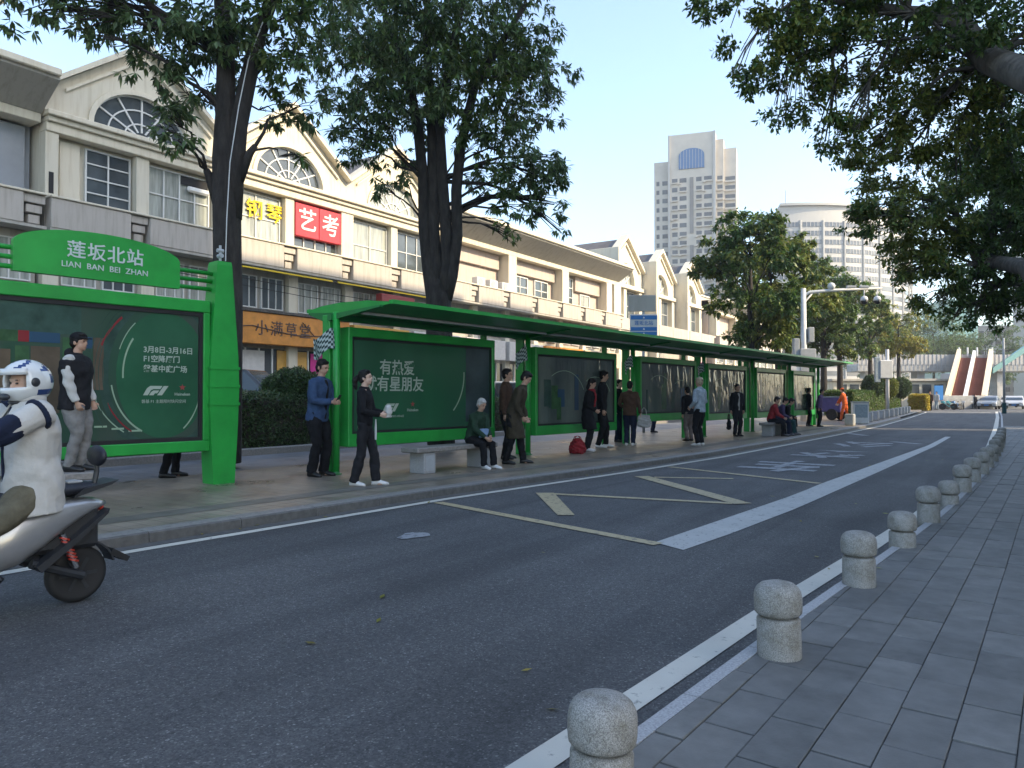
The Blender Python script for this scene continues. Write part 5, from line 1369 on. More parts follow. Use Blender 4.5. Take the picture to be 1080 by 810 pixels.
def fuse(mb, name, m, parent, vox, smooth=5, wr=0.0, wf=20.0):
    me = mb.mesh(name, m)
    bm = bmesh.new(); bm.from_mesh(me); bmesh.ops.recalc_face_normals(bm, faces=bm.faces[:]); bm.to_mesh(me); bm.free()
    t = bpy.data.objects.new('tmp', me); COL.objects.link(t)
    r = t.modifiers.new('r', 'REMESH'); r.mode = 'VOXEL'; r.voxel_size = vox; r.use_smooth_shade = True
    s = t.modifiers.new('s', 'SMOOTH'); s.iterations = smooth; s.factor = .5
    dg = bpy.context.evaluated_depsgraph_get(); dg.update()
    out = bpy.data.meshes.new_from_object(t.evaluated_get(dg))
    bpy.data.objects.remove(t); bpy.data.meshes.remove(me)
    if wr and len(out.vertices):
        n = len(out.vertices); co = np.empty(n * 3, np.float32); no = np.empty(n * 3, np.float32)
        out.vertices.foreach_get('co', co); out.vertices.foreach_get('normal', no)
        co = co.reshape(-1, 3); no = no.reshape(-1, 3)
        q = np.sin(co[:, 2] * wf + 3 * np.sin(co[:, 0] * 11 + 1) + 2 * np.sin(co[:, 1] * 13)) * .6 + np.sin(co[:, 2] * wf * 2.1 + co[:, 0] * 23 + 4 * np.sin(co[:, 1] * 9)) * .4
        co = co + no * (wr * q)[:, None]
        out.vertices.foreach_set('co', co.reshape(-1))
    out.name = name
    out.materials.clear(); out.materials.append(m)
    out.polygons.foreach_set('use_smooth', [True] * len(out.polygons)); out.update()
    return link(name, out, parent)
def two_bone(a, t, l1, l2, pole):
    a, t, pole = Vector(a), Vector(t), Vector(pole); d = t - a; Ld = min(d.length, (l1 + l2) * .998); u = d.normalized(); t = a + u * Ld
    x = (l1 * l1 - l2 * l2 + Ld * Ld) / (2 * Ld); h = math.sqrt(max(l1 * l1 - x * x, 0)); p = pole - u * pole.dot(u)
    return a + u * x + p.normalized() * h, t
def person(label, loc, yaw, H, top='c_black', bottom='c_black2', shoes='shoe_black', hair='hair_black', skin='skin', coat=0.0, hem=-.12, pel=(0, 0, .525), lean=3.0, side=0.0,
           hl=(-.135, .03, .41), hr=(.135, .03, .41), fl=(-.05, .0, .04), fr=(.05, .0, .04), fyaw=8, hp=0.0, hy=0.0, wide=1.0, fat=1.0, vox=.012, ponytail=False, long_hair=False, shirt=None,
           sleeve=None, cap=None, helmet=False, group='people waiting at the bus stop', face=True, vest=False, grip=.6, pantr=1.0, hood=False, scarf=None, wrk=1.0, boxy=False, nk=.087, arm=1.0, collar=None, stripe=None):
    t = empty('person', loc, R(yaw), label, 'person', group)
    V = lambda p: Vector(p) * H
    P = V(pel); la = R(lean); sd = Vector((math.sin(R(side)), math.sin(la) * math.cos(R(side)), math.cos(la))).normalized()
    Sh = P + sd * (.292 * H); fw = Vector((0, math.cos(la), -math.sin(la))); rt = Vector((1, 0, 0))
    nb = Sh + sd * (.028 * H)
    hrot = Matrix.Rotation(R(hy), 4, 'Z') @ Matrix.Rotation(-R(hp + lean * .4), 4, 'X')
    hc = nb + (sd * .55 + Vector((0, 0, .45)) + Vector((0, .22, 0)) * (lean / 60.0)) * (nk * H) + Vector((0, .012 * H, 0))
    hd = lambda p: hc + hrot @ V(p)
    sl, sr = Sh - rt * (.1 * H * wide) - sd * (.012 * H), Sh + rt * (.1 * H * wide) - sd * (.012 * H)
    el, wl = two_bone(sl, V(hl), .168 * H, .148 * H, (-.55, -.6, -.5)); er, wr_ = two_bone(sr, V(hr), .168 * H, .148 * H, (.55, -.6, -.5))
    jl, jr = P + V((-.048, 0, -.012)), P + V((.048, 0, -.012))
    kl_, al = two_bone(jl, V(fl), .245 * H, .238 * H, (-.12, 1, .1)); kr_, ar_ = two_bone(jr, V(fr), .245 * H, .238 * H, (.12, 1, .1))
    # ---- body: one continuous skin
    b = MB()
    b.rings([(P - sd * .05 * H, rt * .06 * H, fw * .045 * H), (P, rt * .075 * H, fw * .052 * H), (P + sd * .12 * H, rt * .066 * H, fw * .046 * H), (P + sd * .22 * H, rt * .078 * H, fw * .05 * H), (Sh, rt * .07 * H, fw * .04 * H), (nb, rt * .033 * H, fw * .033 * H)], 14)
    b.tube([Sh, nb, hc - Vector((0, 0, .03 * H))], [.036 * H, .032 * H, .030 * H], 12)
    hm = hrot.to_4x4()
    b.ell(hd((0, -.004, .014)), V((.0425, .053, .052)), 18, 12, hm); b.ell(hd((0, .012, -.026)), V((.034, .037, .040)), 16, 10, hm); b.ell(hd((0, .030, -.050)), V((.016, .016, .012)), 10, 7, hm)
    b.ell(hd((0, .050, -.010)), V((.0075, .011, .016)), 10, 7, hm); b.ell(hd((0, .044, .016)), V((.03, .008, .008)), 12, 7, hm); b.ell(hd((0, .043, -.034)), V((.014, .008, .008)), 10, 6, hm)
    for s in (-1, 1): b.ell(hd((.044 * s, -.006, -.008)), V((.006, .013, .018)), 8, 6, hm)
    for (s_, e_, w_, sg) in ((sl, el, wl, -1), (sr, er, wr_, 1)):
        b.tube([s_, s_.lerp(e_, .5), e_, e_.lerp(w_, .4), w_], [.030 * H, .027 * H, .022 * H, .021 * H, .0145 * H], 10)
        d = (w_ - e_).normalized(); inn = Vector((-sg, .25, 0)); n_ = (inn - d * inn.dot(d)).normalized(); s2 = d.cross(n_)
        pk = w_ + d * .048 * H
        b.rings([(w_, s2 * .014 * H, n_ * .011 * H), (w_ + d * .02 * H, s2 * .021 * H, n_ * .0115 * H), (pk, s2 * .024 * H, n_ * .0105 * H), (pk + d * .006 * H, s2 * .022 * H, n_ * .008 * H)], 10)
        for q, (o_, l_) in enumerate(((-.0175, .038), (-.006, .043), (.006, .041), (.0175, .032))):
            f0 = pk + s2 * o_ * H - d * .004 * H; a1 = grip * .9; a2 = grip * 1.9
            f1 = f0 + (d * math.cos(a1) + n_ * math.sin(a1)) * l_ * .5 * H; f2 = f1 + (d * math.cos(a2) + n_ * math.sin(a2)) * l_ * .55 * H
            b.tube([f0, f1, f2], [.0052 * H, .005 * H, .0042 * H], 6)
        fwd = s2 if s2.y > 0 or s2.z > .5 else -s2
        t0 = w_ + d * .014 * H + fwd * .014 * H; t1_ = t0 + (d * .6 + fwd * .7 + n_ * .4).normalized() * .024 * H; t2_ = t1_ + (d * .85 + fwd * .15 + n_ * .5).normalized() * .02 * H
        b.tube([t0, t1_, t2_], [.0075 * H, .0062 * H, .005 * H], 6)
    for (j_, k_, a_) in ((jl, kl_, al), (jr, kr_, ar_)):
        b.tube([j_, j_.lerp(k_, .5), k_, k_.lerp(a_, .35), a_, a_ - Vector((0, 0, .03 * H))], [.046 * H, .042 * H, .03 * H, .03 * H, .02 * H, .019 * H], 10)
        b.ell(a_ + Vector((0, .03 * H, -.025 * H)), V((.018, .05, .014)), 8, 6)
    fuse(b, 'body', M[skin], t, vox * .62, 3)
    if face:
        for s in (-1, 1):
            MB().ell(hd((.0165 * s, .0455, .003)), V((.007, .0045, .0036)), 8, 6, hm).build('eye', M['eye'], t, True)
            MB().ell(hd((.0175 * s, .0465, .0155)), V((.010, .0045, .0025)), 8, 5, hm).build('eyebrow', M['eye'], t, True)
        MB().ell(hd((0, .0515, -.034)), V((.0115, .004, .0032)), 8, 5, hm).build('mouth', M['lip'], t, True)
    # ---- trousers
    b = MB(); pm = pantr
    b.rings([(P - sd * .06 * H, rt * .075 * H * fat, fw * .055 * H * fat), (P, rt * .094 * H * fat, fw * .068 * H * fat), (P + sd * .07 * H, rt * .086 * H * fat, fw * .062 * H * fat)], 16)
    for (j_, k_, a_) in ((jl, kl_, al), (jr, kr_, ar_)):
        sh_ = k_ + (a_ - k_) * 1.02
        b.tube([j_ + (j_ - k_) * .12, j_.lerp(k_, .3), j_.lerp(k_, .7), k_, k_.lerp(a_, .45), sh_], [.055 * H * fat, .058 * H * fat, .048 * H * fat, .043 * H, .040 * H * pm, .037 * H * pm], 12)
    fuse(b, 'trousers', M[bottom], t, vox, 4, .006 * H * .7, 34 / H)
    # ---- shoes
    for (k_, a_, sg) in ((kl_, al, -1), (kr_, ar_, 1)):
        fy = Matrix.Rotation(R(-fyaw * sg), 3, 'Z'); f = lambda x, y, z: a_ + fy @ V((x, y, z))
        ux, uz = fy @ Vector((1, 0, 0)) * H, Vector((0, 0, 1)) * H
        b = MB(); rg = []
        for y, w_, h_ in ((-.036, .016, .018), (-.030, .022, .027), (-.005, .024, .032), (.03, .023, .026), (.06, .028, .019), (.09, .026, .015), (.105, .018, .012), (.112, .010, .008)):
            rg.append((f(0, y, -.040 + h_), ux * w_, uz * h_))
        b.rings(rg, 12); b.build('shoe', M[shoes], t, True)
    # ---- top
    b = MB(); F = fat; lo = hem
    tb = [(lo, .101, .076), (0, .100, .076), (.35, .095, .072), (.7, .106 * wide, .076), (.9, .108 * wide, .068), (1.0, .088 * wide, .054), (1.07, .046, .044)]
    if boxy: tb = [(lo, .118, .098), (-.1, .118, .096), (0, .117, .094), (.35, .113, .088), (.7, .110 * wide, .084), (.9, .106 * wide, .072), (1.0, .086 * wide, .056), (1.07, .046, .044)]
    if coat:
        mid = (kl_ + kr_) * .5; hz = coat * H; c0 = P - sd * .0; dn = Vector((mid.x, mid.y, hz)) if mid.z < P.z - .1 * H else P
        f_ = min(1, (P.z - hz) / max(.01, (P.z - mid.z))); ce = P.lerp(mid, f_); ce.z = hz
        b.rings([(ce, rt * .125 * H, Vector((0, 1, 0)) * .105 * H), (P.lerp(ce, .5), rt * .115 * H, Vector((0, 1, 0)) * .094 * H), (P + sd * .03 * H, rt * .104 * H, fw * .080 * H), (P + sd * .09 * H, rt * .08 * H, fw * .06 * H)], 18)
        tb[0] = (-.02, .10, .076)
    b.rings([(P + sd * (.292 * H * q), rt * w_ * H * F, fw * d_ * H * F) for q, w_, d_ in tb], 18)
    sk = .041 if not vest else .036
    if not vest:
        for (s_, e_, w_) in ((sl, el, wl), (sr, er, wr_)):
            b.tube([s_ + Vector((0, 0, -.004 * H)) - (s_ - Sh) * .3, s_, s_.lerp(e_, .5), e_, e_.lerp(w_, .5), e_.lerp(w_, .97)], [.040 * H * arm, sk * H * arm, .037 * H * F * arm, .034 * H * arm, .029 * H * arm, .026 * H * arm], 12)
    b.ell(nb - sd * .008 * H, (.05 * H, .047 * H, .028 * H), 14, 8)
    if hood: b.ell(nb + Vector((0, -.045 * H, .005 * H)), (.055 * H, .035 * H, .04 * H), 14, 8)
    fuse(b, {True: 'coat', False: 'jacket'}[bool(coat)] if not vest else 'vest', M[top], t, vox, 4, .0065 * H * .7 * wrk, 30 / H)
    if sleeve:
        for (s_, e_, w_) in ((sl, el, wl), (sr, er, wr_)):
            b = MB(); b.tube([s_ - (s_ - Sh) * .25, s_, s_.lerp(e_, .5), e_, e_.lerp(w_, .5), e_.lerp(w_, .97)] if vest else [s_.lerp(e_, .62), e_, e_.lerp(w_, .5), e_.lerp(w_, .99)],
                             [.036 * H, .043 * H, .041 * H, .036 * H, .031 * H, .027 * H] if vest else [.0405 * H * arm, .0385 * H * arm, .034 * H * arm, .030 * H * arm], 12)
            fuse(b, 'sleeve', M[sleeve], t, vox, 3, .006 * H, 40 / H)
    if collar:
        b = MB(); rg = [(nb + sd * (q * H) + fw * (o_ * H), rt * w_ * H, fw * w_ * .95 * H) for q, o_, w_ in ((-.012, 0, .058), (.012, .004, .062), (.028, .008, .060))]
        b.rings(rg, 18); b.rings([(c_ , a_ * .88, b_ * .88) for c_, a_, b_ in rg], 18); b.build('collar', M[collar], t, True)
        for sg in (-1, 1):
            b = MB(); b.add([nb + rt * (.02 * sg * H) + fw * .055 * H, nb + rt * (.075 * sg * H) + fw * .035 * H, Sh + rt * (.07 * sg * H) + fw * .085 * H - sd * .05 * H, Sh + rt * (.03 * sg * H) + fw * .095 * H - sd * .035 * H], [(0, 1, 2, 3)]); o = b.build('lapel', M[collar], t); o.modifiers.new('th', 'SOLIDIFY').thickness = .012
    if stripe:
        for (s_, e_) in ((sl, el), (sr, er)):
            u_ = (e_ - s_).normalized(); b = MB(); b.tube([s_ + u_ * (.012 * H), s_ + u_ * (.030 * H)], .051 * H * arm, 14); fuse(b, 'shoulder_stripe', M[stripe], t, vox, 1)
            u2 = s_.lerp(e_, .38); o2 = (u2 - Sh); o2.z = 0; o2.normalize()
            MB().ell(u2 + o2 * .040 * H, (.006 * H, .016 * H, .007 * H), 10, 6).build('sleeve_badge', M[stripe], t, True)
        b = MB(); b.tube([nb + fw * .06 * H - sd * .02 * H, Sh + fw * .095 * H - sd * .10 * H, P + fw * .095 * H + sd * .02 * H], .006 * H, 6); b.build('zip', M[stripe], t)
    if shirt:
        b = MB(); b.rings([(P + sd * (.292 * H * q) + fw * (.013 * H), rt * w_ * H, fw * d_ * H * F) for q, w_, d_ in ((-.10, .042, .068), (.35, .040, .066), (.75, .040, .068), (.95, .030, .060), (1.05, .02, .045))], 14)
        fuse(b, 'shirt', M[shirt], t, vox, 3)
    if scarf:
        b = MB(); b.ell(nb + Vector((0, .012 * H, -.002 * H)), (.05 * H, .05 * H, .03 * H), 14, 8)
        b.tube([nb + Vector((.02 * H, .055 * H, 0)), Sh + fw * .088 * H - sd * .05 * H, P + sd * .10 * H + fw * .092 * H + rt * .01 * H], [.026 * H, .028 * H, .024 * H], 8, squash=.5)
        fuse(b, 'scarf', M[scarf], t, vox, 3, .005 * H, 50)
    # ---- hair / hat
    if not helmet:
        b = MB(); b.ell(hd((0, -.012, .026)), V((.0475, .056, .049)), 18, 12, hm); b.ell(hd((0, -.028, -.004)), V((.0455, .036, .050)), 16, 10, hm); b.ell(hd((.01, .026, .050)), V((.034, .024, .018)), 12, 8, hm)
        for s in (-1, 1): b.ell(hd((.040 * s, -.002, .004)), V((.008, .018, .022)), 8, 6, hm)
        if long_hair: b.ell(hd((0, -.036, -.045)), V((.046, .030, .06)), 14, 10, hm)
        if ponytail:
            b.ell(hd((0, -.068, .012)), V((.02, .022, .02)), 10, 8, hm); b.tube([hd((0, -.07, .012)), hd((0, -.098, -.015)), hd((0, -.10, -.06)), hd((0, -.088, -.10))], [.018 * H, .026 * H, .023 * H, .008 * H], 10)
        fuse(b, 'hair', M[hair], t, max(.007, vox * .7), 2, .003, 90)
    if cap:
        b = MB(); b.ell(hd((0, -.006, .034)), V((.051, .060, .042)), 18, 12, hm); b.rings([(hd((0, .040, .028)), hm.to_3x3() @ V((.040, 0, 0)), hm.to_3x3() @ V((0, .002, .006))), (hd((0, .085, .024)), hm.to_3x3() @ V((.030, 0, 0)), hm.to_3x3() @ V((0, .002, .004)))], 12)
        fuse(b, 'cap', M[cap], t, max(.007, vox * .7), 2)
    return t, dict(hc=hc, hm=hm, wl=wl, wr=wr_, H=H, P=P, Sh=Sh, hd=hd)
def spot(u, vf, vt, z=PZ):
    p = gnd(u, vf, z); d = (CH - z) * FPX / (vf - HZ)
    return (p.x, p.y, z), (vf - vt) * d / FPX
def bag(name, label, loc, yaw, w, d_, h, m, handle=.22, strap=True, cat='bag', crumple=.012):
    t = empty(name, loc, R(yaw), label, cat)
    b = MB(); b.rings([((0, 0, 0.005), (w * .42, 0, 0), (0, d_ * .45, 0)), ((0, 0, h * .1), (w * .5, 0, 0), (0, d_ * .5, 0)), ((0, 0, h * .5), (w * .5, 0, 0), (0, d_ * .5, 0)), ((0, 0, h * .92), (w * .45, 0, 0), (0, d_ * .28, 0)), ((0, 0, h), (w * .42, 0, 0), (0, d_ * .15, 0))], 16)
    fuse(b, 'bag_body', M[m], t, .014, 2, crumple, 40)
    if strap:
        for s in (-1, 1):
            b = MB(); b.tube([(-w * .2, s * d_ * .2, h * .93), (-w * .14, s * d_ * .15, h + handle * .7), (0, s * .01, h + handle), (w * .14, s * d_ * .15, h + handle * .7), (w * .2, s * d_ * .2, h * .93)], .009, 6); b.build('handle', M[m], t)
    return t
# 1 man in blue
L_, H_ = spot(335, 502, 379)
person('man in a denim blue jacket looking at his phone beside the first shelter post', L_, -78, H_, 'c_blue', 'c_black', 'shoe_black', fat=1.12, wide=1.05, lean=6, hp=14, hl=(-.02, .165, .645), hr=(.04, .175, .635), fl=(-.06, .02, .04), fr=(.055, -.02, .04), shirt='c_black', hem=-.18, vox=.011, pantr=1.15)
ph = empty('phone', (L_[0], L_[1], L_[2]), R(-78), 'dark phone held by the man in the blue jacket', 'phone')
b = MB(); b.bbox(-.035, .035, -.005, .005, -.07, .07, .004, mtx=Matrix.Translation((.012 * H_, .222 * H_, .665 * H_)) @ Matrix.Rotation(R(-35), 4, 'X')); b.build('case', M['black_gloss'], ph)
# 2 woman in black
L_, H_ = spot(385, 512, 390)
person('woman in black with a ponytail and white trainers standing before the poster', L_, -62, H_, 'c_black', 'c_black2', 'shoe_white', skin='skin_pale', ponytail=True, lean=-1, hp=-4, wide=.9, fat=.88, hl=(-.04, .16, .62), hr=(.06, .15, .615), fl=(-.045, .085, .04), fr=(.04, -.085, .04), fyaw=12, hem=-.02, vox=.010, pantr=1.12)
t = bag('paper_bag', 'crumpled white paper bag in the hands of the woman in black', (L_[0] + .31, L_[1] + .17, L_[2] + .585 * H_), -62, .13, .10, .19, 'c_white', strap=False)
b = MB(); b.rings([((0, 0, 0), (.02, 0, 0), (0, .008, 0)), ((0, 0, .16), (.022, 0, 0), (0, .008, 0)), ((.0, 0, .30), (.012, 0, 0), (0, .005, 0))], 8); o = b.build('towel', M['c_white']); o.location = (L_[0] + .20, L_[1] + .02, L_[2] + .40 * H_); tag(o, 'white cloth strap hanging by the hip of the woman in black', 'strap')
# 3 seated white-haired person
BZ = .45
B1 = SH0 + AX * 1.8 + Vector((AX.y, -AX.x, 0)) * 1.0
L_, _ = spot(486, 496, 400); px_ = Vector(L_)
H_ = 1.62
bx = B1 + AX * .55
person('white-haired person in a dark green jacket sitting on the stone bench', (bx.x + .02, bx.y, PZ), -100, H_, 'c_dgreen', 'c_black', 'shoe_white', 'hair_grey', pel=(0, 0, BZ / H_ + .055), lean=20, hp=16, hl=(-.03, .25, .36), hr=(.05, .26, .35), fl=(-.06, .28, .04), fr=(.06, .25, .04), fat=1.1, vox=.011, hem=-.10)
t = bag('printed_bag', 'blue patterned cloth bag in the lap of the white-haired person', (bx.x + .30, bx.y - .02, PZ + .56), -100, .26, .14, .16, 'c_ltblue', strap=False)
# 4 olive coat
L_, H_ = spot(541, 489, 392); H_ = 1.84
person('stooping man in a long olive coat with one hand in front', L_, -66, H_, 'c_olive', 'c_black', 'shoe_black', coat=.27, lean=20, hp=26, hl=(-.10, .13, .49), hr=(.10, .12, .50), fl=(-.06, .10, .04), fr=(.06, -.07, .04), vox=.011, fat=1.05)
# 5 man behind
p = at(533, HZ, 15.6)
person('man in a brown jacket standing behind the stooping man in the gap', (p.x, p.y, PZ), -70, 1.90, 'c_brown', 'c_black', skin='skin', lean=2, vox=.014, fat=.95)
# 6, 7 pair
L_, H_ = spot(619, 476, 399)
person('woman in a long black coat and red scarf beside the red bag', L_, -72, H_, 'c_black', 'c_black2', 'shoe_white', coat=.30, scarf='c_red', lean=9, hp=14, hl=(-.05, .13, .56), hr=(.06, .13, .56), vox=.013, long_hair=True)
L_, H_ = spot(634, 472, 391)
person('tall man in dark clothes behind the woman with the red scarf', L_, -62, H_, 'c_black2', 'c_black', 'shoe_white', 'hair_black', lean=4, hp=10, vox=.013, fl=(-.05, .06, .04), fr=(.05, -.04, .04))
p = gnd(609, 478, PZ)
bag('red_bag', 'bulging red plastic bag standing on the platform', (p.x, p.y, PZ), -50, .50, .38, .33, 'c_red', handle=.07, cat='bag', crumple=.022)
# 8, 9 brown top and friend
L_, H_ = spot(664, 470, 402)
person('woman in a black and brown top seen from behind, holding a tote bag', L_, 15, H_, 'c_brown', 'c_navy', 'shoe_white', lean=3, wide=1.0, hr=(.17, .02, .47), hl=(-.10, .12, .58), vox=.013, fat=1.1, hem=-.2)
p2 = Vector(L_) + Vector((.34, .16, 0))
bag('tote_bag', 'pale printed tote bag held by the woman in brown', (p2.x, p2.y, PZ + .40 * H_ - .20), 30, .36, .13, .33, 'c_lgrey', handle=.20)
p = at(652, HZ, 21.3)
person('person in black half hidden behind the woman in brown', (p.x, p.y, PZ), -100, 1.80, 'c_black', 'c_navy', skin='skin_pale', vox=.014)
# 10, 11 pale sweater man and companion
L_, H_ = spot(738, 470, 398)
person('man in a pale grey-blue sweater and black trousers near the platform edge', L_, 78, H_, 'c_grey', 'c_black', 'shoe_white', 'hair_blond', lean=0, hl=(-.10, .10, .56), hr=(.10, .12, .58), fat=1.02, vox=.013)
L_, H_ = spot(727, 465, 408)
person('person in a black top and patterned trousers behind the man in the pale sweater', L_, 60, H_, 'c_black', 'c_pattern', lean=8, vox=.014)
# 12 legs behind the panels
p = at(688, HZ, 27.0)
person('person standing behind the third shelter panel, only dark shoes showing', (p.x, p.y, PZ), -60, 1.72, 'c_navy', 'c_navy', vox=.016, face=False)
p = gnd(178, 503, PZ)
person('person behind the station board, only black trouser legs showing', (p.x, p.y, PZ), -40, 1.76, 'c_black', 'c_black', vox=.014, face=False, fl=(-.07, .05, .04), fr=(.07, -.03, .04))
# 13 man with a black bag
L_, H_ = spot(777, 460, 405)
person('man in an open black jacket and white shirt carrying a black bag', L_, -128, H_, 'c_black', 'c_black2', shirt='c_lgrey', lean=2, hr=(.16, .03, .40), vox=.015)
bag('black_bag', 'black shopping bag hanging from the hand of the man in the open jacket', (L_[0] - .19, L_[1] - .23, PZ + .22), -60, .30, .14, .36, 'c_black', handle=.16)
# 14-16 seated row
B2 = SH0 + AX * 17.1 + Vector((AX.y, -AX.x, 0)) * 1.55
for i, (o_, tp, bt, lab, lean_) in enumerate(((-.45, 'c_red', 'c_black', 'person in a red jacket at the near end of the far bench', 18), (.12, 'c_purple', 'c_navy', 'person in dark purple sitting in the middle of the far bench', 26), (.62, 'c_black', 'c_teal', 'person in black bending forward at the far end of the far bench', 30))):
    q = B2 + AX * o_
    person(lab, (q.x, q.y, PZ), -80, 1.66, tp, bt, pel=(0, 0, BZ / 1.66 + .055), lean=lean_, hp=18, hl=(-.04, .26, .36), hr=(.05, .26, .36), fl=(-.05, .27, .04), fr=(.05, .24, .04), vox=.016, face=False, hem=-.1)
# 17-20 far group
for (u, vf, vt, yw, tp, bt, lab, kw) in ((838, 450, 408, 60, 'c_navy', 'c_black', 'person in a long navy coat near the last shelter post', dict(coat=.3)), (852, 449.5, 409, -60, 'c_black', 'c_black2', 'person in black standing just past the shelter end', {}), (863, 450, 410, -90, 'c_violet', 'c_black', 'person in a violet jacket leaning forward past the shelter end', dict(lean=12))):
    L_, H_ = spot(u, vf, vt)
    person(lab, L_, yw, H_, tp, bt, vox=.018, face=False, **kw)
L_, H_ = spot(891, 444, 409)
person('street cleaner in orange overalls and orange hood pushing a cart', L_, 85, H_, 'c_orange', 'c_orange', 'shoe_black', 'hair_black', cap='c_orange', lean=10, hl=(-.1, .2, .52), hr=(.1, .2, .52), fl=(-.05, .1, .04), fr=(.05, -.1, .04), vox=.018, face=False, group='street workers')
# far pedestrians by the crossing
for (u, vf, vt, yw, tp, bt, lab) in ((981, 433, 412.5, 170, 'c_brown', 'c_black', 'far pedestrian in dark clothes by the yellow shrubs'), (1028, 431.5, 416, 200, 'c_black', 'c_black2', 'far pedestrian in black beside the parked car'), (988, 432, 413, 150, 'c_white', 'c_grey', 'far pedestrian in white by the crossing')):
    L_, H_ = spot(u, vf, vt, 0.0); person(lab, L_, yw, H_, tp, bt, vox=.022, face=False, group='far pedestrians')
# cap man on the bench
person('man in a black cap and dark vest before the racing poster', (-8.98, 4.28, PZ + .452), -48, 1.60, 'c_black2', 'c_midgrey', 'shoe_black', vest=True, sleeve='c_white', cap='c_black', hood=True, lean=2, hy=-10, hl=(-.10, .08, .50), hr=(.12, .06, .50), hem=-.28, fat=1.3, wide=1.25, vox=.010, fl=(-.045, .02, .04), fr=(.045, -.02, .04))

# ------------------------------------------------------------------ electric scooter and rider
M['silver'] = mat('silver_paint', (0.33, 0.335, 0.345), 0.3, metal=.5, var=.05, coat=1.0)
M['sc_dark'] = mat('dark_scooter_plastic', (0.022, 0.024, 0.028), 0.45, var=.15, scale=5)
M['seat'] = mat('seat_vinyl', (0.014, 0.016, 0.024), 0.5, bump=.2, bscale=80)
M['chrome'] = mat('bright_metal', (0.6, 0.6, 0.62), 0.25, metal=1)
M['shock'] = mat('red_shock', (0.4, 0.03, 0.015), 0.4)
M['helmet'] = mat('white_helmet', (0.62, 0.64, 0.64), 0.22, coat=.6)
M['helmet_blue'] = mat('blue_helmet_stripe', (0.02, 0.05, 0.16), 0.25, coat=.5)
M['decal'] = mat('dark_decal', (0.06, 0.06, 0.065), 0.4)
M['amber'] = mat('amber_lens', (0.4, 0.09, 0.01), .2)
def wheel(root, y, r, w, name='wheel', z=None, x=0, hubm='silver', n=28):
    z = r if z is None else z
    X = Matrix.Translation((x, y, z)) @ Matrix.Rotation(R(90), 4, 'Y')
    b = MB(); b.lathe([(r * .66, -w * .42), (r * .80, -w * .5), (r * .93, -w * .46), (r * .99, -w * .25), (r, 0), (r * .99, w * .25), (r * .93, w * .46), (r * .80, w * .5), (r * .66, w * .42)], n, mtx=X); wo = b.build(name, M['black'], root, True)
    b = MB(); b.lathe([(r * .1, -w * .36), (r * .6, -w * .38), (r * .68, -w * .43), (r * .68, w * .43), (r * .6, w * .38), (r * .1, w * .36)], n, mtx=X)
    b.build('rim', M[hubm], wo, True)
    b = MB()
    for k in range(6):
        a = k * math.pi / 3; b.box(-.012, .012, r * .15, r * .62, -w * .46, w * .46, mtx=X @ Matrix.Rotation(a, 4, 'Z'))
    b.build('spoke', M['sc_dark'], wo)
    return wo
SC = Vector((-5.40, 1.98, 0)); SCY = 178
sc = empty('electric_scooter', SC, R(SCY), 'silver and black electric scooter entering at the left edge of the road', 'scooter')
wheel(sc, -.60, .195, .10, 'rear_wheel'); wheel(sc, .66, .195, .09, 'front_wheel')
def loft(root, name, m, rg, n=18, smooth=True, vox=None):
    b = MB(); b.rings([(Vector((0, y, z)), Vector((w, 0, 0)), Vector((0, 0, h))) for y, z, w, h in rg], n)
    return b.build(name, M[m], root, smooth)
# silver rear body rising to the tail
def rbody():
    b = MB(); n = 24; rg = [(.07, .45, .07, .05), (.05, .46, .12, .12), (-.05, .50, .155, .175), (-.2, .545, .17, .185), (-.38, .605, .17, .155), (-.55, .66, .16, .11), (-.72, .70, .14, .070), (-.85, .715, .11, .040), (-.93, .715, .07, .018)]
    for y, z, w, h in rg:
        for k in range(n):
            a = 2 * math.pi * k / n; c_, s_ = math.cos(a), math.sin(a)
            b.v.append((w * math.copysign(abs(c_) ** .7, c_), y, z + h * math.copysign(abs(s_) ** .75, s_)))
    for i in range(len(rg) - 1):
        for k in range(n): b.f.append((i * n + k, i * n + (k + 1) % n, (i + 1) * n + (k + 1) % n, (i + 1) * n + k)); b.m.append(0)
    b.f.append(tuple(range(n))[::-1]); b.m.append(0); b.f.append(tuple(len(b.v) - n + k for k in range(n))); b.m.append(0)
    return b.build('side_cowl', M['silver'], sc, True)
rbody()
for s in (-1, 1):
    b = MB(); pts = [(-.30, .36), (-.62, .525), (-.90, .685), (-.89, .655), (-.63, .485), (-.34, .32)]
    x0, x1 = sorted((s * .08, s * .176)); b.prism(pts, x0, x1); b.build('cowl_trim', M['sc_dark'], sc)
    b = MB(); b.prism([(.075, .555), (.13, .52), (.03, .33), (-.02, .30)], *sorted((s * .09, s * .155))); b.build('cowl_front', M['sc_dark'], sc)
text('lettering', 'EV', .07, M['letter_white'], sc, (.169, -.40, .675), x=(0, -1, 0) if False else (0, 1, 0), y=(0, .0, 1), extrude=.001) if False else None
b = MB(); b.bbox(-.10, .10, -.86, .0, .42, .70, .03); b.build('tail_core', M['sc_dark'], sc)
loft(sc, 'seat', 'seat', [(.02, .765, .06, .03), (-.05, .79, .115, .05), (-.30, .80, .13, .052), (-.55, .825, .125, .05), (-.78, .835, .10, .04), (-.86, .835, .05, .02)])
b = MB(); b.prism([(-.62, .775), (-.95, .845), (-1.02, .875), (-.95, .865), (-.70, .83)], -.12, .12); b.build('tail_rack', M['sc_dark'], sc)
b = MB(); b.bbox(-.06, .06, -.73, -.60, .87, .885, .004); b.build('seat_badge', M['grey_metal'], sc)
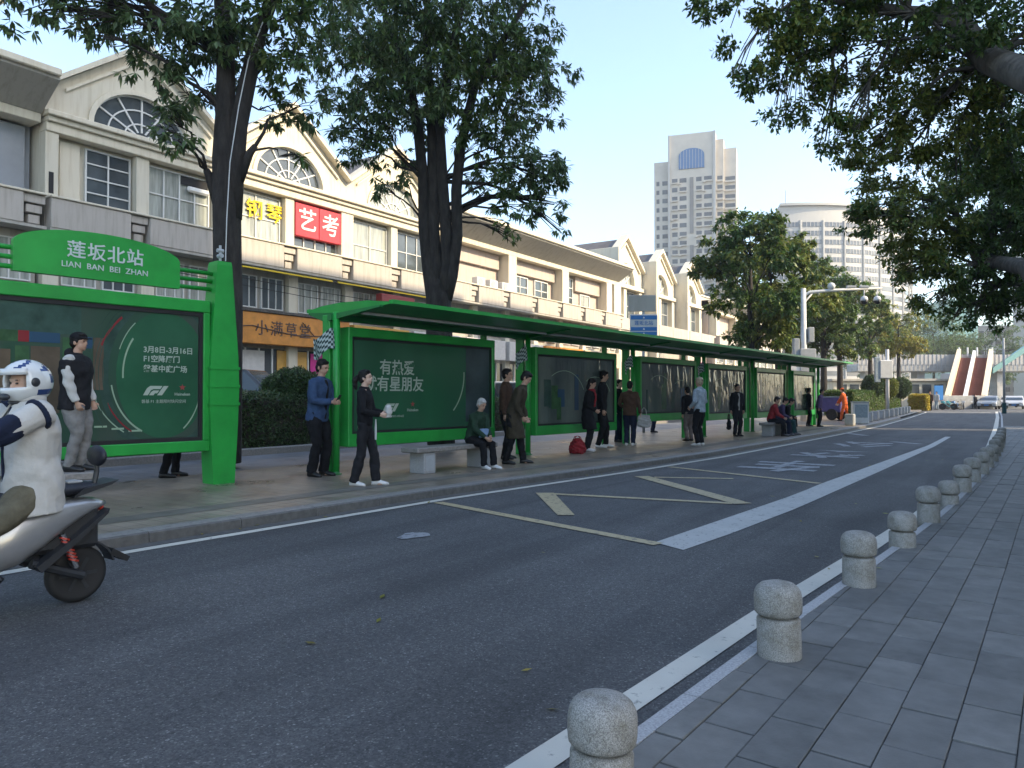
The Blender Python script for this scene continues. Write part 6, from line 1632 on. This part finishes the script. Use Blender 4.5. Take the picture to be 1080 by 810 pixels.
b = MB(); b.tube([(0, -.86, .84), (0, -.885, .93), (0, -.885, 1.01)], .022, 8); br_ = b.build('backrest_post', M['sc_dark'], sc)
b = MB(); b.ell((0, -.885, 1.045), (.13, .05, .075), 16, 10); o = b.build('backrest', M['seat'], sc, True)
b = MB(); b.tube([(0, -.30, .36), (.0, -.60, .195)], .035, 8); b.tube([(.10, -.28, .33), (.105, -.60, .195)], .03, 8); b.tube([(-.10, -.28, .33), (-.105, -.60, .195)], .03, 8); b.tube([(-.12, -.60, .195), (.12, -.60, .195)], .022, 8); b.build('swing_arm', M['sc_dark'], sc)
for s in (-1, 1):
    b = MB(); b.tube([(s * .12, -.55, .26), (s * .12, -.46, .50)], .02, 8); so = b.build('shock_absorber', M['chrome'], sc)
    b = MB()
    for k in range(7): b.lathe([(.034, 0), (.034, .012)], 12, mtx=Matrix.Translation(Vector((s * .12, -.53 + .009 * k, .31 + .025 * k))) @ Matrix.Rotation(R(20), 4, 'X'))
    b.build('spring', M['shock'], so)
# rear mudguard
b = MB(); aa = np.linspace(R(15), R(150), 12)
for i in range(11):
    p0, p1 = [(-.60 - .228 * math.cos(a), .195 + .228 * math.sin(a)) for a in (aa[i], aa[i + 1])]; q0, q1 = [(-.60 - .240 * math.cos(a), .195 + .240 * math.sin(a)) for a in (aa[i], aa[i + 1])]
    b.prism([p0, p1, q1, q0], -.07, .07)
b.build('mudguard', M['sc_dark'], sc)
b = MB(); b.prism([(-.80, .30), (-.92, .23), (-.94, .26), (-.82, .34)], -.07, .07); b.build('mud_flap', M['black'], sc)
b = MB(); b.bbox(-.07, .07, -.915, -.88, .66, .71, .01); b.build('tail_light', M['shock'], sc)
b = MB(); b.bbox(-.16, .16, -.12, .42, .24, .30, .03); b.build('footboard', M['sc_dark'], sc)
b = MB(); b.prism([(.36, .26), (.48, .30), (.62, .92), (.56, 1.0), (.50, .96), (.42, .45)], -.17, .17); b.build('front_shield', M['silver'], sc)
b = MB(); b.tube([(0, .66, .225), (0, .60, .55), (0, .48, 1.05)], .03, 8); b.build('steering_column', M['sc_dark'], sc)
b = MB(); b.tube([(-.33, .36, 1.04), (-.2, .44, 1.06), (.2, .44, 1.06), (.33, .36, 1.04)], .016, 8); b.build('handlebar', M['sc_dark'], sc)
for s in (-1, 1):
    b = MB(); b.tube([(s * .24, .43, 1.06), (s * .30, .42, 1.22)], .008, 6); b.ell((s * .32, .42, 1.26), (.06, .02, .04), 12, 8); b.build('mirror', M['sc_dark'], sc)
b = MB(); b.ell((0, .60, .86), (.09, .05, .07), 14, 8); b.build('headlight', M['white_metal'], sc, True)
for ch in sc.children:
    if ch.name.split('.')[0] in ('side_cowl', 'cowl_trim', 'decal', 'cowl_front', 'tail_core', 'seat', 'tail_rack', 'seat_badge', 'backrest_post', 'backrest', 'tail_light'):
        for v in ch.data.vertices:
            if v.co.y < -.25: v.co.y = -.25 + (v.co.y + .25) * .76
            v.co.z -= .045
# rider
rt_, info = person('scooter rider in a white jacket with navy sleeves', (SC.x, SC.y, 0), SCY, 1.74, 'c_white', 'c_khaki', 'shoe_white', skin='skin_pale', pel=(0, -.185, .478), lean=2, hp=3, hy=14,
     hl=(-.15, .20, .60), hr=(.15, .20, .60), fl=(-.15, .06, .10), fr=(.12, .06, .21), fat=1.08, wide=1.22, wrk=1.2, boxy=True, nk=.066, arm=1.22, collar='c_white', stripe='c_navy', sleeve='c_navy', helmet=True, vox=.010, hem=-.36, group='riders', grip=.9)
hd_, hm_ = info['hd'], info['hm']; Hh = info['H']
he = MB(); Vh = lambda p: Vector(p) * Hh
# full-face shell with an open visor window
def shell():
    b = MB(); n, m = 30, 20; rr = (.078, .093, .086); c = (0, -.004, .006)
    vs = {}; 
    for i in range(m + 1):
        th = -1.15 + (math.pi / 2 + 1.15) * i / m
        for k in range(n):
            ph_ = 2 * math.pi * k / n
            x, y, z = rr[0] * math.cos(th) * math.sin(ph_), rr[1] * math.cos(th) * math.cos(ph_), rr[2] * math.sin(th)
            if y > .03 and z < -.02: y *= 1.10
            vs[(i, k)] = len(b.v); b.v.append(tuple(hd_((c[0] + x, c[1] + y, c[2] + z))))
    for i in range(m):
        for k in range(n):
            th = -1.15 + (math.pi / 2 + 1.15) * (i + .5) / m; ph_ = 2 * math.pi * (k + .5) / n; q = (ph_ + math.pi) % (2 * math.pi) - math.pi
            if abs(q) < 1.05 and -.22 < th < .42: continue
            stripe = (th > .45 and math.sin(4 * q + 6 * th) > .35) or (.0 < th < .3 and abs(q) > 2.0) or (-.62 < th < -.38 and abs(q) > 1.5) or th < -.98
            b.f.append((vs[(i, k)], vs[(i, (k + 1) % n)], vs[(i + 1, (k + 1) % n)], vs[(i + 1, k)])); b.m.append(1 if stripe else 0)
    o = b.build('helmet', [M['helmet'], M['helmet_blue']], None, True)
    md = o.modifiers.new('th', 'SOLIDIFY'); md.thickness = .02; md.offset = -1
    return o
ho = shell()
hroot = empty('helmet', (SC.x, SC.y, 0), R(SCY), 'white and navy full-face helmet on the scooter rider', 'helmet')
ho.name = 'shell'; ho.parent = hroot
b = MB(); 
for s in (-1, 1):
    MB().ell(hd_((.073 * s, .012, .006)), Vh((.008, .018, .018)), 12, 8, hm_).build('visor_hinge', M['sc_dark'], hroot, True)
b = MB(); aa = np.linspace(-1.1, 1.1, 16)
vs = []
for zz, kk in ((.036, 1.06), (.060, 1.03)):
    vs += [tuple(hd_((.074 * kk * math.sin(a), -.004 + .088 * kk * math.cos(a), zz))) for a in aa]
b.add(vs, [(i, i + 1, 17 + i, 16 + i) for i in range(15)]); o = b.build('visor', M['helmet'], hroot, True); o.modifiers.new('th', 'SOLIDIFY').thickness = .008
b = MB(); b.ell(hd_((0, .085, -.045)), Vh((.030, .012, .014)), 12, 8, hm_); b.build('chin_vent', M['sc_dark'], hroot, True)
b = MB(); b.ell(hd_((0, .02, -.068)), Vh((.042, .045, .012)), 14, 8, hm_); b.build('chin_strap_pad', M['sc_dark'], hroot, True)

# ------------------------------------------------------------------ parked and waiting cars
def car(loc, yaw, m, label, L=4.5, W=1.8, Hc=1.48, group='cars beyond the crossing', van=False):
    t = empty('car', loc, R(yaw), label, 'car', group); h = L / 2
    if van: prof = [(-h, .35), (-h, 1.0), (-h + .12, Hc - .12), (-h + .35, Hc), (h - 1.7, Hc), (h - .75, 1.08), (h - .1, .92), (h, .75), (h, .35)]
    else: prof = [(-h, .35), (-h, .78), (-h + .15, .98), (-h + .75, 1.02), (-h + 1.3, Hc - .03), (-h + 1.7, Hc), (h - 2.1, Hc), (h - 1.25, .98), (h - .2, .84), (h, .66), (h, .35)]
    b = MB(); n = len(prof)
    vs = []
    for s, k in ((-1, 0), (-1, 1), (1, 1), (1, 0)):
        for y, z in prof:
            w = W / 2 * (1.0 if z < 1.0 else 1.0 - .16 * min(1, (z - 1.0) / (Hc - 1.0)))
            vs.append((s * (w - (.10 if k == 0 else .0) * 0), y, z))
    lft = vs[:n]; rgt = vs[2 * n:3 * n]
    b.add(lft + rgt, [tuple(range(n))[::-1], tuple(range(n, 2 * n))] + [(i, (i + 1) % n, n + (i + 1) % n, n + i) for i in range(n)])
    o = b.build('body', M[m], t); md = o.modifiers.new('bev', 'BEVEL'); md.width = .06; md.segments = 3
    b = MB(); i0 = 4 if van else 6; i1 = 5 if van else 7
    (ya, za), (yb, zb) = prof[i0], prof[i1]
    wa, wb = W / 2 * (.84 - .05), W / 2 * .90
    e = .012
    b.add([(-wa, ya + e * 3, za - .04), (wa, ya + e * 3, za - .04), (wb, yb + e, zb + .03), (-wb, yb + e, zb + .03)], [(0, 1, 2, 3)])
    o = b.build('windscreen', M['car_glass'], t); o.modifiers.new('th', 'SOLIDIFY').thickness = .012
    for s in (-1, 1):
        b = MB(); x = lambda z: s * (W / 2 * (1.0 - .16 * min(1, max(0, (z - 1.0) / (Hc - 1.0)))) + .006)
        y0, y1 = prof[2 if van else 3][0] + .35, prof[i1][0] - .1
        zt = Hc - .1
        b.add([(x(1.02), y0, 1.02), (x(1.02), y1, 1.02), (x(zt), prof[i0][0] - .02, zt), (x(zt), y0 + (.1 if van else .55), zt)], [(0, 1, 2, 3)])
        o = b.build('side_window', M['car_glass'], t); o.modifiers.new('th', 'SOLIDIFY').thickness = .01
        b = MB(); b.bbox(s * W * .34 - .17, s * W * .34 + .17, h - .06, h + .02, .60, .76, .03); b.build('headlight', M['car_lamp'], t)
        b = MB(); b.bbox(s * (W / 2 + .08) - .09, s * (W / 2 + .08) + .09, prof[i1][0] - .25, prof[i1][0] - .15, .98, 1.1, .03); b.build('mirror', M[m], t)
        for yy in (-h + .85, h - .85): wheel(t, yy, .32, .2, 'wheel', x=s * (W / 2 - .1), n=20)
    b = MB(); b.bbox(-.5, .5, h - .02, h + .025, .42, .58, .02); b.build('grille', M['black_gloss'], t)
    b = MB(); b.bbox(-.22, .22, h + .026, h + .034, .40, .52, .003); b.build('number_plate', M['blue_sign'], t)
    b = MB(); b.bbox(-W / 2 + .05, W / 2 - .05, h - .05, h + .03, .30, .40, .02); b.build('bumper', M['black_gloss'], t)
    return t
M['car_glass'] = mat('car_glass', (0.03, 0.045, 0.06), .06, spec=.8)
M['car_lamp'] = mat('car_lamp', (0.6, 0.6, 0.6), .15)
M['car_black'] = mat('black_car_paint', (0.012, 0.013, 0.016), .25, coat=.8)
M['car_white'] = mat('white_car_paint', (0.55, 0.56, 0.57), .3, coat=.6)
M['car_silver'] = mat('silver_car_paint', (0.33, 0.35, 0.37), .3, metal=.4, coat=.6)
p = at(1043, HZ, 82); car((p.x, p.y, 0), 175, 'car_silver', 'silver-black car facing the camera beyond the crossing')
p = at(1070, HZ, 84); car((p.x, p.y, 0), 178, 'car_white', 'white car at the right edge beyond the crossing')
p = at(1064, HZ, 97); car((p.x, p.y, 0), 178, 'car_white', 'pale car farther back between the two front cars')
car((-20.2, yfac(262, -20.2) - .4, .30), -60, 'car_black', 'dark van parked in the forecourt behind the hedge', 4.6, 1.85, 1.95, 'parked vehicles', van=True)
car((-20.4, 21.5, .30), -70, 'car_silver', 'grey van parked behind the shelter gap', 4.6, 1.85, 1.9, 'parked vehicles', van=True)
p = at(655, HZ, 30); car((-20.6, 32.5, .30), -80, 'car_white', 'white van parked behind the second shelter gap', 4.6, 1.85, 1.9, 'parked vehicles', van=True)
# ------------------------------------------------------------------ bicycles and scooters waiting at the crossing
M['bike_teal'] = mat('teal_bike_paint', (0.04, 0.36, 0.40), .4); M['bike_blue'] = mat('blue_bike_paint', (0.10, 0.22, 0.42), .4); M['bike_white'] = mat('white_bike_paint', (0.6, 0.6, 0.6), .4)
def bike(loc, yaw, m, label):
    t = empty('bicycle', loc, R(yaw), label, 'bicycle', 'shared bicycles parked at the crossing')
    for y in (-.52, .52):
        b = MB(); b.lathe([(.30, -.02), (.33, -.02), (.335, 0), (.33, .02), (.30, .02), (.295, 0)], 20, mtx=Matrix.Translation((0, y, .335)) @ Matrix.Rotation(R(90), 4, 'Y')); w = b.build('wheel', M['black'], t, True)
        b = MB()
        for k in range(8): b.box(-.006, .006, 0, .3, -.006, .006, mtx=Matrix.Translation((0, y, .335)) @ Matrix.Rotation(k * math.pi / 4, 4, 'X'))
        b.build('spoke', M['steel'], w)
    b = MB(); b.tube([(0, -.52, .335), (0, -.08, .32), (0, -.18, .78)], .025, 8); b.tube([(0, -.08, .32), (0, .38, .72)], .035, 8); b.tube([(0, -.16, .66), (0, .38, .76)], .03, 8); b.tube([(0, .52, .335), (0, .36, .95)], .022, 8); b.tube([(0, -.52, .335), (0, -.17, .70)], .018, 8); b.build('frame', M[m], t)
    b = MB(); b.ell((0, -.20, .86), (.08, .13, .04), 12, 8); b.tube([(0, -.18, .76), (0, -.19, .85)], .015, 6); b.build('saddle', M['black'], t, True)
    b = MB(); b.tube([(-.28, .25, 1.04), (-.1, .36, 1.0), (.1, .36, 1.0), (.28, .25, 1.04)], .014, 8); b.build('handlebar', M['black'], t)
    b = MB(); b.bbox(-.16, .16, .42, .66, .72, .92, .02); b.build('basket', M[m], t)
    return t
for i, (u, v, mm, w) in enumerate(((1000, 432.3, 'bike_teal', 'teal'), (1004.5, 431.6, 'bike_teal', 'teal'), (1009, 432.2, 'bike_blue', 'blue'), (996, 431.5, 'bike_blue', 'blue'), (1015, 431.8, 'bike_white', 'white'), (1021, 431.4, 'bike_white', 'white'))):
    p = gnd(u, v); bike((p.x, p.y, 0), 100 + 23 * i, mm, '%s bicycle in the far cluster below the red stairs, %s of its colour' % (w, 'left one' if i in (0, 3, 4) else 'right one'))
# ------------------------------------------------------------------ sweeping tricycle
M['trike'] = mat('purple_blue_paint', (0.07, 0.06, 0.20), .5, var=.15)
p = gnd(876, 443, PZ)
tr = empty('cargo_tricycle', (p.x, p.y, PZ), R(75), 'purple-blue cleaning tricycle in front of the street cleaner', 'tricycle')
b = MB(); b.bbox(-.45, .45, -.75, .45, .45, 1.25, .04); b.build('cargo_box', M['trike'], tr)
b = MB(); b.bbox(-.46, .46, -.76, .46, 1.252, 1.30, .02); b.build('lid', M['c_grey'], tr)
for s in (-1, 1): wheel(tr, -.3, .32, .08, 'wheel', x=s * .52, n=20)
wheel(tr, 1.0, .30, .07, 'wheel', n=20)
b = MB(); b.tube([(0, .4, .5), (0, .8, .55), (0, 1.0, .30)], .03, 8); b.tube([(0, .95, .4), (0, .85, 1.05)], .022, 8); b.tube([(-.3, .75, 1.08), (.3, .75, 1.08)], .016, 8); b.build('frame', M['trike'], tr)
b = MB(); b.tube([(.2, -.6, .9), (.25, -.75, 1.9)], .018, 6); b.build('broom_handle', M['bark2'], tr)
b = MB(); b.ell((.2, -.62, 1.35), (.14, .12, .2), 12, 8); b.build('tied_sack', M['c_ltblue'], tr, True)
# ------------------------------------------------------------------ camera gantry
p = at(848, HZ, 39.5)
cg = empty('camera_pole', (p.x, p.y, PZ), YAW, 'white pole with long arm and two dome cameras beyond the shelter', 'camera pole')
k = 39.5 / FPX; zt = CH + (HZ - 306) * k - PZ
b = MB(); b.tube([(0, 0, 0), (0, 0, 3), (0, 0, zt + .1)], [.19, .17, .13], 12); b.build('pole', M['white_metal'], cg, True)
b = MB(); b.tube([(0, 0, zt - .3), (.35, 0, zt - .1), (1.5, 0, zt), (4.2, 0, zt + .12)], [.07, .09, .085, .05], 10); b.tube([(0, 0, zt - 1.6), (.1, 0, zt - .6), (.5, 0, zt - .12)], .05, 8); b.build('arm', M['white_metal'], cg, True)
for x in (3.25, 3.95):
    b = MB(); b.tube([(x, 0, zt + .05), (x, 0, zt - .35)], .03, 8); b.lathe([(.06, -.30), (.16, -.36), (.19, -.48), (.19, -.56)], 14, c=(x, 0, zt)); co = b.build('dome_camera', M['white_metal'], cg, True)
    b = MB(); b.lathe([(.17, -.562), (.16, -.64), (.11, -.72), (.02, -.75)], 14, c=(x, 0, zt)); b.build('dome', M['black_gloss'], co, True)
b = MB(); b.ell((1.5, 0, zt + .22), (.20, .2, .2), 14, 10); b.build('radar_ball', M['white_metal'], cg, True)
for x in (2.3, 3.0):
    b = MB(); b.bbox(x, x + .5, -.08, .08, zt + .12, zt + .25, .02); b.build('camera_box', M['grey_metal'], cg)
b = MB(); b.bbox(-.30, .55, -.28, -.18, 2.55, 3.85, .03); b.build('control_cabinet', M['grey_metal'], cg)
b = MB(); b.bbox(-.6, -.28, -.2, .1, 3.0, 4.4, .03); b.bbox(.2, .5, -.2, .1, 4.2, 5.0, .03); b.build('equipment_box', M['grey_metal'], cg)
# ------------------------------------------------------------------ bus stop flag sign
yv = yfac(679, -11.0); d = yv * CY + 11.0 * SY
rs = empty('route_sign', (-11.0, yv, PZ), YAW, 'blue and white route sign with beige header above the shelter roof', 'sign')
k = d / FPX; zz = lambda v: CH + (HZ - v) * k - PZ
b = MB(); b.tube([(0, 0.05, 0), (0, .05, zz(312))], .05, 10); b.build('pole', M['grey_metal'], rs, True)
b = MB(); b.bbox(-.50, .50, -.05, .02, zz(362), zz(331.5), .015); b.build('board', M['sign_ltblue'] if 'sign_ltblue' in M else M['white_metal'], rs)
for a, c, mm in ((337, 332.8, 'blue_sign'), (349, 345, 'blue_sign'), (353.5, 350, 'blue_sign')):
    b = MB(); b.box(-.47, .47, -.056, -.052, zz(a), zz(c)); b.build('blue_row', M[mm], rs)
text('lettering', '莲坂北站', .17, M['blue_sign'], rs, (0, -.058, zz(341)), x=(1, 0, 0), y=(0, 0, 1), bold=.01, extrude=.002)
for v in (335, 347, 351.8): text('lettering', '▲', .09, M['letter_white'], rs, (0, -.060, zz(v)), x=(1, 0, 0), y=(0, 0, 1), extrude=.002)
b = MB(); b.bbox(-.56, .44, -.02, .02, zz(328.5), zz(311), .015); b.build('header_board', M['sign_beige'] if 'sign_beige' in M else M['band'], rs)
# ------------------------------------------------------------------ left kerb posts, cabinets
proto = empty('kerb_post', (0, 0, 0)); b = MB(); b.bbox(-.19, .19, -.19, .19, 0, .52, .03); b.build('block', M['concrete'], proto); b = MB(); b.bbox(-.15, .15, -.196, -.19, .10, .46, .003); b.bbox(.19, .196, -.15, .15, .10, .46, .003); b.build('dark_panel', M['grey_metal'], proto)
ordn = ['first', 'second', 'third', 'fourth', 'fifth', 'sixth', 'seventh', 'eighth', 'ninth', 'tenth', 'eleventh', 'twelfth', 'thirteenth']
for i in range(12):
    y = 36.3 + i * 2.7; o = proto if i == 0 else copy_tree(proto); o.location = (kl(y) - .6, y, PZ); o.rotation_euler = (0, 0, R(-4 + i % 3))
    tag(o, 'square concrete kerb post on the far left kerb, %s counted from the shelter' % ordn[i], 'post', 'square posts along the left kerb')
p = gnd(914, 447, PZ)
t = empty('utility_cabinet', (p.x - .3, p.y, PZ), R(20), 'white utility cabinet on the kerb beyond the shelter', 'cabinet')
b = MB(); b.bbox(-.35, .35, -.28, .28, 0, 1.02, .03); b.build('case', M['white_metal'], t); b = MB(); b.bbox(-.28, .28, -.288, -.281, .30, .92, .003); b.build('notice', M['c_grey'], t); b = MB(); b.bbox(-.38, .38, -.31, .31, 1.021, 1.06, .01); b.build('lid', M['grey_metal'], t)
p = at(936, HZ, 47)
t = empty('sign_pole', (p.x, p.y, PZ), YAW, 'white pole with a white box beside the clipped hedge', 'pole')
b = MB(); b.tube([(0, 0, 0), (0, 0, 4.3)], .11, 10); b.build('pole', M['white_metal'], t, True)
b = MB(); b.bbox(-.6, .2, -.3, .2, 2.45, 3.6, .04); b.build('box', M['white_metal'], t); b = MB(); b.bbox(-.9, -.55, -.25, -.1, 2.2, 3.8, .03); b.build('side_sign', M['c_grey'], t)
p = at(1059, HZ, 58)
t = empty('lamp_post', (p.x, p.y, 0), 0, 'grey-green post at the right edge near the cars', 'post')
b = MB(); b.tube([(0, 0, 0), (0, 0, .9)], .15, 10); b.build('green_sleeve', M['c_teal'], t); b = MB(); b.tube([(0, 0, .9), (0, 0, 6)], [.09, .07], 10); b.build('shaft', M['grey_metal'], t, True)
# ------------------------------------------------------------------ footbridge with red stairs
D = 98.0; k = D / FPX
fbz = lambda v: CH + (HZ - v) * k
c = at(1025, HZ, D)
br = empty('footbridge', (c.x, c.y, 0), YAW, 'grey pedestrian footbridge with a red double stair crossing beyond the junction', 'footbridge')
X = lambda u: (u - 1025) * k
b = MB(); b.bbox(X(905), X(1150), 0, 3.4, fbz(392), fbz(384), .1); b.build('deck', M['concrete'], br)
b = MB(); b.box(X(905), X(1150), -.08, -.02, fbz(384.5), fbz(374)); b.build('parapet', M['far_wall'], br)
b = MB()
for x in np.arange(X(905), X(1150), .55): b.box(x, x + .06, -.14, -.09, fbz(391), fbz(373.5))
b.build('railing', M['grey_metal'], br)['kind'] = 'stuff'
for u in (920, 975, 1060, 1110):
    b = MB(); b.box(X(u) - .5, X(u) + .5, .8, 2.4, 0, fbz(392)); b.build('pier', M['concrete'], br)
b = MB(); b.bbox(X(992), X(1004), -3.5, 0, fbz(404), fbz(394), .05); b.build('landing', M['white_metal'], br)
b = MB(); b.box(X(996), X(1002), -3, -2, 0, fbz(404)); b.build('pier', M['concrete'], br)
# stair flights descend towards the camera
z1, z0 = fbz(376), 0.6; y1, y0 = -.2, -13.0
def flight(ua, ub, shift):
    b = MB(); n = 26
    for i in range(n):
        f0, f1 = i / n, (i + 1) / n; yy0, yy1 = y1 + (y0 - y1) * f0, y1 + (y0 - y1) * f1; zz0 = z1 + (z0 - z1) * f1
        b.box(X(ua) + shift * f1, X(ub) + shift * f1, yy1, yy0, zz0 - .4, zz0 + .02)
    b.build('flight', M['stair_red'], br)
def stringer(u, w, shift, name, m, up=1.0):
    b = MB(); 
    b.add([(X(u) - w, y1, z1 - .5), (X(u) + w, y1, z1 - .5), (X(u) + w, y1, z1 + up), (X(u) - w, y1, z1 + up), (X(u) - w + shift, y0, z0 - .5), (X(u) + w + shift, y0, z0 - .5), (X(u) + w + shift, y0, z0 + up), (X(u) - w + shift, y0, z0 + up)],
          [(0, 1, 2, 3), (7, 6, 5, 4), (0, 4, 5, 1), (1, 5, 6, 2), (2, 6, 7, 3), (3, 7, 4, 0)])
    b.build(name, M[m], br)
sh_ = -9.2
flight(1014, 1025, sh_); flight(1029.5, 1042, sh_)
stringer(1011, .25, sh_, 'balustrade', 'sign_cream'); stringer(1027, .18, sh_, 'balustrade', 'white_metal', .8); stringer(1044.5, .25, sh_, 'balustrade', 'sign_cream')
b = MB(); b.add([(X(1080), -.3, fbz(372)), (X(1080), .1, fbz(372)), (X(1046), .1, fbz(394)), (X(1046), -.3, fbz(394)), (X(1080), -.3, fbz(365)), (X(1080), .1, fbz(365)), (X(1046), .1, fbz(388)), (X(1046), -.3, fbz(388))], [(0, 1, 2, 3), (7, 6, 5, 4), (0, 4, 5, 1), (1, 5, 6, 2), (2, 6, 7, 3), (3, 7, 4, 0)]); b.build('side_ramp', M['teal'], br)
for u in (1011, 1020, 1030, 1046): 
    b = MB(); b.tube([(X(u), -.2, z1), (X(u), -.2, z1 + 1.2)], .12, 6); b.build('newel', M['white_metal'], br)
p = at(1025, HZ, 82)
t = empty('barrier_wall', (p.x, p.y, 0), YAW, 'pale blue-white barrier wall at the foot of the red stairs', 'wall')
b = MB(); b.bbox(-4.6, 2.4, 0, .3, 0, 1.5, .05); b.build('panel', M['concrete'], t); b = MB(); b.bbox(-4.2, -3.2, -.06, -.002, 1.0, 2.6, .02); b.build('blue_sign', M['blue_sign'], t)
p = at(955, HZ, 92)
t = empty('low_building', (p.x, p.y, 0), YAW, 'low cream pavilion with window row behind the clipped hedge', 'building')
b = MB(); b.bbox(-9, 7, 0, 6, 0, 3.3, .05); b.build('wall', M['plaster'], t)
for x in np.arange(-8.4, 6.0, 1.5):
    b = MB(); b.box(x, x + 1.1, -.05, .05, 1.8, 2.9); b.build('window', M['pane'], t)
b = MB(); b.bbox(-9.3, 7.3, -.4, 6.3, 3.302, 3.6, .03); b.build('roof', M['plaster_grey'], t)
# overhead cables between the arcade and the trees
b = MB(); 
for dz in (0, .25):
    b.tube([(-23.2, 14.0, 5.6 + dz), (-21, 18, 5.0 + dz), (-18.5, 24, 4.6 + dz * .6)], .012, 5)
o = b.build('overhead_cable', M['black']); tag(o, 'thin dark overhead cables in front of the orange shop sign', 'cable')

# ------------------------------------------------------------------ dry leaf litter along the kerbs
n = 70
y_ = rng.uniform(2.0, 30, n); sd_ = rng.random(n) < .6
x_ = np.where(sd_, [kl(a) + .12 for a in y_] + rng.normal(0, .12, n), [rl(a) for a in y_] + rng.uniform(-2.2, .5, n))
zz_ = np.where(x_ > np.array([rl(a) + .30 for a in y_]), QZ + .006, np.where(x_ < np.array([kl(a) for a in y_]), PZ + .01, .012))
cc = np.stack([x_, y_, zz_], 1); an = rng.uniform(0, 6.28, n); ln = rng.uniform(.025, .05, n)[:, None]; dv = np.stack([np.cos(an), np.sin(an), rng.uniform(-.1, .25, n)], 1); pv_ = np.stack([-np.sin(an), np.cos(an), rng.uniform(-.15, .2, n)], 1)
link('leaf_litter', quads_mesh('leaf_litter', np.stack([cc - dv * ln, cc + pv_ * ln * .4, cc + dv * ln, cc - pv_ * ln * .4], 1), M['leaf_yellow']))['kind'] = 'stuff'

# ------------------------------------------------------------------ haze
hz_m = bpy.data.materials.new('haze'); hz_m.use_nodes = True
nt = hz_m.node_tree
nt.nodes.remove(nt.nodes['Principled BSDF'])
pv = nt.nodes.new('ShaderNodeVolumePrincipled'); pv.inputs['Density'].default_value = 0.00055; pv.inputs['Color'].default_value = (0.93, 0.95, 1.0, 1); pv.inputs['Anisotropy'].default_value = 0.3
nt.links.new(pv.outputs[0], nt.nodes['Material Output'].inputs['Volume'])
b = MB(); b.box(-330, 330, -120, 420, -1.2, 118); o = b.build('haze', hz_m); o['kind'] = 'stuff'
